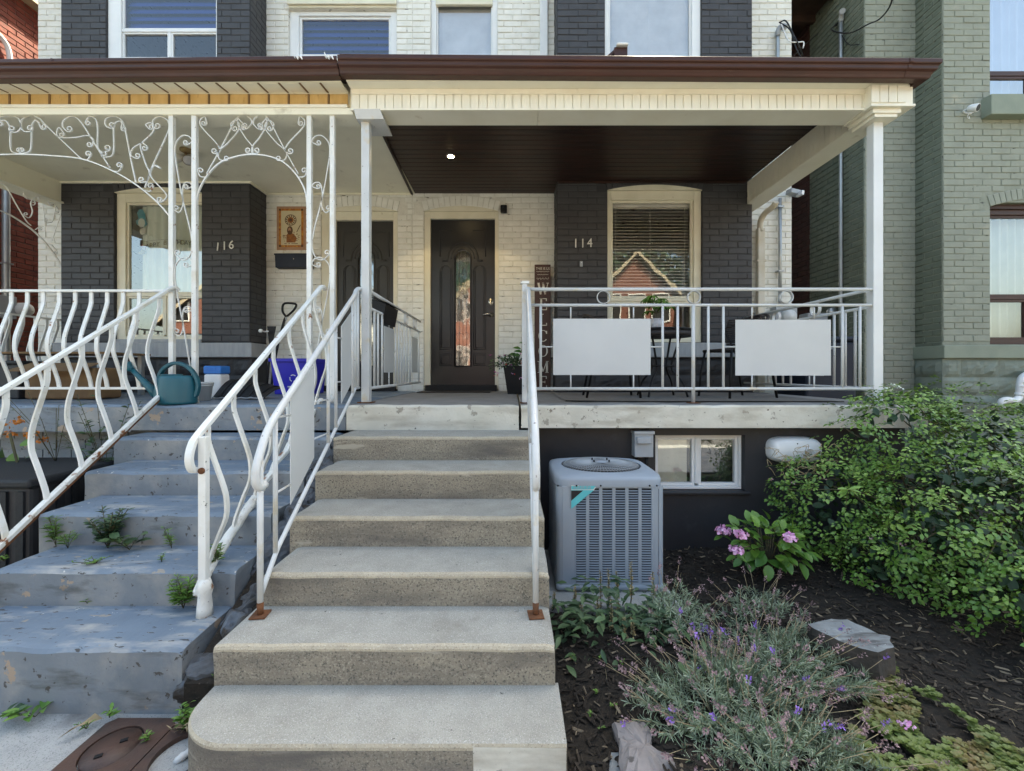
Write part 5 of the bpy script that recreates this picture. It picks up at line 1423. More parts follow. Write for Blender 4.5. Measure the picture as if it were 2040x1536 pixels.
# welcome sign
SD = 5.30
t = thing('welcome_sign', 'tall dark brown welcome sign board leaning on the wall beside the door', 'sign', P(1082, 787, SD))
s0, s1 = X(1065, SD), X(1097, SD)
MB().box(s0, s1, SD, SD+.022, SLAB+.003, Z(527, SD)).build('board', M['sign'], t, bevel=.003)
yS = SD-.0012
put_text(t, 'THIS IS US', 1081.5, 535, yS, 5.2, M['sign_white'], xs=.86, ext=.0005)
def squig(py, w, amp, n, m='sign_white'):
    pts = [Vector((X(1081.5-w/2+w*i/(n*6), yS), yS, Z(py, yS)+amp*math.sin(i*1.7)*math.sin(i*.63))) for i in range(n*6+1)]
    MB().bar(pts, .0035, .001, (0, 1, 0)).build('small_script', M[m], t)
squig(541, 26, .006, 4); squig(547, 22, .005, 5); squig(555, 25, .016, 4)
def serif_letter(ch, px, py, hp=23, wp=22):
    u = SD/F; x = X(px, yS); z = Z(py, yS); h = hp*u/2; w = wp*u/2; th = w*.34; tn = w*.10
    mb = MB()
    def seg(a, b, wd):
        mb.bar([Vector((x+a[0]*w, yS, z+a[1]*h)), Vector((x+b[0]*w, yS, z+b[1]*h))], wd, .0012, (0, 1, 0))
    if ch == 'W':
        seg((-.85, .92), (-.42, -1), th); seg((-.42, -1), (0, .8), tn*1.2); seg((.0, .8), (.40, -1), th); seg((.40, -1), (.85, .92), tn*1.2)
        seg((-1.05, .96), (-.6, .96), tn); seg((.6, .96), (1.05, .96), tn); seg((-.2, .96), (.15, .96), tn)
    if ch in 'EL':
        seg((-.35, -1), (-.35, 1), th); seg((-.7, -.96), (.65, -.96), tn*1.4); seg((.62, -.55), (.62, -1), tn*1.6); seg((-.7, .96), (.1, .96), tn*1.2)
        if ch == 'E': seg((-.7, .96), (.6, .96), tn*1.4); seg((.58, .55), (.58, 1), tn*1.6); seg((-.35, 0), (.35, 0), tn*1.2); seg((.33, -.2), (.33, .2), tn)
    if ch in 'CO':
        a0_, a1_ = (0, 2*math.pi) if ch == 'O' else (.22*math.pi, 1.78*math.pi)
        V = []; n = 26
        for i in range(n+1):
            a = a0_+(a1_-a0_)*i/n; tt = (.07+.20*abs(math.cos(a)))
            V += [(x+w*.85*math.cos(a), yS, z+h*math.sin(a)), (x+w*(.85-tt)*math.cos(a), yS, z+h*(1-.08-tt*.2)*math.sin(a))]
        mb.add(V, [(2*i, 2*i+1, 2*i+3, 2*i+2) for i in range(n)])
        if ch == 'C': seg((.62, .35), (.62, .85), tn*2)
    if ch == 'M':
        seg((-.7, -1), (-.7, 1), tn*1.4); seg((-.7, 1), (0, -.8), th*.9); seg((0, -.8), (.65, 1), tn*1.3); seg((.68, -1), (.68, 1), th)
        seg((-1, -.96), (-.45, -.96), tn); seg((.4, -.96), (1, -.96), tn); seg((-1, .96), (-.6, .96), tn); seg((.6, .96), (1, .96), tn)
    mb.build('letter', M['sign_white'], t)
for ch, py in zip('WELCOME', (575, 606, 637, 669, 699, 731, 761)): serif_letter(ch, 1082, py)

# doormat and rug
t = thing('doormat', 'dark worn doormat at the threshold of the black door', 'doormat', P(915, 785, 5.2))
MB().box(X(838, 5.15), X(978, 5.15), 4.93, 5.30, SLAB+.001, SLAB+.012).build('mat', M['wicker'], t, bevel=.003)
t = thing('outdoor_rug', 'flat grey outdoor rug under the bistro table and chairs', 'rug', P(1380, 800, 3.9))
mb = MB(); V = []
rx0, rx1, ry0, ry1 = .42, 2.55, 3.40, 4.8
n = 20
for j in range(9):
    for i in range(n+1):
        xx = rx0+(rx1-rx0)*i/n; yy2 = ry0+(ry1-ry0)*j/8
        if j == 0 and i < 4: yy2 += .10*(1-i/4)
        V.append((xx, yy2, SLAB+.004+.005*abs(mnoise.noise(Vector((xx*3, yy2*3, 0))))))
o = len(V)
mb.add(V, [(j*(n+1)+i, j*(n+1)+i+1, (j+1)*(n+1)+i+1, (j+1)*(n+1)+i) for j in range(8) for i in range(n)])
mb.build('woven_mat', M['rug'], t)
fr_ = MB(); fr_.tube([Vector(v)+Vector((0, -.002, .001)) for v in V[:n+1]], .004, 6); fr_.build('bound_edge', M['black'], t)

# planter with flowers by the door
t = thing('flower_pot', 'tall black tapered planter with red and magenta flowers beside the door', 'planter', P(1026, 787, 4.85))
pc = P(1027, 785, 4.75); pc.z = SLAB
MB().add([(pc.x+sx*w, pc.y+sy*w, SLAB+z) for z, w in ((0, .085), (.27, .125), (.30, .132), (.30, .115), (.24, .11)) for sx, sy in ((-1, -1), (1, -1), (1, 1), (-1, 1))],
         [(3, 2, 1, 0)] + [(r*4+k, r*4+(k+1) % 4, (r+1)*4+(k+1) % 4, (r+1)*4+k) for r in range(4) for k in range(4)] + [(16, 17, 18, 19)]).build('pot', M['black'], t, bevel=.003)
pot_flower, pot_c = t, Vector((pc.x, pc.y, SLAB+.28))

# bistro table, pot plant, chairs
TX, TY = X(1318, 4.15), 4.15
t = thing('bistro_table', 'round dark glass topped bistro table behind the front railing', 'table', (TX, TY, SLAB))
th_ = Z(657, TY)-SLAB
MB().lathe([(.26, 0), (.275, .006), (.275, .018), (.26, .022)], (TX, TY, SLAB+th_-.02), 36).build('table_top', M['black'], t)
MB().lathe([(.262, .0), (.262, -.05), (.256, -.05)], (TX, TY, SLAB+th_-.02), 36).build('apron', M['wicker'], t)
for a in (45, 135, 225, 315):
    ca, sa = math.cos(R(a)), math.sin(R(a))
    pts = catmull([(TX+ca*.19, TY+sa*.19, SLAB+th_-.05), (TX+ca*.12, TY+sa*.12, SLAB+th_*.6), (TX+ca*.10, TY+sa*.10, SLAB+th_*.42), (TX+ca*.20, TY+sa*.20, SLAB+.14), (TX+ca*.25, TY+sa*.25, SLAB+.008)], 5)
    MB().tube(pts, .010, 8).build('leg', M['black'], t)
MB().lathe([(.12, 0), (.12, .012), (.108, .012)], (TX, TY, SLAB+th_*.45), 24).build('brace_ring', M['black'], t)
t = thing('potted_plant', 'small umbrella plant in a marbled white pot on the bistro table', 'potted plant', (X(1307, 4.1), 4.1, SLAB+th_+.002))
px_, pz_ = X(1307, 4.1), SLAB+th_+.003
MB().lathe([(.040, 0), (.046, .005), (.052, .095), (.047, .095), (.043, .08)], (px_, 4.1, pz_), 22).build('pot', M['pot'], t)
table_plant, tp_c = t, Vector((px_, 4.1, pz_+.09))
def chair(cx_, cy_, rot, label):
    t = thing('wicker_chair', label, 'chair', (cx_, cy_, SLAB), 'dark wicker bistro chairs')
    mt = Matrix.Translation((cx_, cy_, SLAB)) @ Matrix.Rotation(rot, 4, 'Z')
    T_ = lambda *p: mt @ Vector(p)
    # back: curved woven strands between hoops; the sitter faces -y
    mb = MB()
    for k in range(15):
        z = .46+.27*k/14; w = .21+.035*math.sin(k/14*math.pi)
        mb.tube([T_(w*math.sin(a), .18*math.cos(a)+.02+.05*(z-.45), z) for a in [R(-80+160*i/10) for i in range(11)]], .0085, 5)
    mb.build('backrest', M['wicker'], t)
    mb = MB()
    mb.tube([T_(.245*math.sin(a), .20*math.cos(a)+.04, .755-.10*abs(math.sin(a))**3) for a in [R(-95+190*i/16) for i in range(17)]], .014, 8)
    mb.build('back_hoop', M['wicker'], t)
    mb = MB()
    for k in range(12): 
        y = -.2+.4*k/11; w = .2 if y < .05 else math.sqrt(max(.01, .2**2-(y-.0)**2))+.02
        mb.tube([T_(-w, y, .43), T_(w, y, .43)], .014, 5)
    mb.build('seat', M['wicker'], t)
    for sx in (-1, 1):
        MB().tube([T_(sx*.19, -.19, .44), T_(sx*.215, -.22, .22), T_(sx*.225, -.235, .004)], .011, 8).build('leg', M['black'], t)
        MB().tube([T_(sx*.235, .03, .66), T_(sx*.215, .15, .42), T_(sx*.22, .23, .004)], .011, 8).build('leg', M['black'], t)
    return t
chair(X(1462, 4.1), 4.05, R(-80), 'dark wicker chair on the window side, partly behind the wider spaced sheet panel')
chair(X(1215, 4.1), 4.10, R(85), 'dark wicker chair between the welcome sign and the bistro table')

# ---------------------------------------------------------------- porch of 116
# watering can
WCX, WCY = X(351, 3.24), 3.235
t = thing('watering_can', 'teal plastic watering can standing on the edge of the blue porch floor', 'watering can', (WCX, WCY, SLAB))
ht = .205
mb = MB(); prof = [(.140, 0), (.148, .006), (.150, .02), (.145, .10), (.136, .17), (.130, .192), (.122, ht), (.02, ht+.004)]
mb.lathe(prof, (WCX, WCY, SLAB), 40, sq=(1, .62)); body = mb.build('body', M['teal'], t)
MB().lathe([(.075, ht-.002), (.078, ht+.010), (.070, ht+.012), (.066, ht-.0)], (WCX-.03, WCY, SLAB), 24, sq=(1, .6)).build('filler_rim', M['teal'], t)
hp = catmull([(WCX-.125, WCY, SLAB+.175), (WCX-.095, WCY, SLAB+.245), (WCX-.02, WCY, SLAB+.295), (WCX+.06, WCY, SLAB+.285), (WCX+.125, WCY, SLAB+.235), (WCX+.165, WCY, SLAB+.15), (WCX+.155, WCY, SLAB+.075), (WCX+.135, WCY, SLAB+.045)], 5)
mb = MB(); mb.bar(hp, .024, .034, (0, 1, 0)); mb.build('handle', M['teal'], t, bevel=.007, seg=3)
sp = [(WCX-.115, WCY, SLAB+.045), (WCX-.19, WCY, SLAB+.12), (WCX-.27, WCY, SLAB+.20), (WCX-.315, WCY, SLAB+.245)]
MB().tube(sp, [.038, .026, .018, .016], 14).build('spout', M['teal'], t)
a = Vector(sp[-1]); u = Vector((-.72, -.12, .52)).normalized()
MB().tube([a, a+u*.02, a+u*.045, a+u*.055], [.018, .022, .042, .040], 18).build('rose_head', M['teal'], t)
MB().obox((WCX-.12, WCY, SLAB+.09), (.03, .02, .12), (0, .3, 0)).build('spout_web', M['teal'], t, bevel=.004)
# bucket
t = thing('bucket', 'small pale grey bucket right behind the teal watering can', 'bucket', P(403, 790, 3.62))
c = P(402, 790, 3.62); c.z = SLAB
MB().lathe([(.062, 0), (.078, .13), (.084, .131), (.086, .145), (.082, .15), (.074, .148), (.058, .01)], c, 28).build('pail', M['panel'], t)
MB().lathe([(.0795, .128), (.083, .128), (.083, .118), (.0785, .118)], c, 28).build('band', M['panel'], t)
# white jug with blue lid
t = thing('salt_container', 'translucent white square container with bright blue lid between bucket and shovel blade', 'container', P(430, 787, 3.85))
c0_, c1_ = X(413, 3.85), X(447, 3.85)
MB().box(c0_, c1_, 3.80, 3.93, SLAB+.001, Z(745, 3.85)).build('jug', M['white_plastic'], t, bevel=.018, seg=3)
MB().box(c0_-.002, c1_+.002, 3.798, 3.932, Z(745, 3.85), Z(729, 3.85)).build('lid', M['blue_lid'], t, bevel=.012, seg=3)
for k in range(5): MB().box(c0_+.02+k*.024, c0_+.032+k*.024, 3.796, 3.80, Z(740, 3.85), Z(732, 3.85)).build('grip_rib', M['blue_lid'], t)
# snow shovel blade lying down
t = thing('snow_shovel', 'grey ribbed plastic snow shovel blade lying on the porch floor', 'shovel', P(495, 785, 3.9))
V = []; n, k = 16, 8; bx0, bx1 = X(436, 3.8), X(560, 4.0)
for j in range(k+1):
    for i in range(n+1):
        uu, vv = i/n, j/k
        V.append((bx0+(bx1-bx0)*uu+.05*vv, 3.72+.26*vv, SLAB+.012+.16*math.sin(vv*math.pi*.62)*(1-.55*(uu-.3)**2)*(1-.35*uu)+.006*(i % 3 == 0)))
mb = MB().add(V, [(j*(n+1)+i, j*(n+1)+i+1, (j+1)*(n+1)+i+1, (j+1)*(n+1)+i) for j in range(k) for i in range(n)], 0, True)
bl = mb.build('blade', M['ac_dark'], t)
sm = bl.modifiers.new('solid', 'SOLIDIFY'); sm.thickness = .006
for i in (2, 5, 8, 11, 14): MB().tube([Vector(V[j*(n+1)+i])+Vector((0, -.003, .005)) for j in range(k+1)], .005, 6).build('rib', M['ac_dark'], t)
MB().tube([Vector(V[i])+Vector((0, -.004, .0)) for i in range(n+1)], .006, 6).build('wear_edge', M['grey_box'], t)
# blue recycling box
t = thing('recycling_box', 'bright blue recycling box against the white brick wall of 116', 'recycling box', P(580, 782, 4.6))
by0, by1, bx0, bx1, bz = 4.55, 4.95, X(538, 4.55), X(620, 4.55), Z(714, 4.55)
mb = MB().add([(bx0+.03, by0+.03, SLAB+.002), (bx1-.03, by0+.03, SLAB+.002), (bx1-.03, by1-.03, SLAB+.002), (bx0+.03, by1-.03, SLAB+.002), (bx0, by0, bz), (bx1, by0, bz), (bx1, by1, bz), (bx0, by1, bz), (bx0+.012, by0+.012, bz), (bx1-.012, by0+.012, bz), (bx1-.012, by1-.012, bz), (bx0+.012, by1-.012, bz), (bx0+.04, by0+.04, SLAB+.02), (bx1-.04, by0+.04, SLAB+.02), (bx1-.04, by1-.04, SLAB+.02), (bx0+.04, by1-.04, SLAB+.02)],
    [(3,2,1,0)] + [(r*4+q, r*4+(q+1) % 4, (r+1)*4+(q+1) % 4, (r+1)*4+q) for r in range(3) for q in range(4)] + [(12,13,14,15)])
mb.build('tub', M['blue_plastic'], t, bevel=.006)
mb = MB(); mb.box(bx0-.012, bx1+.012, by0-.015, by0-.001, bz-.035, bz).box(bx0-.012, bx0-.001, by0, by1, bz-.035, bz).box(bx1+.001, bx1+.012, by0, by1, bz-.035, bz); mb.build('rim', M['blue_plastic'], t, bevel=.004)
for a in (0, 120, 240):
    ca = R(a+90); cc = Vector(((bx0+bx1)/2+.02, by0+.012, SLAB+.17))
    MB().bar([cc+Vector((.035*math.cos(ca-R(48)), -.004, .035*math.sin(ca-R(48)))), cc+Vector((.035*math.cos(ca), -.004, .035*math.sin(ca))), cc+Vector((.035*math.cos(ca+R(38)), -.004, .035*math.sin(ca+R(38))))], .009, .002, (0, 1, 0)).build('recycling_arrow', M['white_plastic'], t)
MB().box((bx0+bx1)/2-.04, (bx0+bx1)/2+.09, by0+.016, by0+.02, SLAB+.075, SLAB+.088).build('label_strip', M['white_plastic'], t)
# upright shovels
t = thing('shovel', 'black D handled snow shovel leaning on the white brick corner', 'shovel', P(548, 760, 5.0))
q = [P(540, 775, 5.0), P(545, 735, 5.05), P(553, 690, 5.12), P(566, 640, 5.2), P(570, 632, 5.22)]
MB().tube(catmull(q, 4), .0145, 10).build('shaft', M['black'], t)
MB().tube([P(568, 637, 5.21), P(570, 631, 5.22)], .016, 10).build('ferrule', M['panel'], t)
MB().tube(catmull([P(570, 631, 5.2), P(563, 620, 5.2), P(565, 606, 5.2), P(578, 604, 5.2), P(590, 607, 5.2), P(585, 618, 5.2), P(572, 630, 5.2)], 5), .013, 8).build('grip', M['black'], t)
t = thing('garden_tool', 'flat black scraper blade standing upright beside the shovel handle', 'tool', P(538, 700, 5.2))
MB().prism([(X(532, 5.2), Z(650, 5.2)), (X(549, 5.2), Z(650, 5.2)), (X(543, 5.2), Z(680, 5.2)), (X(540, 5.2), Z(700, 5.2)), (X(535, 5.2), Z(680, 5.2))], 5.2, 5.215).build('blade', M['black'], t)
MB().tube([P(539, 690, 5.2), P(531, 780, 5.1)], .011, 8).build('shaft', M['black'], t)
t = thing('hose_tap', 'small white wall tap on the dark bay corner', 'tap', P(520, 660, 5.05))
MB().tube([P(519, 659, 5.2), P(528, 661, 5.15), P(534, 660, 5.12)], .009, 8).build('spout', M['white_plastic'], t)
MB().lathe([(.001, -.012), (.022, -.01), (.022, .01), (.001, .012)], P(519.5, 659, 5.12), 12, axis='Y').build('wheel_handle', M['white_plastic'], t)
# lamp fixture on the ceiling
lc_ = P(367, 316, 4.35)
t = thing('porch_light', 'old twin flood light with cobwebs on the cream porch ceiling', 'light fixture', lc_)
MB().lathe([(.055, 0), (.055, -.02), (.03, -.035)], (lc_.x+.02, lc_.y, CE), 20).build('ceiling_plate', M['bronze'], t)
MB().tube([(lc_.x+.02, lc_.y, CE-.03), (lc_.x+.02, lc_.y-.01, lc_.z+.02)], .012, 8).build('stem', M['card'], t)
for sx, dx, dz in ((-1, -.075, -.04), (1, .06, -.06)):
    a = Vector((lc_.x+.02, lc_.y, lc_.z+.02)); b_ = a+Vector((dx, -.05, dz))
    MB().tube([a, a+(b_-a)*.5, b_], [.022, .035, .052], 16).build('lamp_head', M['bronze'] if sx > 0 else M['offwhite'], t)
    MB().tube([b_, b_+(b_-a)*.05], [.048, .040], 16).build('lens', M['pot'], t)
# old furniture along the far side of the porch
t = thing('patio_table', 'low wooden slatted patio table behind the bellied balusters', 'table', P(90, 770, 4.3))
for k in range(5): MB().box(-4.95, -3.75, 4.05+k*.11, 4.14+k*.11, SLAB+.40, SLAB+.42).build('slat', M['card'], t, bevel=.002)
for sx in (-4.9, -3.8):
    for sy in (4.08, 4.52): MB().box(sx-.02, sx+.02, sy-.02, sy+.02, SLAB+.001, SLAB+.40).build('leg', M['silver'], t)
t = thing('cardboard_box', 'slumped brown cardboard box on the porch behind the railing', 'box', P(165, 775, 4.2))
MB().box(-4.15, -3.55, 3.75, 4.02, SLAB+.001, SLAB+.27).build('carton', M['card'], t, bevel=.02, seg=3)
MB().obox((-3.86, 3.72, SLAB+.275), (.6, .20, .006), (.35, 0, 0)).build('flap', M['card'], t)
t = thing('storage_bin', 'dark grey storage bin pushed against the bay wall', 'bin', P(90, 775, 4.5))
MB().box(-4.85, -4.25, 3.80, 4.03, SLAB+.001, SLAB+.30).build('tub', M['stone_dark'], t, bevel=.012)
MB().box(-4.87, -4.23, 3.78, 4.05, SLAB+.301, SLAB+.33).build('lid', M['ac_dark'], t, bevel=.008)
# birthday banner in the window
yy = win116_y+.02
t = thing('birthday_banner', 'happy birthday letter banner strung inside the window of 116', 'banner', P(325, 488, yy))
cols = [mat('banner_red', (.30, .03, .05)), mat('banner_olive', (.24, .20, .03)), mat('banner_slate', (.10, .12, .13)), mat('banner_purple', (.16, .06, .22))]
s = 'HAPPY BIRTHDAY'
for i, ch in enumerate(s):
    if ch == ' ': continue
    f = i/(len(s)-1)
    put_text(t, ch, 286+92*f, 492-10*math.sin(f*math.pi*.8)*.8-3*f, yy, 8.5 if i else 10.5, cols[[0, 2, 1, 2, 1, 0, 1, 3, 1, 0, 2, 1, 2, 1][i]], 'letter', .12-.12*f, 1.0, .001)
MB().tube([P(270+110*i/12, 484-7*math.sin(i/12*2.6), yy) for i in range(13)], .0012, 5).build('string', M['wire'], t)
t = thing('window_decal', 'blue and white bird shaped paper decoration in the upper corner of the window', 'decoration', P(282, 435, yy))
MB().add([P(x, y, yy) for x, y in ((273, 424), (277, 417), (284, 417), (289, 426), (291, 440), (294, 446), (289, 452), (283, 448), (277, 450), (272, 446), (270, 440), (276, 436))], [tuple(range(12))]).build('blue_paper', mat('cyan_paper', (.03, .33, .42)), t, recalc=False)
MB().add([P(282+7*math.cos(a), 444+9*math.sin(a), yy-.003) for a in [i*math.pi/6 for i in range(12)]], [tuple(range(12))]).build('white_paper', M['curtain'], t, recalc=False)
MB().add([P(284+6*math.cos(a), 461+7*math.sin(a), yy-.002) for a in [i*math.pi/5 for i in range(10)]], [tuple(range(10))]).build('dotted_paper', M['sign_white'], t, recalc=False)
t = thing('window_decal', 'small gold ribbon paper under the banner in the window of 116', 'decoration', P(283, 502, yy))
MB().add([P(x, y, yy-.002) for x, y in ((275, 503), (284, 497), (291, 499), (288, 505), (280, 508))], [tuple(range(5))]).build('ribbon', cols[1], t, recalc=False)

# ---------------------------------------------------------------- alley side of 114
def pipe_run(t, name, pts, r, m, n=12, sub=4): return MB().tube(catmull(pts, sub), r, n).build(name, m, t)
dd = DW-.06
t = thing('downpipe', 'cream rectangular downpipe with curved elbow beside the dark bay', 'downpipe', P(1518, 780, dd))
pipe_run(t, 'elbow', [P(1546, 402, dd-.25), P(1540, 412, dd-.2), P(1524, 425, dd-.08), P(1515, 442, dd-.02), P(1515, 462, dd)], .034, M['offwhite'])
MB().box(X(1508, dd), X(1522, dd), dd-.03, dd+.03, SLAB, Z(455, dd)).build('shaft', M['offwhite'], t, bevel=.008)
for py in (520, 700): MB().box(X(1506, dd), X(1524, dd), dd-.034, dd+.034, Z(py+2, dd), Z(py-2, dd)).build('clip', M['offwhite'], t)
t = thing('conduit', 'grey electrical conduit rising beside the downpipe to a meter', 'conduit', P(1554, 620, dd))
pipe_run(t, 'pipe', [P(1554, 612, dd), P(1554, 395, dd)], .020, M['silver'])
for py in (412, 540): MB().box(X(1549, dd), X(1560, dd), dd-.024, dd+.05, Z(py+1.5, dd), Z(py-1.5, dd)).build('strap', M['silver'], t)
t = thing('electric_meter', 'round glass electric meter on grey box behind the white railing', 'meter', P(1558, 640, dd))
MB().box(X(1538, dd), X(1580, dd), dd-.08, dd+.04, Z(690, dd), Z(612, dd)).build('box', M['grey_box'], t, bevel=.006)
MB().lathe([(.085, 0), (.085, -.03), (.075, -.07), (.001, -.085)], (X(1560, dd), dd-.08, Z(633, dd)), 24, axis='Y').build('dial', M['panel'], t)
t = thing('flood_light', 'pale blue grey motion light on the white brick corner under the side beam', 'flood light', P(1580, 385, DW-.1))
MB().obox(P(1582, 384, DW-.14), (.16, .09, .055), (0, .12, .2)).build('housing', M['grey_box'], t, bevel=.006)
MB().obox(P(1594, 386, DW-.19), (.03, .085, .05), (0, .12, .2)).build('lens', M['white_plastic'], t)
MB().tube([P(1572, 386, DW), P(1576, 385, DW-.1)], .015, 8).build('bracket', M['grey_box'], t)
t = thing('downpipe', 'narrow white painted downpipe on the upper wall between two windows', 'downpipe', P(1083, 120, DW))
MB().box(X(1076, DW-.05), X(1091, DW-.05), DW-.06, DW-.012, Z(140, DW), 6.6).build('shaft', M['white_trim'], t, bevel=.006)
# service masts and cables
def mast(label, px, py0, py1, wx, wy, m=M['silver'], r=.024, head=(0, 0)):
    t = thing('service_mast', label, 'service mast', Vector((wx(px, py1))))
    a, b_ = wx(px, py1), wx(px, py0)
    pipe_run(t, 'pipe', [a, (a+b_)/2, b_], r, m)
    MB().tube(catmull([b_, b_+Vector((0, -.01, .05)), b_+Vector((head[0], head[1], .10)), b_+Vector((head[0]*2.4, head[1]*2.4, .065))], 4), [r*1.25]*9+[r*1.5]*4, 12).build('weather_head', M['grey_box'], t)
    return t, b_
plA = lambda px, py: P(px, py, DW-.05)
t, hd = mast('grey service mast with hooked weather head on the white brick corner', 1549, 72, 125, plA, 0, head=(.03, -.02))
pipe_run(t, 'cable', [P(1554, 44, DW-.12), P(1566, 42, DW-.15), P(1580, 68, DW-.2), P(1592, 92, DW-.2), P(1599, 110, DW-.1)], .008, M['wire'], 6)
pipe_run(t, 'cable', [P(1556, 46, DW-.12), P(1562, 62, DW-.15), P(1572, 82, DW-.2), P(1590, 84, DW-.2), P(1601, 84, DW-.2), P(1600, 96, DW-.2)], .007, M['white_plastic'], 6)
pipe_run(t, 'cable', [P(1552, 44, DW-.12), P(1574, 60, DW-.15), P(1586, 96, DW-.2), P(1597, 116, DW-.2)], .007, M['wire'], 6)
def plG(px, py):
    d = (GX-.04)*F/(px-CX); return Vector((GX-.04, d, EYE-(py-HY)*d/F))
t, hd = mast('pale conduit with weather head on the shaded green side wall', 1675, 44, 700, plG, 0, head=(-.02, -.04), r=.022)
pipe_run(t, 'cable', [plG(1669, 46), plG(1672, 60)+Vector((-.1, 0, 0)), plG(1700, 66)+Vector((-.05, 0, 0)), plG(1730, 48), P(1752, 38, 5.3), P(1772, 14, 5.1), P(1782, -20, 4.9)], .009, M['wire'], 6)
pipe_run(t, 'cable', [plG(1669, 40), P(1685, 20, 5.8), P(1702, 0, 5.7), P(1720, -30, 5.6)], .006, M['panel'], 6)
pipe_run(t, 'cable', [plG(1668, 50), P(1640, 60, 6.3), P(1600, 92, 6), P(1580, 112, 5.8)], .006, M['wire'], 6)
pipe_run(t, 'cable', [plG(1672, 62), plG(1690, 88), plG(1712, 88)], .006, M['wire'], 6)
t = thing('gas_meter', 'small grey gas meter and regulator low in the alley', 'meter', P(1640, 640, 6.0))
MB().box(X(1600, 6), X(1640, 6), 5.9, 6.1, Z(700, 6), Z(625, 6)).build('body', M['grey_box'], t, bevel=.02, seg=3)
MB().lathe([(.06, 0), (.06, -.05), (.001, -.06)], P(1655, 622, 5.95), 18, axis='Y').build('regulator', M['silver'], t)
MB().tube([P(1640, 640, 6), P(1655, 622, 6)], .015, 8).build('pipe', M['silver'], t)
t = thing('parcel_bin', 'dark blue grey bin standing in the alley behind the side railing', 'bin', P(1670, 770, 5.0))
MB().box(3.02, 3.55, 4.55, 5.1, .0, 1.62).build('body', M['navy'], t, bevel=.03, seg=3)
MB().box(3.0, 3.57, 4.52, 5.12, 1.621, 1.67).build('lid', M['navy'], t, bevel=.02)
# roof vent
c = P(1234, 108, 3.55)
t = thing('roof_vent', 'small white capped roof vent poking above the gutter', 'roof vent', c)
MB().box(c.x-.052, c.x+.052, 3.5, 3.6, c.z-.12, c.z+.02).build('stack', M['gutter'], t)
MB().box(c.x-.04, c.x+.055, 3.47, 3.62, c.z+.018, c.z+.042).build('cap', M['sky_white'], t, bevel=.015, seg=3)
MB().obox((c.x-.075, 3.55, c.z-.02), (.09, .06, .02), (0, -.7, 0)).build('flashing', M['gutter'], t)
# wire hooks on the gutter
t = thing('light_hook', 'twisted white wire hooks left on the brown gutter lip', 'hook', P(600, 112, 3.05))
for px in (588, 596, 650, 658):
    MB().tube(catmull([P(px, 116, 3.06), P(px-3, 110, 3.05), P(px+2, 113, 3.04), P(px+6, 118, 3.05), P(px+3, 110, 3.06)], 4), .003, 6).build('wire_loop', M['white_plastic'], t)
MB().tube([P(646, 104, 3.06), P(651, 116, 3.05)], .003, 6).build('wire_end', M['white_plastic'], t)

# ---------------------------------------------------------------- left alley
t = thing('downpipe', 'pale grey downpipe on the dark red alley wall', 'downpipe', P(11, 600, 5.9))
dl_ = (RXW+.05)
def plL(px, py):
    d = dl_*F/(px-CX); return Vector((dl_, d, EYE-(py-HY)*d/F))
pipe_run(t, 'shaft', [plL(12, 370-80), plL(12, 480), plL(12, 640), plL(13, 800)], .040, M['silver'])
MB().obox(plL(12, 525), (.10, .10, .02)).build('strap', M['silver'], t)
t = thing('conduit', 'curved white conduit on the sunlit red brick above the gutter', 'conduit', P(15, 110, 5.9))
pipe_run(t, 'bend', [plL(-12, 62), plL(2, 74), plL(14, 92), plL(19, 112), plL(20, 140)], .030, M['white_plastic'])
t = thing('electric_meter', 'round glass electric meter on the dark red alley wall', 'meter', plL(32, 612))
MB().box(RXW+.001, RXW+.09, 5.75, 5.98, EYE+.72, EYE+1.02).build('box', M['grey_box'], t, bevel=.006)
MB().lathe([(.095, 0), (.095, .06), (.08, .12), (.001, .13)], (RXW+.05, 6.05, EYE+.86), 24, axis='X').build('dial', M['panel'], t)

# ---------------------------------------------------------------- garden side equipment
AX0, AX1, AY0, AY1, AZ0, AZ1 = X(1109, 2.45), X(1323, 2.45), 2.45, 3.00, .085, Z(950, 2.45)
t = thing('air_conditioner', 'blue grey louvred air conditioner unit on a pad beside the concrete steps', 'air conditioner', ((AX0+AX1)/2, 2.7, .05))
aw = AX1-AX0
MB().box(AX0+.012, AX1-.012, AY0+.030, AY1-.012, AZ0+.02, AZ1-.045).build('coil', M['ac_dark'], t, bevel=.03, seg=3)
cz0, cz1 = AZ0+.025, AZ1-.052
MB().box(AX0+.03, AX0+.095, AY0, AY0+.01, cz0, cz1).build('front_panel', M['ac'], t, bevel=.003)
MB().box(AX1-.055, AX1-.03, AY0, AY0+.01, cz0, cz1).build('front_panel', M['ac'], t, bevel=.003)
for (cx_, cy_, a0_) in ((AX0+.03, AY0+.03, 180), (AX1-.03, AY0+.03, 270), (AX1-.03, AY1-.03, 0), (AX0+.03, AY1-.03, 90)):
    pts = [(cx_+.032*math.cos(R(a0_+90*i/6)), cy_+.032*math.sin(R(a0_+90*i/6))) for i in range(7)]
    q = MB(); V = [(x, y, z) for z in (cz0, cz1) for x, y in pts]
    q.add(V, [(i, i+1, 7+i+1, 7+i) for i in range(6)], 0, True); q.build('corner_post', M['ac'], t)
ncol = 6; gx0, gx1 = AX0+.100, AX1-.060
cw = (gx1-gx0)/ncol
rows = 38; rz0, rz1 = AZ0+.045, AZ1-.066
for c_ in range(ncol+1):
    xx = gx0+cw*c_
    MB().box(xx-.0088, xx+.0088, AY0+.001, AY0+.010, cz0, cz1).build('stile', M['ac'], t)
MB().box(gx0, gx1, AY0+.0015, AY0+.0095, cz0, rz0-.002).box(gx0, gx1, AY0+.0015, AY0+.0095, rz1+.002, cz1).build('rail', M['ac'], t)
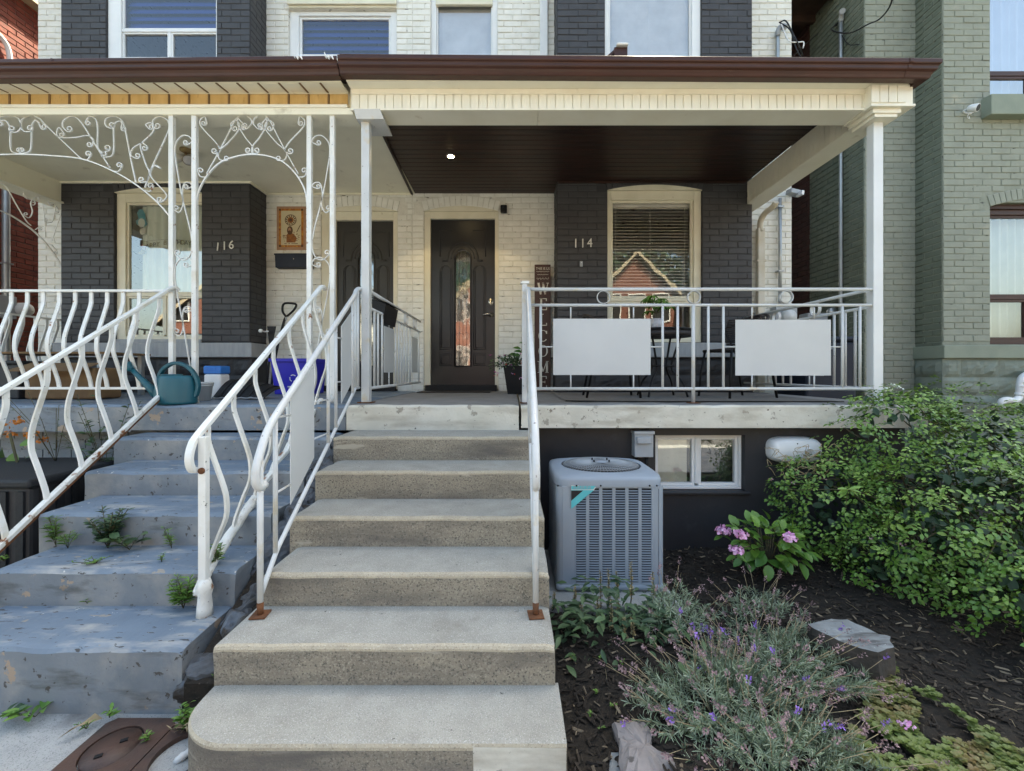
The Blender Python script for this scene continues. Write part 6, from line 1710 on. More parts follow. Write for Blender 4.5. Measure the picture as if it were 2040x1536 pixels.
me = None; dz = (rz1-rz0)/rows
for c_ in range(ncol):
    for r_ in range(rows):
        if me is None:
            w2 = cw/2-.0095; mb = MB(); prof = [(.004, dz*.04), (-.002, dz*.0), (-.0045, dz*.06), (-.002, dz*.22), (.006, dz*.34)]
            V = [(s_3*(w2 if 0 < i < 3 else w2), y, z) for s_3 in (-1, 1) for i, (y, z) in enumerate(prof)]
            mb.add(V, [(i, i+1, 6+i, 5+i) for i in range(4)] + [(0, 1, 2, 3, 4), (9, 8, 7, 6, 5)]); o = mb.build('louver', M['ac'], None); me = o.data; bpy.data.objects.remove(o)
        mesh_object('louver', me, t, (gx0+cw*(c_+.5), AY0, rz0+dz*r_))
# louvres of the side facing the steps
mb = MB()
for r_ in range(rows):
    for c_ in range(5):
        y0_ = AY0+.06+c_*.09
        mb.box(AX0-.003, AX0+.003, y0_, y0_+.075, rz0+dz*r_, rz0+dz*(r_+.5))
mb.build('side_louvers', M['ac'], t, kind='stuff')
MB().box(AX0-.001, AX0+.002, AY0+.035, AY0+.055, cz0, cz1).build('stile', M['ac'], t)
MB().box(AX0-.005, AX1+.005, AY0-.006, AY1+.006, AZ0, AZ0+.045).build('base_pan', M['ac'], t, bevel=.025, seg=4)
# domed cap
V = []; n = 48
def sq_ring(k, z, cx_, cy_, hx_, hy_):
    out = []
    for i in range(n):
        a = 2*math.pi*i/n; c, s = math.cos(a), math.sin(a); e = 2/k
        out.append((cx_+hx_*math.copysign(abs(c)**e, c), cy_+hy_*math.copysign(abs(s)**e, s), z))
    return out
ccx, ccy = (AX0+AX1)/2, (AY0+AY1)/2; hx_, hy_ = aw/2+.008, (AY1-AY0)/2+.008
rings_ = [(7, AZ1-.055, 1.0), (7, AZ1-.022, 1.0), (6.5, AZ1-.006, .985), (5.5, AZ1+.000, .95), (4, AZ1+.008, .86), (2, AZ1+.014, .80), (2, AZ1+.012, .785)]
for k_, z_, s_2 in rings_: V += sq_ring(k_, z_, ccx, ccy, hx_*s_2, hy_*s_2)
fs = [(i*n+k_, i*n+(k_+1) % n, (i+1)*n+(k_+1) % n, (i+1)*n+k_) for i in range(len(rings_)-1) for k_ in range(n)]
cap = MB().add(V, fs, 0, True).build('cap', M['ac'], t)
MB().lathe([(.225, -.04), (.225, -.039)], (ccx, ccy, AZ1), 30).build('fan_well', M['ac_dark'], t)
mb = MB()
for i in range(72):
    a = 2*math.pi*i/72
    mb.tube([(ccx+math.cos(a)*.045, ccy+math.sin(a)*.045*.9, AZ1+.030), (ccx+math.cos(a)*.14, ccy+math.sin(a)*.14*.9, AZ1+.026), (ccx+math.cos(a)*.232, ccy+math.sin(a)*.232*.9, AZ1+.012)], .0016, 4)
for rr in (.045, .08, .115, .15, .185, .22):
    mb.tube([(ccx+math.cos(a)*rr, ccy+math.sin(a)*rr*.9, AZ1+.029-.06*max(0, rr-.05)) for a in [2*math.pi*i/40 for i in range(41)]], .0018, 4)
mb.build('fan_guard', M['grey_box'], t)
MB().lathe([(.05, .028), (.052, .033), (.001, .036)], (ccx, ccy, AZ1), 20, sq=(1, .9)).build('hub', M['ac'], t)
for a in (40, 140, 220, 320): MB().lathe([(.005, .034), (.005, .046), (.001, .047)], (ccx+.06*math.cos(R(a)), ccy+.05*math.sin(R(a)), AZ1), 8).build('bolt', M['black'], t)
for px in (1111, 1148, 1196, 1293, 1307): MB().lathe([(.005, 0), (.005, -.004), (.001, -.005)], (X(px, AY0), AY0-.010, AZ1-.046), 8, axis='Y').build('screw', M['black'], t)
# maker's badge
yb = AY0-.007
bx, bz1, bz2 = X(1138, yb), Z(967, yb), Z(1014, yb); bxr = X(1190, yb)
k = (bz1-bz2)
MB().add([(bx, yb, bz1), (bxr, yb, bz1), (bxr-.018, yb, bz1-.026), (bx, yb, bz1-.026)], [(0,1,2,3)]).build('badge_band', M['panel'], t, recalc=False)
MB().add([(bx+.001, yb-.0008, bz1-.003), (bxr-.01, yb-.0008, bz1-.003), (bxr-.022, yb-.0008, bz1-.022), (bx+.001, yb-.0008, bz1-.022)], [(0,1,2,3)]).build('badge_band', M['aqua'], t, recalc=False)
MB().add([(bx, yb, bz1-.026), (bxr-.018, yb, bz1-.026), (bx, yb, bz2)], [(0,1,2)]).build('badge_stripe', M['aqua'], t, recalc=False)
MB().add([(bx, yb-.0008, bz1-.028), (bx+.066, yb-.0008, bz1-.028), (bx, yb-.0008, bz1-.085)], [(0,1,2)]).build('badge_wedge', M['ac_dark'], t, recalc=False)
put_text(t, 'DAIKIN', 1160, 971, yb-.0012, 6.5, M['ac'], 'badge_lettering', 0, 1.15, .0003)
MB().box(AX0-.06, AX1+.04, AY0-.14, AY1+.05, -.05, AZ0-.005).build('pad', M['walk'], t, bevel=.01)

t = thing('disconnect_box', 'grey electrical disconnect box on the dark foundation above the air conditioner', 'electrical box', P(1281, 912, 3.2))
MB().box(X(1263, 3.15), X(1300, 3.15), 3.13, 3.215, Z(910, 3.15), Z(862, 3.15)).build('case', M['grey_box'], t, bevel=.004)
MB().box(X(1261.5, 3.15), X(1302, 3.15), 3.118, 3.215, Z(864, 3.15), Z(858, 3.15)).build('hood', M['grey_box'], t, bevel=.003)
MB().box(X(1269, 3.12), X(1296, 3.12), 3.108, 3.129, Z(884, 3.12), Z(871, 3.12)).build('handle', M['grey_box'], t, bevel=.006, seg=3)
for px in (1268, 1288): MB().tube([P(px, 911, 3.17), P(px, 925, 3.17), P(px+2, 985, 3.17)], .014, 10).build('conduit', M['black'], t)
t = thing('wall_vent', 'white rounded rectangular gas vent cover on the dark foundation behind the rose leaves', 'vent', P(1584, 920, 3.2))
vx0, vx1, vz0, vz1 = X(1533, 3.17), X(1634, 3.17), Z(922, 3.17), Z(871, 3.17)
n = 40; V = []
for (ins, y) in ((0, 3.22), (0, 3.17), (.012, 3.135), (.03, 3.12)):
    for i in range(n):
        a = 2*math.pi*i/n; c, s = math.cos(a), math.sin(a)
        V.append(((vx0+vx1)/2+((vx1-vx0)/2-ins)*math.copysign(abs(c)**.55, c), y, (vz0+vz1)/2+((vz1-vz0)/2-ins)*math.copysign(abs(s)**.55, s)))
MB().add(V, [(i*n+k, i*n+(k+1) % n, (i+1)*n+(k+1) % n, (i+1)*n+k) for i in range(3) for k in range(n)] + [tuple(range(3*n, 4*n))], 0, True).build('cover', M['white_plastic'], t)
MB().lathe([(.036, 0), (.036, -.022), (.030, -.024), (.030, -.004), (.001, -.003)], P(1610, 902, 3.12), 24, axis='Y').build('outlet', M['white_plastic'], t)
for k in range(4): MB().box(X(1610, 3.11)-.026, X(1610, 3.11)+.026, 3.100, 3.106, Z(902, 3.11)-.022+k*.013, Z(902, 3.11)-.018+k*.013).build('slat', M['panel'], t)
MB().lathe([(.005, 0), (.001, -.003)], P(1589, 884, 3.119), 8, axis='Y').build('screw', M['black'], t)
t = thing('drain_pipe', 'white plastic drain pipe bending out of the green stone base', 'pipe', P(2015, 800, 4.95))
MB().tube(catmull([P(2062, 742, 5.0), P(2042, 748, 4.98), P(2033, 760, 4.98), P(2031, 785, 4.98), P(2028, 794, 4.97), P(2018, 800, 4.95)], 5), .035, 16).build('upper_bend', M['white_plastic'], t)
MB().tube(catmull([P(2020, 800, 4.93), P(2008, 797, 4.92), P(1996, 800, 4.90), P(1994, 812, 4.90)], 5), .036, 16).build('lower_elbow', M['white_plastic'], t)
for p, q in (((2033, 766), (2033, 772)), ((2031, 783), (2030, 789))): MB().tube([P(*p, 4.98), P(*q, 4.98)], .040, 16).build('collar', M['white_plastic'], t)
t = boxthing('utility_tag', 'small white plastic box showing between rose leaves and the green wall', 'utility box', 1805, 1825, 808, 828, 4.2, .05, M['white_plastic'], bevel=.008)
MB().box(X(1808, 4.2), X(1822, 4.2), 4.193, 4.199, Z(820, 4.2), Z(812, 4.2)).build('lid', M['panel'], t)

# ---------------------------------------------------------------- ground items by the sidewalk
t = thing('utility_cover', 'rusty brown iron cover plates with round lids set in the sidewalk', 'utility cover', (-1.25, 1.3, 0))
def plate(x0, x1, y0, y1, hc, hr, name='plate'):
    n = 28; mb = MB(); z = .006
    V = [(hc[0]+hr*math.cos(2*math.pi*i/n), hc[1]+hr*1.15*math.sin(2*math.pi*i/n), z) for i in range(n)]
    sqr = []
    for i in range(n):
        a = 2*math.pi*i/n; c, s = math.cos(a), math.sin(a); m_ = max(abs(c), abs(s))
        px, py = c/m_, s/m_
        sqr.append((hc[0]+(px*(x1-hc[0]) if px > 0 else -px*(x0-hc[0])), hc[1]+(py*(y1-hc[1]) if py > 0 else -py*(y0-hc[1])), z))
    V += sqr + [(x, y, -.02) for x, y, _ in sqr] + [(x, y, -.05) for x, y, _ in V[:n]]
    fs = [(i, (i+1) % n, n+(i+1) % n, n+i) for i in range(n)] + [(n+i, n+(i+1) % n, 2*n+(i+1) % n, 2*n+i) for i in range(n)] + [(i, 3*n+i, 3*n+(i+1) % n, (i+1) % n) for i in range(n)]
    return mb.add(V, fs).build(name, M['plate'], t)
plate(-1.50, -1.243, .9, 1.655, (-1.385, 1.525), .082)
plate(-1.238, -.93, .9, 1.655, (-1.125, 1.50), .085)
n = 28; lid = MB(); lid.lathe([(.076, -.012), (.077, .003), (.001, .004)], (-1.385, 1.525, .0), 30, sq=(1, 1.15)); lid.build('round_lid', M['plate'], t)
for dx, dy in ((-.012, -.035), (.018, .03)): MB().obox((-1.385+dx, 1.525+dy, .006), (.022, .014, .004), (0, 0, .5)).build('key_slot', M['black'], t)
sheet_ = MB().lathe([(.085, -.03), (.001, -.028)], (-1.125, 1.50, 0), 24, sq=(1, 1.15)); sheet_.build('hole_bottom', M['soil'], t)
t = thing('litter', 'crumpled pale plastic wrapper lying in the open cover hole', 'wrapper', (-1.10, 1.51, .0))
MB().tube(catmull([(-1.135, 1.485, -.012), (-1.11, 1.50, .004), (-1.085, 1.53, .006), (-1.07, 1.545, -.002)], 4), [.008, .013, .012, .014, .011, .013, .012, .010, .012, .013, .010, .011, .007], 7).build('wrapper', M['panel'], t)
lf = thing('fallen_leaf', 'dry curled tan leaf where the blue step meets the sidewalk', 'leaf', P(155, 1450, 1.62))
q = [(-1.61, 1.56), (-1.575, 1.60), (-1.555, 1.645), (-1.535, 1.655), (-1.54, 1.62), (-1.57, 1.575)]
MB().add([(x, y, .004+.014*(i % 3)) for i, (x, y) in enumerate(q)] + [(-1.555, 1.61, .028)], [(i, (i+1) % 6, 6) for i in range(6)]).build('blade', M['straw'], lf)
# dark ribbed planter by the left stair
t = thing('planter_box', 'dark ribbed planter tub in the shade beside the blue steps', 'planter', (-3.0, 2.75, 0))
MB().box(-3.55, -2.68, 2.45, 3.05, .0, .66).build('tub', M['stone_dark'], t, bevel=.02)
MB().box(-3.58, -2.65, 2.42, 3.08, .66, .71).build('rim', M['ac_dark'], t, bevel=.015)
for k in range(9): MB().box(-3.50+k*.095, -3.46+k*.095, 2.435, 2.449, .06, .64).build('rib', M['ac_dark'], t)
for k in range(6): MB().box(-2.679, -2.665, 2.50+k*.09, 2.54+k*.09, .06, .64).build('rib', M['ac_dark'], t)
t = boxthing('toy_block', 'small red plastic piece in the gap beside the blue steps', 'plastic piece', 57, 100, 985, 1002, 2.6, .06, M['red'], bevel=.01)

# ---------------------------------------------------------------- garden stones
def stone_from(poly, z0, z1, m, t, name='stone_body', topz=None, jit=.012, n=9, bulge=.0):
    """an angular slab: plan outline, irregular top and rough sides"""
    out = []
    for (a, b) in zip(poly, poly[1:]+poly[:1]):
        for i in range(n//3+2):
            f = i/(n//3+2); out.append(Vector((a[0]+(b[0]-a[0])*f, a[1]+(b[1]-a[1])*f)))
    c = sum(out, Vector((0, 0)))/len(out); V = []; k = len(out)
    levels = [(0, 1.02), (.25, 1.0+bulge), (.55, .99+bulge), (.85, .985), (1.0, .955)]
    for f, s in levels:
        for i, p in enumerate(out):
            q = c+(p-c)*s; r = Vector((mnoise.noise(Vector((p.x*17, p.y*17, f*3))), mnoise.noise(Vector((p.y*17+9, p.x*17, f*3)))))
            zt_ = topz(p.x, p.y) if topz else z1
            V.append((q.x+r.x*jit, q.y+r.y*jit, z0+(zt_-z0)*f + .006*mnoise.noise(Vector((p.x*20, p.y*20, f*9)))))
    fs = [(a*k+i, a*k+(i+1) % k, (a+1)*k+(i+1) % k, (a+1)*k+i) for a in range(len(levels)-1) for i in range(k)]
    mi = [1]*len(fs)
    L = len(levels)-1; o = len(V)
    for s in (.66, .33):
        for i, p in enumerate(out):
            q = c+(p-c)*s; V.append((q.x, q.y, (topz(q.x, q.y) if topz else z1)+.007*mnoise.noise(Vector((q.x*25, q.y*25, 3)))))
    V.append((c.x, c.y, topz(c.x, c.y) if topz else z1))
    base = [L*k, o, o+k]
    for a in range(2):
        for i in range(k): fs.append((base[a]+i, base[a]+(i+1) % k, base[a+1]+(i+1) % k, base[a+1]+i)); mi.append(0)
    for i in range(k): fs.append((o+k+i, o+k+(i+1) % k, len(V)-1)); mi.append(0)
    mb = MB(); mb.v = V; mb.f = fs; mb.m = mi; mb.sm = [False]*len(fs)
    return mb.build(name, m, t)
t = thing('garden_rock', 'flat topped grey limestone slab lying on the mulch near the rose bush', 'rock', (1.45, 1.9, 0))
# outline of the top, from the photograph, at its height
ZR = .17
def top_at(px, py, z): d = (EYE-z)*F/(py-HY); return (X(px, d), d)
outl = [top_at(1607, 1243, ZR), top_at(1655, 1231, ZR), top_at(1687, 1232, ZR), top_at(1735, 1255, ZR), top_at(1778, 1275, ZR-.01), top_at(1784, 1300, ZR-.02), top_at(1752, 1312, ZR-.02), top_at(1690, 1285, ZR), top_at(1640, 1262, ZR)]
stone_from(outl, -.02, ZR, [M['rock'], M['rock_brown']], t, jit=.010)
t = thing('garden_rock', 'knobbly pinkish grey rock among mulch at the foot of the lavender', 'rock', (.42, 1.5, 0))
outl = [top_at(1222, 1440, .06), top_at(1255, 1416, .08), top_at(1290, 1420, .09), top_at(1298, 1465, .10), top_at(1330, 1490, .09), top_at(1352, 1530, .07), top_at(1350, 1590, .05), top_at(1240, 1590, .05), top_at(1235, 1500, .06)]
stone_from(outl, -.03, .09, [M['rock_pink'], M['rock_pink']], t, topz=lambda x, y: .07+.045*mnoise.noise(Vector((x*9, y*9, 2)))+.02*mnoise.noise(Vector((x*30, y*30, 2))), jit=.016)
t = thing('garden_rock', 'small pale flat stone chip at the bottom of the mulch bed', 'rock', (.3, 1.42, 0))
outl = [top_at(1216, 1508, .02), top_at(1238, 1507, .02), top_at(1243, 1545, .02), top_at(1212, 1552, .02)]
stone_from(outl, -.02, .035, [M['rock'], M['rock']], t, jit=.004)
t = thing('garden_rock', 'rounded brown lump of stone at the end of the limestone slab', 'rock', (1.5, 1.8, 0))
outl = [top_at(1738, 1310, .10), top_at(1760, 1300, .11), top_at(1783, 1304, .10), top_at(1780, 1335, .08), top_at(1748, 1345, .08)]
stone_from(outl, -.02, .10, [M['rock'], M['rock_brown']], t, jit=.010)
# ================================================================== plants
rng = np.random.default_rng(11)
def leaf_tpl(w=.5, fold=.10, droop=.12, pts=((.0, 0), (.62, .22), (1.0, .5), (.62, .8), (0, 1))):
    """leaf of unit length along +Y: outline half widths, folded along the midrib"""
    V = []; n = len(pts)
    for (h, y) in pts: V.append((0, y, -droop*y*y))
    L = []; Rr = []
    for i, (h, y) in enumerate(pts[1:-1]):
        V.append((-h*w/2, y, fold*h - droop*y*y)); L.append(len(V)-1)
        V.append((h*w/2, y, fold*h - droop*y*y)); Rr.append(len(V)-1)
    fs = []
    m = list(range(n))
    fs.append((m[0], m[1], L[0])); fs.append((m[0], Rr[0], m[1]))
    for i in range(len(L)-1):
        fs.append((m[i+1], m[i+2], L[i+1], L[i])); fs.append((m[i+1], Rr[i], Rr[i+1], m[i+2]))
    fs.append((m[-2], m[-1], L[-1])); fs.append((m[-2], Rr[-1], m[-1]))
    return np.array(V, float), fs
def basis(y, z):
    """matrices whose Y follows y and whose Z leans to z"""
    y = y/np.linalg.norm(y, axis=1, keepdims=True)
    x = np.cross(y, z); x /= np.maximum(np.linalg.norm(x, axis=1, keepdims=True), 1e-6)
    z2 = np.cross(x, y)
    return np.stack([x, y, z2], axis=2)
class Leaves:
    def __init__(s): s.V = []; s.F = []; s.T = []; s.n = 0
    def add(s, tpl, mats, pos, size, tint=None):
        V, fs = tpl; k = len(V); N = len(pos)
        W = np.einsum('nij,kj->nki', mats, V)*size[:, None, None] + pos[:, None, :]
        base = (np.arange(N)*k + s.n)
        s.V.append(W.reshape(-1, 3))
        for f in fs: s.F.append((base[:, None] + np.array(f)[None, :]))
        s.T.append(np.repeat(tint if tint is not None else np.zeros(N), k)); s.n += N*k
    def build(s, name, m, parent=None, kind=None, smooth=True):
        me = bpy.data.meshes.new(name)
        V = np.concatenate(s.V); me.vertices.add(len(V)); me.vertices.foreach_set('co', V.ravel())
        tot = []; idx = []; st = 0; starts = []
        for F_ in s.F:
            n, k = F_.shape; idx.append(F_.ravel()); starts.append(st+np.arange(n)*k); tot.append(np.full(n, k)); st += n*k
        idx = np.concatenate(idx); starts = np.concatenate(starts); tot = np.concatenate(tot)
        me.loops.add(len(idx)); me.loops.foreach_set('vertex_index', idx)
        me.polygons.add(len(starts)); me.polygons.foreach_set('loop_start', starts); me.polygons.foreach_set('loop_total', tot)
        me.update(calc_edges=True)
        me.polygons.foreach_set('use_smooth', [smooth]*len(starts))
        at = me.attributes.new('tint', 'FLOAT', 'POINT'); at.data.foreach_set('value', np.concatenate(s.T))
        me.materials.append(m)
        o = bpy.data.objects.new(name, me); COL.objects.link(o); adopt(o, parent)
        if kind: o['kind'] = kind
        return o
def unit(v): return v/np.maximum(np.linalg.norm(v, axis=-1, keepdims=True), 1e-9)
def tube_mesh(name, runs, r, m, parent, kind=None, n=5):
    mb = MB()
    for q in runs: mb.tube(q, r if not isinstance(r, tuple) else [r[0]+(r[1]-r[0])*i/(len(q)-1) for i in range(len(q))], n)
    return mb.build(name, m, parent, kind=kind)
def single_leaves(name, tpl, mats, pos, size, tint, m, parent, nvar=4):
    """leaves as parts of their own that share a few meshes"""
    ms = []
    for k in range(nvar):
        L = Leaves(); L.add(tpl, np.eye(3)[None], np.zeros((1, 3)), np.ones(1), np.array([k/(nvar-1)])); o = L.build(name, m); ms.append(o.data); bpy.data.objects.remove(o)
    for i in range(len(pos)):
        o = bpy.data.objects.new(name, ms[min(nvar-1, int(tint[i]*nvar))]); COL.objects.link(o); adopt(o, parent)
        mt = Matrix([list(mats[i][r]*size[i]) + [pos[i][r]] for r in range(3)] + [[0, 0, 0, 1]])
        o.matrix_basis = mt

# ---------------------------------------------------------------- rose bush
blobs = [((2.62, 2.95, .72), (.50, .42, .44)), ((3.35, 3.05, .62), (.75, .55, .50)), ((2.55, 2.45, .46), (.52, .50, .44)), ((3.05, 2.35, .50), (.60, .55, .42)), ((2.45, 2.18, .26), (.34, .30, .28)),
         ((2.12, 2.90, .42), (.30, .26, .34)), ((1.93, 2.98, .52), (.19, .16, .22)), ((3.9, 2.7, .48), (.55, .55, .45)), ((2.72, 3.1, .98), (.32, .24, .20)), ((2.2, 2.6, .22), (.26, .28, .22)), ((3.5, 2.1, .30), (.5, .45, .36)),
         ((2.85, 1.98, .20), (.40, .32, .26)), ((2.12, 2.98, .62), (.20, .16, .14)), ((2.42, 2.82, .90), (.28, .20, .27)), ((2.95, 2.75, .80), (.40, .30, .26))]
bush = thing('rose_bush', 'large sprawling green rose bush covering the corner of the porch', 'bush', (2.7, 2.7, 0))
tp = leaf_tpl(.62, .12, .10)
# compound sprays: five leaflets on a stalk
off = [(0, .62, 0, 1.0), (-.30, .40, 62, .85), (.30, .40, -62, .85), (-.26, .12, 72, .72), (.26, .12, -72, .72)]
def spray(n, blobs, out_bias=.8, size=(.021, .040), skin=(.76, 1.10)):
    vol = np.array([b[1][0]*b[1][1]*b[1][2] for b in blobs])**(2/3); w = vol/vol.sum()
    bi = rng.choice(len(blobs), n, p=w)
    C_ = np.array([b[0] for b in blobs])[bi]; S_ = np.array([b[1] for b in blobs])[bi]
    d = unit(rng.normal(size=(n, 3)))
    r = rng.uniform(skin[0], skin[1], n)
    nz = np.array([mnoise.noise(Vector((float(a)*2.6+3*float(b), float(c)*2.6, float(e)*2.6))) for (a, c, e), b in zip(d, bi)])
    p = C_ + d*S_*(r*(1+.30*nz))[:, None]
    nrm = unit(d/S_)
    # drop what is deep inside another lobe
    keep = np.ones(n, bool)
    for k, (c, s) in enumerate(blobs):
        q = ((p-np.array(c))/np.array(s)); keep &= ~((np.linalg.norm(q, axis=1) < .72) & (bi != k))
    keep &= p[:, 2] > .03
    keep &= ~((p[:, 1] > 3.05) & (p[:, 2] < 1.04) & (p[:, 0] < 2.9))
    return p[keep], nrm[keep], rng.uniform(size[0], size[1], keep.sum())
p, nr, sz = spray(8600, blobs)
up = np.tile([0, 0, 1.0], (len(p), 1))
ln = unit(nr*.55 + up*.75 + rng.normal(size=p.shape)*.35)      # leaf faces look up and out
ax = rng.normal(size=p.shape) + nr*.9; ax -= ln*(ax*ln).sum(1, keepdims=True); ax = unit(ax)
B_ = basis(ax, ln)
allp, allm, alls, allt = [], [], [], []
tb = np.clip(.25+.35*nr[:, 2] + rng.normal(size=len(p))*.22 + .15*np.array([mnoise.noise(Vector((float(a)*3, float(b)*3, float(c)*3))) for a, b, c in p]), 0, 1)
for (ox, oy, ang, sc) in off:
    c, s = math.cos(R(ang)), math.sin(R(ang))
    Rl = np.array([[c, -s, 0], [s, c, 0], [0, 0, 1.0]])
    tilt = rng.normal(size=len(p))*.25
    m2 = B_ @ Rl
    m2 = m2 + 0
    ps = p + np.einsum('nij,j->ni', B_, np.array([ox*.9, oy*1.7, 0]))*(sz*1.15)[:, None]
    jit = rng.normal(size=p.shape)*.16
    m3 = basis(m2[:, :, 1] + jit, m2[:, :, 2] + rng.normal(size=p.shape)*.18)
    allp.append(ps); allm.append(m3); alls.append(sz*sc*rng.uniform(.85, 1.15, len(p))); allt.append(np.clip(tb+rng.normal(size=len(p))*.08, 0, .999))
allp, allm, alls, allt = np.concatenate(allp), np.concatenate(allm), np.concatenate(alls), np.concatenate(allt)
pxx = CX+allp[:, 0]*F/allp[:, 1]; pyy = HY-(allp[:, 2]-EYE)*F/allp[:, 1]
sc_ = alls/allp[:, 1]*((allm[:, 2, 2] > 0) & (pxx < 2030) & (pyy < 1400))
order = np.argsort(-sc_); sel = order[:290]; rest = order[290:]
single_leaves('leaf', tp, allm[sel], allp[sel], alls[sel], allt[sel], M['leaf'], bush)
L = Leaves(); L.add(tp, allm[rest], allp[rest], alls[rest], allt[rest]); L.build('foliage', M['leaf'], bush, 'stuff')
# dark inner leaves give the crown its depth
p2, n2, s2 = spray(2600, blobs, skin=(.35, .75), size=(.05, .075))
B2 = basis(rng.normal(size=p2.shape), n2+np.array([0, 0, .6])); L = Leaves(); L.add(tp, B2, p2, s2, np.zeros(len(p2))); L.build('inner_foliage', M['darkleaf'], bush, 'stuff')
runs = []
for k in range(46):
    b = blobs[k % len(blobs)]; c = Vector(b[0]); e = c+Vector((random.uniform(-1, 1)*b[1][0], random.uniform(-1, .6)*b[1][1], random.uniform(.1, 1.05)*b[1][2]))
    s = Vector((2.9+random.uniform(-.5, .5), 2.8+random.uniform(-.3, .2), 0)); runs.append(catmull([s, (s+e)/2+Vector((0, 0, .25)), e], 6))
tube_mesh('cane', runs, (.007, .0025), M['stem'], bush)
runs = []
for k in range(40):
    q = P(random.uniform(1530, 1660), random.uniform(895, 960), 2.9); runs.append(catmull([q, q+Vector((random.uniform(-.05, .05), -.02, .04)), q+Vector((random.uniform(-.1, .1), -.03, random.uniform(-.03, .07)))], 3))
tube_mesh('dry_twig', runs, .0018, M['straw'], bush)
def blossom(t, c, r, m, n=26, flat=.7, name='blossom'):
    L = Leaves(); d = unit(rng.normal(size=(n, 3))); d[:, 2] = np.abs(d[:, 2])*.9+.05; d = unit(d)
    pos = np.array(c)[None] + d*np.array([r, r, r*flat])
    L.add(leaf_tpl(.9, .1, .1), basis(rng.normal(size=(n, 3)), d), pos, np.full(n, r*.62), rng.uniform(0, 1, n)); return L.build(name, m, t)
for px, py, d in ((1775, 768, 2.85), (1788, 775, 2.85), (1768, 778, 2.85)): blossom(bush, P(px, py, d), .022, M['curtain'], 12)
for px, py, d in ((1535, 955, 2.85), (1640, 955, 2.8), (1735, 1072, 2.4), (1795, 1085, 2.3), (1580, 962, 2.85)): blossom(bush, P(px, py, d), .016, M['mauve'], 10, name='spent_bloom')
# bright palmate leaf
st_leaf = [(i-3)*26 for i in range(7)]
c = P(1690, 975, 2.42); mt = np.array([basis(np.array([[math.sin(R(a)), -.15, math.cos(R(a))*.75-.45]]), np.array([[0, -.6, 1.0]]))[0] for a in (-110, -75, -40, -5, 30, 65, 100)])
palm = thing('seedling_leaf', 'bright lime green seven fingered leaf against the rose bush', 'leaf', c)
single_leaves('leaflet', leaf_tpl(.30, .08, .15), mt, np.tile(np.array(c), (7, 1)), np.full(7, .070), np.full(7, .9), M['weed'], palm)
MB().tube([c, c+Vector((.02, .05, -.12))], .002, 5).build('stalk', M['stem'], palm)

# ---------------------------------------------------------------- hydrangea
hy = thing('hydrangea', 'low hydrangea with broad bright leaves and four pink flower heads', 'shrub', (1.62, 2.8, 0))
n = 120; c = np.array([X(1528, 2.72), 2.72, .20])
d = unit(rng.normal(size=(n, 3))); d[:, 2] = np.abs(d[:, 2])*1.1-.12; d[:, 1] -= .35*(rng.random(n) < .6); d = unit(d)
pos = c + d*np.array([.215, .20, .20])*rng.uniform(.55, 1.0, (n, 1))
ax = unit(d*1.0 + np.array([0, 0, -.25]) + rng.normal(size=(n, 3))*.35); lnm = unit(d*.5+np.array([0, -.2, 1.0])+rng.normal(size=(n, 3))*.2)
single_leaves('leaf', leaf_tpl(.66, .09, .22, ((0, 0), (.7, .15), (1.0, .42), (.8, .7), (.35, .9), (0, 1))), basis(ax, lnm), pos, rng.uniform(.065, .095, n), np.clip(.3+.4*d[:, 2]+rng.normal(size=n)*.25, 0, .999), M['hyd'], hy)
hd_ = [(1440, 1059, 2.78), (1475, 1067, 2.50), (1467, 1098, 2.46), (1574, 1073, 2.46)]
tube_mesh('stem', [catmull([c+np.array([0, 0, -.15]), (Vector(c)+P(*h))/2+Vector((0, 0, .02)), P(*h)], 4) for h in hd_] + [[Vector(c)+Vector((0, 0, -.2)), Vector(c)+Vector((random.uniform(-.15, .15), random.uniform(-.1, .1), .15))] for k in range(9)], .004, M['stem'], hy)
for h in hd_:
    q = P(*h); blossom(hy, q, .038 if h[0] < 1450 else .033, M['pink'], 60, .6, 'flower_head')
    ll = 4; dd_ = np.array([[math.cos(a), math.sin(a)*.6, -.25] for a in rng.uniform(0, 6.28, ll)])
    single_leaves('leaf', leaf_tpl(.66, .09, .22), basis(dd_, np.tile([0, -.2, 1.0], (ll, 1))), np.tile(np.array(q)-np.array([0, 0, .03]), (ll, 1)), np.full(ll, .06), np.full(ll, .3), M['hyd'], hy)

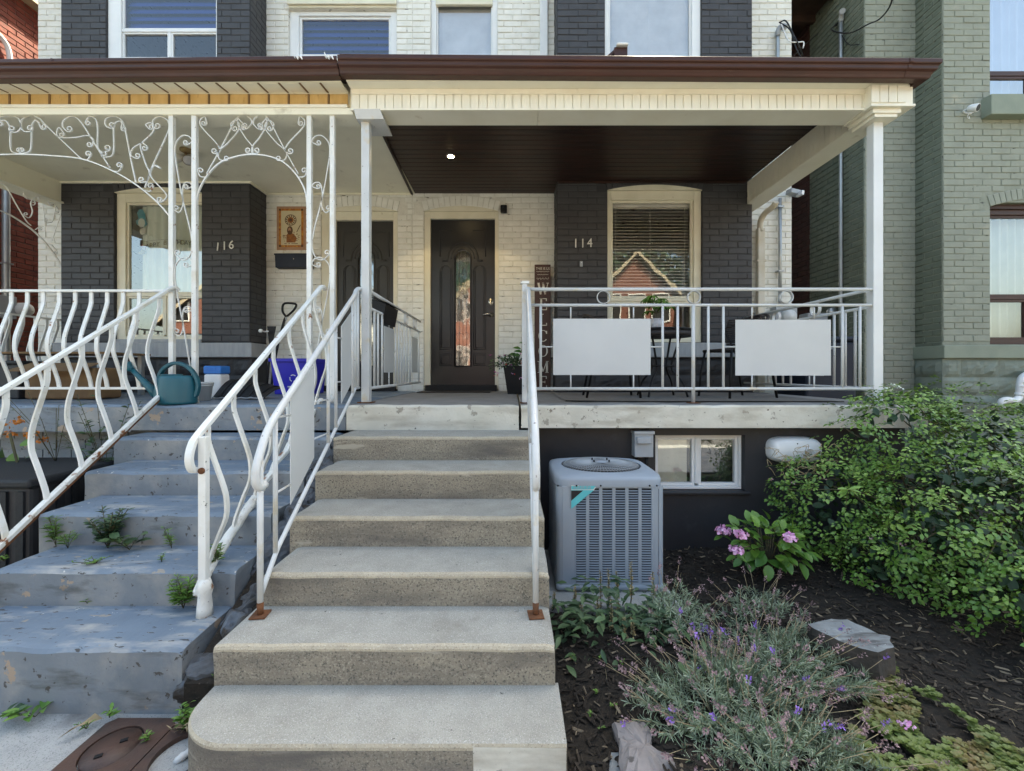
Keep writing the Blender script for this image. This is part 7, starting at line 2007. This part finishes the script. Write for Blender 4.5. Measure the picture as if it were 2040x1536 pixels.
# ---------------------------------------------------------------- lavender
def lavender(label, cx_, cy_, rx, ry, h, nst, nfl, group='lavender plants', lean=(0, 0)):
    t = thing('lavender', label, 'lavender', (cx_, cy_, 0), group)
    L = Leaves(); ndl = leaf_tpl(.105, .05, .2, ((0, 0), (1, .4), (.8, .8), (0, 1)))
    stems = []; fl = []; sd = []
    for k in range(nst):
        a = random.uniform(0, 2*math.pi); rr = math.sqrt(random.random())
        bx_, by_ = cx_+rx*.45*rr*math.cos(a), cy_+ry*.45*rr*math.sin(a)
        ex, ey = cx_+rx*rr*math.cos(a)+lean[0]*random.random(), cy_+ry*rr*math.sin(a)+lean[1]*random.random()
        hh = h*(1-.5*rr*rr)*random.uniform(.75, 1.08)
        z0 = soil_h(bx_, by_)
        q = catmull([(bx_, by_, z0), ((bx_*.6+ex*.4), (by_*.6+ey*.4), hh*.6), (ex, ey, hh)], 5)
        if k < nst*.35: stems.append(q)
        m_ = 34; ii = 1-.62*rng.random(m_)**1.5
        q_ = np.array([list(v) for v in q]); idx = np.minimum((ii*(len(q)-1)).astype(int), len(q)-2); f = (ii*(len(q)-1)-idx)[:, None]
        pp = q_[idx]*(1-f)+q_[idx+1]*f; tg = unit(q_[idx+1]-q_[idx])
        side = rng.normal(size=(m_, 3)); ax_ = unit(tg*.8+unit(side)*.75)
        L.add(ndl, basis(ax_, tg+rng.normal(size=(m_, 3))*.3), pp, rng.uniform(.020, .038, m_), rng.uniform(0, 1, m_))
        if k < nfl:
            e = q[-1]; dr = (q[-1]-q[-2]).normalized()+Vector((random.uniform(-.45, .45), random.uniform(-.6, .1), random.uniform(0, .4))); dr.normalize()
            tip = e+dr*random.uniform(.05, .13); (fl if random.random() < .11 else sd).append((e, tip, dr))
    L.build('foliage', M['sage'], t, 'stuff')
    tube_mesh('woody_stem', stems, (.0035, .0012), M['stem'], t, 'stuff', 4)
    tube_mesh('flower_stalk', [[e, tip] for e, tip, _ in fl+sd], .0011, M['straw'], t, 'stuff', 4)
    for lst, m, nm in ((fl, M['purple'], 'flower_spike'), (sd, M['mauve'], 'seed_head')):
        for (e, tip, dr) in lst:
            n_ = 20; f = rng.uniform(0, 1, n_); ln_ = random.uniform(.022, .045); dv = np.array(dr); s_4 = unit(np.cross(rng.normal(size=(n_, 3)), dv))
            pp = np.array(tip)+dv*(f*ln_)[:, None]+s_4*.0035
            L = Leaves(); L.add(leaf_tpl(.7, .1, .0, ((0, 0), (1, .5), (0, 1))), basis(unit(s_4+dv*.8), dv+rng.normal(size=(n_, 3))*.2), pp, np.full(n_, .0085), rng.uniform(0, 1, n_)); L.build(nm, m, t)
    return t
lavender('grey green lavender crowding the front of the bed with faded mauve heads', .78, 1.62, .36, .24, .19, 200, 100)
lavender('lavender clump spreading toward the limestone slab with many spent heads', 1.08, 1.83, .36, .27, .18, 170, 85)
lavender('slender lavender stems leaning out beside the air conditioner', .78, 2.15, .20, .18, .26, 60, 20, lean=(.02, -.1))
lavender('lavender tuft at the bottom edge of the bed near the pinkish rock', .86, 1.40, .32, .16, .16, 150, 65)
lavender('sparse lavender stems with purple tips below the hydrangea', 1.25, 2.20, .22, .20, .20, 40, 22)

# ---------------------------------------------------------------- seed spike plant by the steps
sp_ = thing('speedwell', 'dull green plants with upright bronze seed spikes beside the steps', 'plant', (.5, 2.2, 0))
n = 360; bx_ = rng.uniform(.20, .80, n); by_ = 2.13+rng.normal(size=n)*.12-.10*np.abs(bx_-.5); hh = rng.uniform(.03, .25, n)*(1-1.1*np.abs(bx_-.45))
ax = unit(np.stack([rng.normal(size=n), rng.normal(size=n)-.3, rng.uniform(-.2, .5, n)], 1))
posl = np.stack([bx_, by_, np.abs(hh)+.02], 1); siz = rng.uniform(.045, .078, n)
o_ = np.argsort(-siz/by_); big, sm_ = o_[:150], o_[150:]
mts = basis(ax, np.tile([0, -.15, 1.0], (n, 1))+rng.normal(size=(n, 3))*.2); tt = rng.uniform(0, .999, n)
lt = leaf_tpl(.36, .08, .25, ((0, 0), (.8, .25), (1, .5), (.5, .82), (0, 1)))
single_leaves('leaf', lt, mts[big], posl[big], siz[big], tt[big], M['darkleaf'], sp_)
L = Leaves(); L.add(lt, mts[sm_], posl[sm_], siz[sm_], tt[sm_]); L.build('foliage', M['darkleaf'], sp_, 'stuff')
for (px, pt, pb, d) in ((1196, 1138, 1215, 2.25), (1158, 1205, 1252, 2.1), (1190, 1190, 1240, 2.2), (1212, 1136, 1196, 2.25), (1228, 1140, 1190, 2.3), (1257, 1122, 1190, 2.2), (1300, 1140, 1185, 2.3), (1146, 1170, 1215, 2.2), (1218, 1196, 1262, 2.1), (1243, 1232, 1270, 2.0), (1260, 1230, 1268, 2.0), (1104, 1180, 1210, 2.3), (1232, 1200, 1225, 2.2)):
    a, b = P(px, pt, d), P(px+random.uniform(-3, 3), pb, d); base = Vector((b.x+random.uniform(-.03, .03), b.y+.03, .03))
    MB().tube(catmull([base, b, a], 4), [.003]*5+[.002]*4, 5).build('stem', M['stem'], sp_)
    n_ = 90; f = rng.uniform(0, 1, n_); pp = np.array(a)*f[:, None]+np.array(b)*(1-f)[:, None]; s_5 = unit(rng.normal(size=(n_, 3)))
    L = Leaves(); L.add(leaf_tpl(.8, .1, 0, ((0, 0), (1, .5), (0, 1))), basis(unit(s_5+np.array([0, 0, .6])), s_5+rng.normal(size=(n_, 3))*.2), pp+s_5*.003, .008+.005*(1-f), rng.uniform(.2, 1, n_)); L.build('seed_spike', M['bronze'], sp_)

# ---------------------------------------------------------------- sedum carpet, mulch, sprouts
def sed_in(px, py):
    """inside the carpet, seen in the photograph plane of the ground"""
    top = 1330+ (px-1640)*.0; 
    return (py > 1400+.0*(px)) and (py > 1398 + max(0, px-1850)*.62) and (px > 1735-(py-1400)*.42)
L = Leaves(); Np, Nm, Ns, Nt = [], [], [], []
ros = leaf_tpl(.72, .12, .1, ((0, 0), (.7, .4), (1.0, .75), (0, 1)))
cnt = 0
for k in range(9000):
    px, py = random.uniform(1600, 2120), random.uniform(1330, 1640)
    if not sed_in(px, py) and not (1700 < px < 1800 and 1325 < py < 1400 and abs(px-1755+(py-1360)*-.3) < 34): continue
    d = EYE*F/(py-HY); x = X(px, d); 
    if mnoise.noise(Vector((x*6, d*6, 1))) < -.22: continue
    z = soil_h(x, d)+.014+random.uniform(0,.022)+.02*abs(mnoise.noise(Vector((x*14, d*14, 5))))
    ti = min(1, max(0, .12+.8*mnoise.noise(Vector((x*7, d*7, 9)))+random.uniform(-.2, .2)))
    for q in range(5):
        a = q*1.2566+random.uniform(-.3, .3)
        Np.append((x, d, z)); Nm.append((math.cos(a), math.sin(a), .45)); Ns.append(random.uniform(.013, .021)); Nt.append(ti)
    cnt += 1
    if cnt > 1500: break
ax = np.array(Nm); L.add(ros, basis(ax, np.tile([0, 0, 1.0], (len(ax), 1))), np.array(Np), np.array(Ns), np.array(Nt))
o = L.build('sedum_carpet', M['sedum']); tag(o, kind='stuff')
t = thing('sedum_flower', 'small pink star flower cluster in the sedum carpet', 'flower', P(1808, 1452, 1.55))
blossom(t, P(1806, 1452, 1.55)+Vector((0, 0, .01)), .018, M['pink'], 30, .5)
# bark chips
n = 15000
px_ = rng.uniform(.17, 4.2, n); py_ = .95+rng.power(.8, n)*2.3
th2 = rng.uniform(0, 6.28, n); ax = np.stack([np.cos(th2), np.sin(th2), rng.normal(size=n)*.22], 1)
zz = np.array([soil_h(float(a), float(b)) for a, b in zip(px_, py_)])+.004+rng.random(n)*.006
chip = (np.array([(-.13, -.5, 0), (.13, -.45, 0), (.10, .5, 0), (-.12, .42, 0), (0, -.4, .12), (0, .4, .12)]), [(0, 1, 4), (1, 2, 5, 4), (2, 3, 5), (3, 0, 4, 5)])
tn = (rng.random(n) < .15)*rng.uniform(.3, 1, n)
L = Leaves(); L.add(chip, basis(ax, np.tile([0, 0, 1.0], (n, 1))+rng.normal(size=(n, 3))*.35), np.stack([px_, py_, zz], 1), rng.uniform(.014, .050, n), tn)
o = L.build('mulch', M['chip'], smooth=False); tag(o, kind='stuff')
n = 260; px_ = rng.uniform(.2, 3.5, n); py_ = rng.uniform(1.0, 2.9, n); th2 = rng.uniform(0, 6.28, n)
mb = MB()
for k in range(n):
    l = random.uniform(.02, .09); z = soil_h(px_[k], py_[k])+.012; dx, dy = math.cos(th2[k])*l, math.sin(th2[k])*l
    mb.tube([(px_[k], py_[k], z), (px_[k]+dx/2, py_[k]+dy/2, z+random.uniform(0, .012)), (px_[k]+dx, py_[k]+dy, z+.002)], .0009, 4)
tag(mb.build('dry_straw_litter', M['straw']), kind='stuff')

def tuft(name, label, cat, base, kind='feather', n=40, h=.12, spread=.05, m='weed', lw=.28, ls=(.02, .04), group=None, stems=5, dirn=(0, -.25, 1), tint=(0, 1)):
    t = thing(name, label, cat, base, group)
    b = np.array(base); runs = []
    P_, A_, N_, S_ = [], [], [], []
    for k in range(stems):
        e = b+np.array([random.uniform(-1, 1)*spread, random.uniform(-1, .4)*spread*.7, h*random.uniform(.6, 1.05)])*np.array([1, 1, 1])
        runs.append([Vector(b), Vector((b*.5+e*.5)+np.array([0, 0, h*.08])), Vector(e)])
        for q in range(max(1, n//stems)):
            f = random.uniform(.2, 1); p_ = b*(1-f)+e*f
            a = random.uniform(0, 6.28); P_.append(p_); A_.append((math.cos(a), math.sin(a), .55)); S_.append(random.uniform(*ls)*(1.15-.5*f))
    tube_mesh('stem', runs, .0014 if h < .2 else .0022, M['stem'], t, None, 4)
    A_ = np.array(A_); nn = len(A_)
    mt = basis(A_, np.tile([0., -.2, 1.0], (nn, 1))+rng.normal(size=(nn, 3))*.25)
    tp_ = leaf_tpl(lw, .08, .25, ((0, 0), (.8, .3), (1, .55), (.5, .85), (0, 1)))
    P_ = np.array(P_); S_ = np.array(S_); T_ = rng.uniform(tint[0], tint[1]*.999, nn)
    big = np.argsort(-S_/P_[:, 1])[:30]; bigm = np.zeros(nn, bool); bigm[big] = S_[big]/P_[big, 1]*F > 9
    if bigm.any(): single_leaves('leaf', tp_, mt[bigm], P_[bigm], S_[bigm], T_[bigm], M[m], t)
    if (~bigm).any():
        L = Leaves(); L.add(tp_, mt[~bigm], P_[~bigm], S_[~bigm], T_[~bigm]); L.build('foliage', M[m], t, 'stuff')
    return t
g_ = 'weeds growing on the blue steps'
def on_step(px, py, k): d = (BT[k][2])*F/(py-HY); return Vector((X(px, d), d, EYE-BT[k][2]))
tuft('weed', 'feathery bright weed rooted at the back of the fourth blue step', 'weed', on_step(112, 1088, 3), n=150, h=.17, spread=.05, lw=.14, ls=(.03, .05), stems=5, group=g_)
tuft('weed', 'thin drooping weed next to the feathery one on the fourth blue step', 'weed', on_step(135, 1092, 3), n=60, h=.11, spread=.06, lw=.14, ls=(.03, .045), stems=4, group=g_)
tuft('weed', 'dense dark bushy weed in the middle of the fourth blue step', 'weed', on_step(215, 1092, 3), n=420, h=.22, spread=.10, lw=.30, ls=(.03, .055), stems=16, m='darkleaf', group=g_)
tuft('weed', 'broad toothed leaves spilling from the bushy weed on the blue step', 'weed', on_step(258, 1095, 3), n=16, h=.09, spread=.07, lw=.55, ls=(.07, .10), stems=4, m='darkleaf', group=g_)
tuft('weed', 'small upright weed just before the white iron newel post', 'weed', on_step(342, 1092, 3), n=50, h=.11, spread=.03, lw=.22, ls=(.025, .04), stems=4, group=g_)
tuft('weed', 'bushy green weed behind the white newel post', 'weed', on_step(430, 1128, 3), n=130, h=.12, spread=.05, lw=.24, ls=(.025, .04), stems=8, group=g_)
tuft('weed', 'low green mossy weed at the lip crack of the fourth blue step', 'weed', on_step(190, 1122, 3), n=60, h=.025, spread=.08, lw=.4, ls=(.014, .024), stems=8, group=g_)
tuft('weed', 'tiny sprig at the lip of the fourth blue step nearer the post', 'weed', on_step(322, 1120, 3), n=24, h=.045, spread=.02, lw=.3, ls=(.014, .022), stems=3, group=g_)
tuft('weed', 'little brown moss patch at the open end of the fourth blue step', 'weed', on_step(8, 1118, 3), n=40, h=.03, spread=.04, lw=.4, ls=(.014, .02), stems=6, group=g_)
tuft('weed', 'tall bright weed clump against the riser beside the crusty newel foot', 'weed', on_step(365, 1212, 4), n=190, h=.16, spread=.06, lw=.20, ls=(.035, .055), stems=8, group=g_)
tuft('weed', 'two leaved seedling at the foot of the lowest blue riser', 'weed', on_step(176, 1206, 4), n=6, h=.035, spread=.02, lw=.5, ls=(.03, .036), stems=2, group=g_)
gp = lambda px, py: Vector((X(px, EYE*F/(py-HY)), EYE*F/(py-HY), 0.0))
g_ = 'weeds at the edge of the sidewalk'
tuft('weed', 'dandelion leaves sprawling at the foot of the lowest blue step', 'weed', gp(70, 1428), n=12, h=.05, spread=.08, lw=.35, ls=(.055, .085), stems=4, group=g_)
tuft('weed', 'rounded dandelion leaves at the edge of the frame by the blue step', 'weed', gp(18, 1432), n=10, h=.04, spread=.04, lw=.5, ls=(.04, .06), stems=3, m='darkleaf', group=g_)
tuft('weed', 'small lobed weed between the blue step and the iron cover', 'weed', gp(218, 1430), n=10, h=.05, spread=.04, lw=.4, ls=(.03, .045), stems=4, group=g_)
tuft('weed', 'tiny grassy sprig beside the dry leaf', 'weed', gp(172, 1452), n=26, h=.03, spread=.025, lw=.25, ls=(.016, .026), stems=4, group=g_)
tuft('weed', 'small bright sprig in the joint between the iron covers', 'weed', gp(293, 1478), n=26, h=.035, spread=.02, lw=.3, ls=(.016, .026), stems=4, group=g_)
for k, (px, py, hh) in enumerate(((398, 1375, .16), (388, 1400, .15), (380, 1430, .10))):
    q = gp(px, py+35); q = Vector((-1.15-.012*k, 1.80-.09*k, .0))
    tuft('weed', ['leafy weed high in the gap between the two stairs', 'leafy weed in the middle of the gap between the stairs', 'leafy weed at the mouth of the gap by the iron cover'][k], 'weed', q, n=70, h=hh, spread=.05, lw=.38, ls=(.03, .05), stems=8, group=g_)
tuft('weed', 'dry tangle of dead stems between the stairs at the sidewalk', 'weed', Vector((-1.17, 1.60, 0)), n=60, h=.05, spread=.07, lw=.12, ls=(.03, .05), stems=14, m='straw', group=g_)
for k, (px, py) in enumerate(((1137, 1338), (1200, 1340), (1188, 1405), (1222, 1433), (1175, 1438), (1197, 1470), (1238, 1350))):
    d = EYE*F/(py-HY); tuft('seedling', ['seedling in the mulch close to the steps', 'seedling below the bronze spikes', 'seedling in the middle of the bare mulch', 'seedling just behind the pinkish rock', 'grassy seedling beside the pinkish rock', 'yellow green seedling lowest in the mulch by the steps', 'seedling between the bronze spikes and lavender'][k], 'seedling', Vector((X(px, d), d, soil_h(X(px, d), d))), n=8, h=.025, spread=.015, lw=.45, ls=(.014, .022), stems=3, group='seedlings in the mulch')
# green plant behind the left stair rail and orange blossoms
tuft('weed', 'tall leafy weeds growing beside the dark planter behind the rail', 'weed', Vector((-2.72, 2.95, .55)), n=150, h=.60, spread=.22, lw=.4, ls=(.035, .07), stems=9, m='darkleaf')
tuft('weed', 'thin wild mustard stems above the porch edge by the stair rail', 'weed', Vector((-3.05, 2.95, .70)), n=60, h=.55, spread=.20, lw=.25, ls=(.02, .035), stems=6, m='darkleaf')
t = thing('squash_plant', 'broad green leaves with orange blossoms beside the blue steps', 'plant', (-3.2, 2.9, .7))
pp = np.array([[X(px, 2.95), 2.95, Z(py, 2.95)] for px, py in ((30, 900), (60, 930), (20, 940), (70, 905), (90, 925), (5, 890), (45, 880))])
single_leaves('leaf', leaf_tpl(.85, .1, .2), basis(rng.normal(size=(7, 3))*np.array([1, .4, .5]), np.tile([0, -.8, .8], (7, 1))), pp, np.full(7, .10), np.full(7, .5), M['hyd'], t)
for px, py in ((5, 850), (18, 868), (60, 868), (80, 880), (35, 842)): blossom(t, P(px, py, 2.95), .035, M['orange'], 16)
MB().tube([(-3.2, 2.9, .3), (-3.25, 2.9, .7), (-3.3, 2.9, .9)], .008, 6).build('stem', M['stem'], t)

# ---------------------------------------------------------------- potted flowers and table plant
n = 420; d = unit(rng.normal(size=(n, 3))); d[:, 2] = np.abs(d[:, 2])*.9-.25
pos = np.array(pot_c)+np.array([-.06, 0, .03])+d*np.array([.23, .15, .17])*rng.uniform(.3, 1, (n, 1))
ax = unit(d+rng.normal(size=(n, 3))*.4)
L = Leaves(); L.add(leaf_tpl(.5, .1, .2), basis(ax, np.tile([0, -.3, 1.0], (n, 1))+rng.normal(size=(n, 3))*.3), pos, rng.uniform(.03, .05, n), rng.uniform(0, 1, n)); L.build('foliage', M['darkleaf'], pot_flower, 'stuff')
n = 9; pos = np.array(pot_c)+np.stack([.07+rng.normal(size=n)*.02, np.zeros(n), rng.uniform(.08, .30, n)], 1)
single_leaves('leaf', leaf_tpl(.5, .1, .3), basis(np.stack([rng.choice([-1, 1], n), rng.normal(size=n)*.3, np.full(n, .4)], 1), np.tile([0, -.7, .8], (n, 1))), pos, rng.uniform(.07, .11, n), np.full(n, .2), M['hyd'], pot_flower)
MB().tube([pot_c, pot_c+Vector((.07, 0, .2)), pot_c+Vector((.075, 0, .40))], .005, 6).build('stem', M['stem'], pot_flower)
rd = mat('coral_petal', (.50, .06, .06), (.40, .04, .05)); mg = mat('magenta_petal', (.42, .05, .26), (.34, .04, .2))
for k in range(20):
    q = pot_c+Vector((random.uniform(-.27, .12), -.13+random.uniform(-.03, .03), random.uniform(-.12, .15))); blossom(pot_flower, q, random.uniform(.014, .022), (rd, mg, M['pink'])[k % 3], 10, .5)
nl = []
for k in range(11):
    a = k*2.4; r_ = random.uniform(.05, .17); hh = random.uniform(.09, .22)
    c_ = np.array(tp_c)+np.array([math.cos(a)*r_, math.sin(a)*r_*.7, hh]); nl.append(c_)
mt, ps, ss = [], [], []
for c_ in nl:
    for q in range(8):
        a = q*math.pi/4; v = np.array([math.cos(a), math.sin(a), -.25]); mt.append(v); ps.append(c_); ss.append(random.uniform(.070, .095))
single_leaves('leaflet', leaf_tpl(.38, .08, .3), basis(np.array(mt), np.tile([0, -.2, 1.0], (len(mt), 1))), np.array(ps), np.array(ss), rng.uniform(0, .5, len(ps)), M['leaf'], table_plant)
tube_mesh('stem', [[tp_c-Vector((0, 0, .02)), tp_c+Vector((.0, 0, .05)), Vector(c_)] for c_ in nl], .0028, M['stem'], table_plant)

# ---------------------------------------------------------------- street trees behind the camera, seen only in the glass
for k, (x, y, h) in enumerate(((3.4, -25, 12.5), (10.2, -26, 13.5), (16.5, -24, 12.0), (-2.5, -27, 12.5))):
    t = thing('street_tree', ['tall tree behind the houses opposite the front door', 'tallest tree behind the red gabled house', 'tall tree behind the tan brick house', 'tall tree behind the wide red house'][k], 'tree', (x, y, 0), 'trees behind the opposite houses')
    MB().tube([(x, y, .05), (x+.05, y, h*.35), (x, y, h*.7)], [.14, .11, .05], 10).build('trunk', M['stem'], t)
    n = 5200; d = unit(rng.normal(size=(n, 3))); pos = np.array([x, y, h*.60])+d*np.array([4.2, 2.6, h*.42])*rng.uniform(.45, 1.05, (n, 1))
    L = Leaves(); L.add(leaf_tpl(.6), basis(rng.normal(size=(n, 3)), d+np.array([0, 0, .5])), pos, rng.uniform(.3, .6, n), rng.uniform(0, .1, n)); L.build('crown', M['darkleaf'], t, 'stuff')
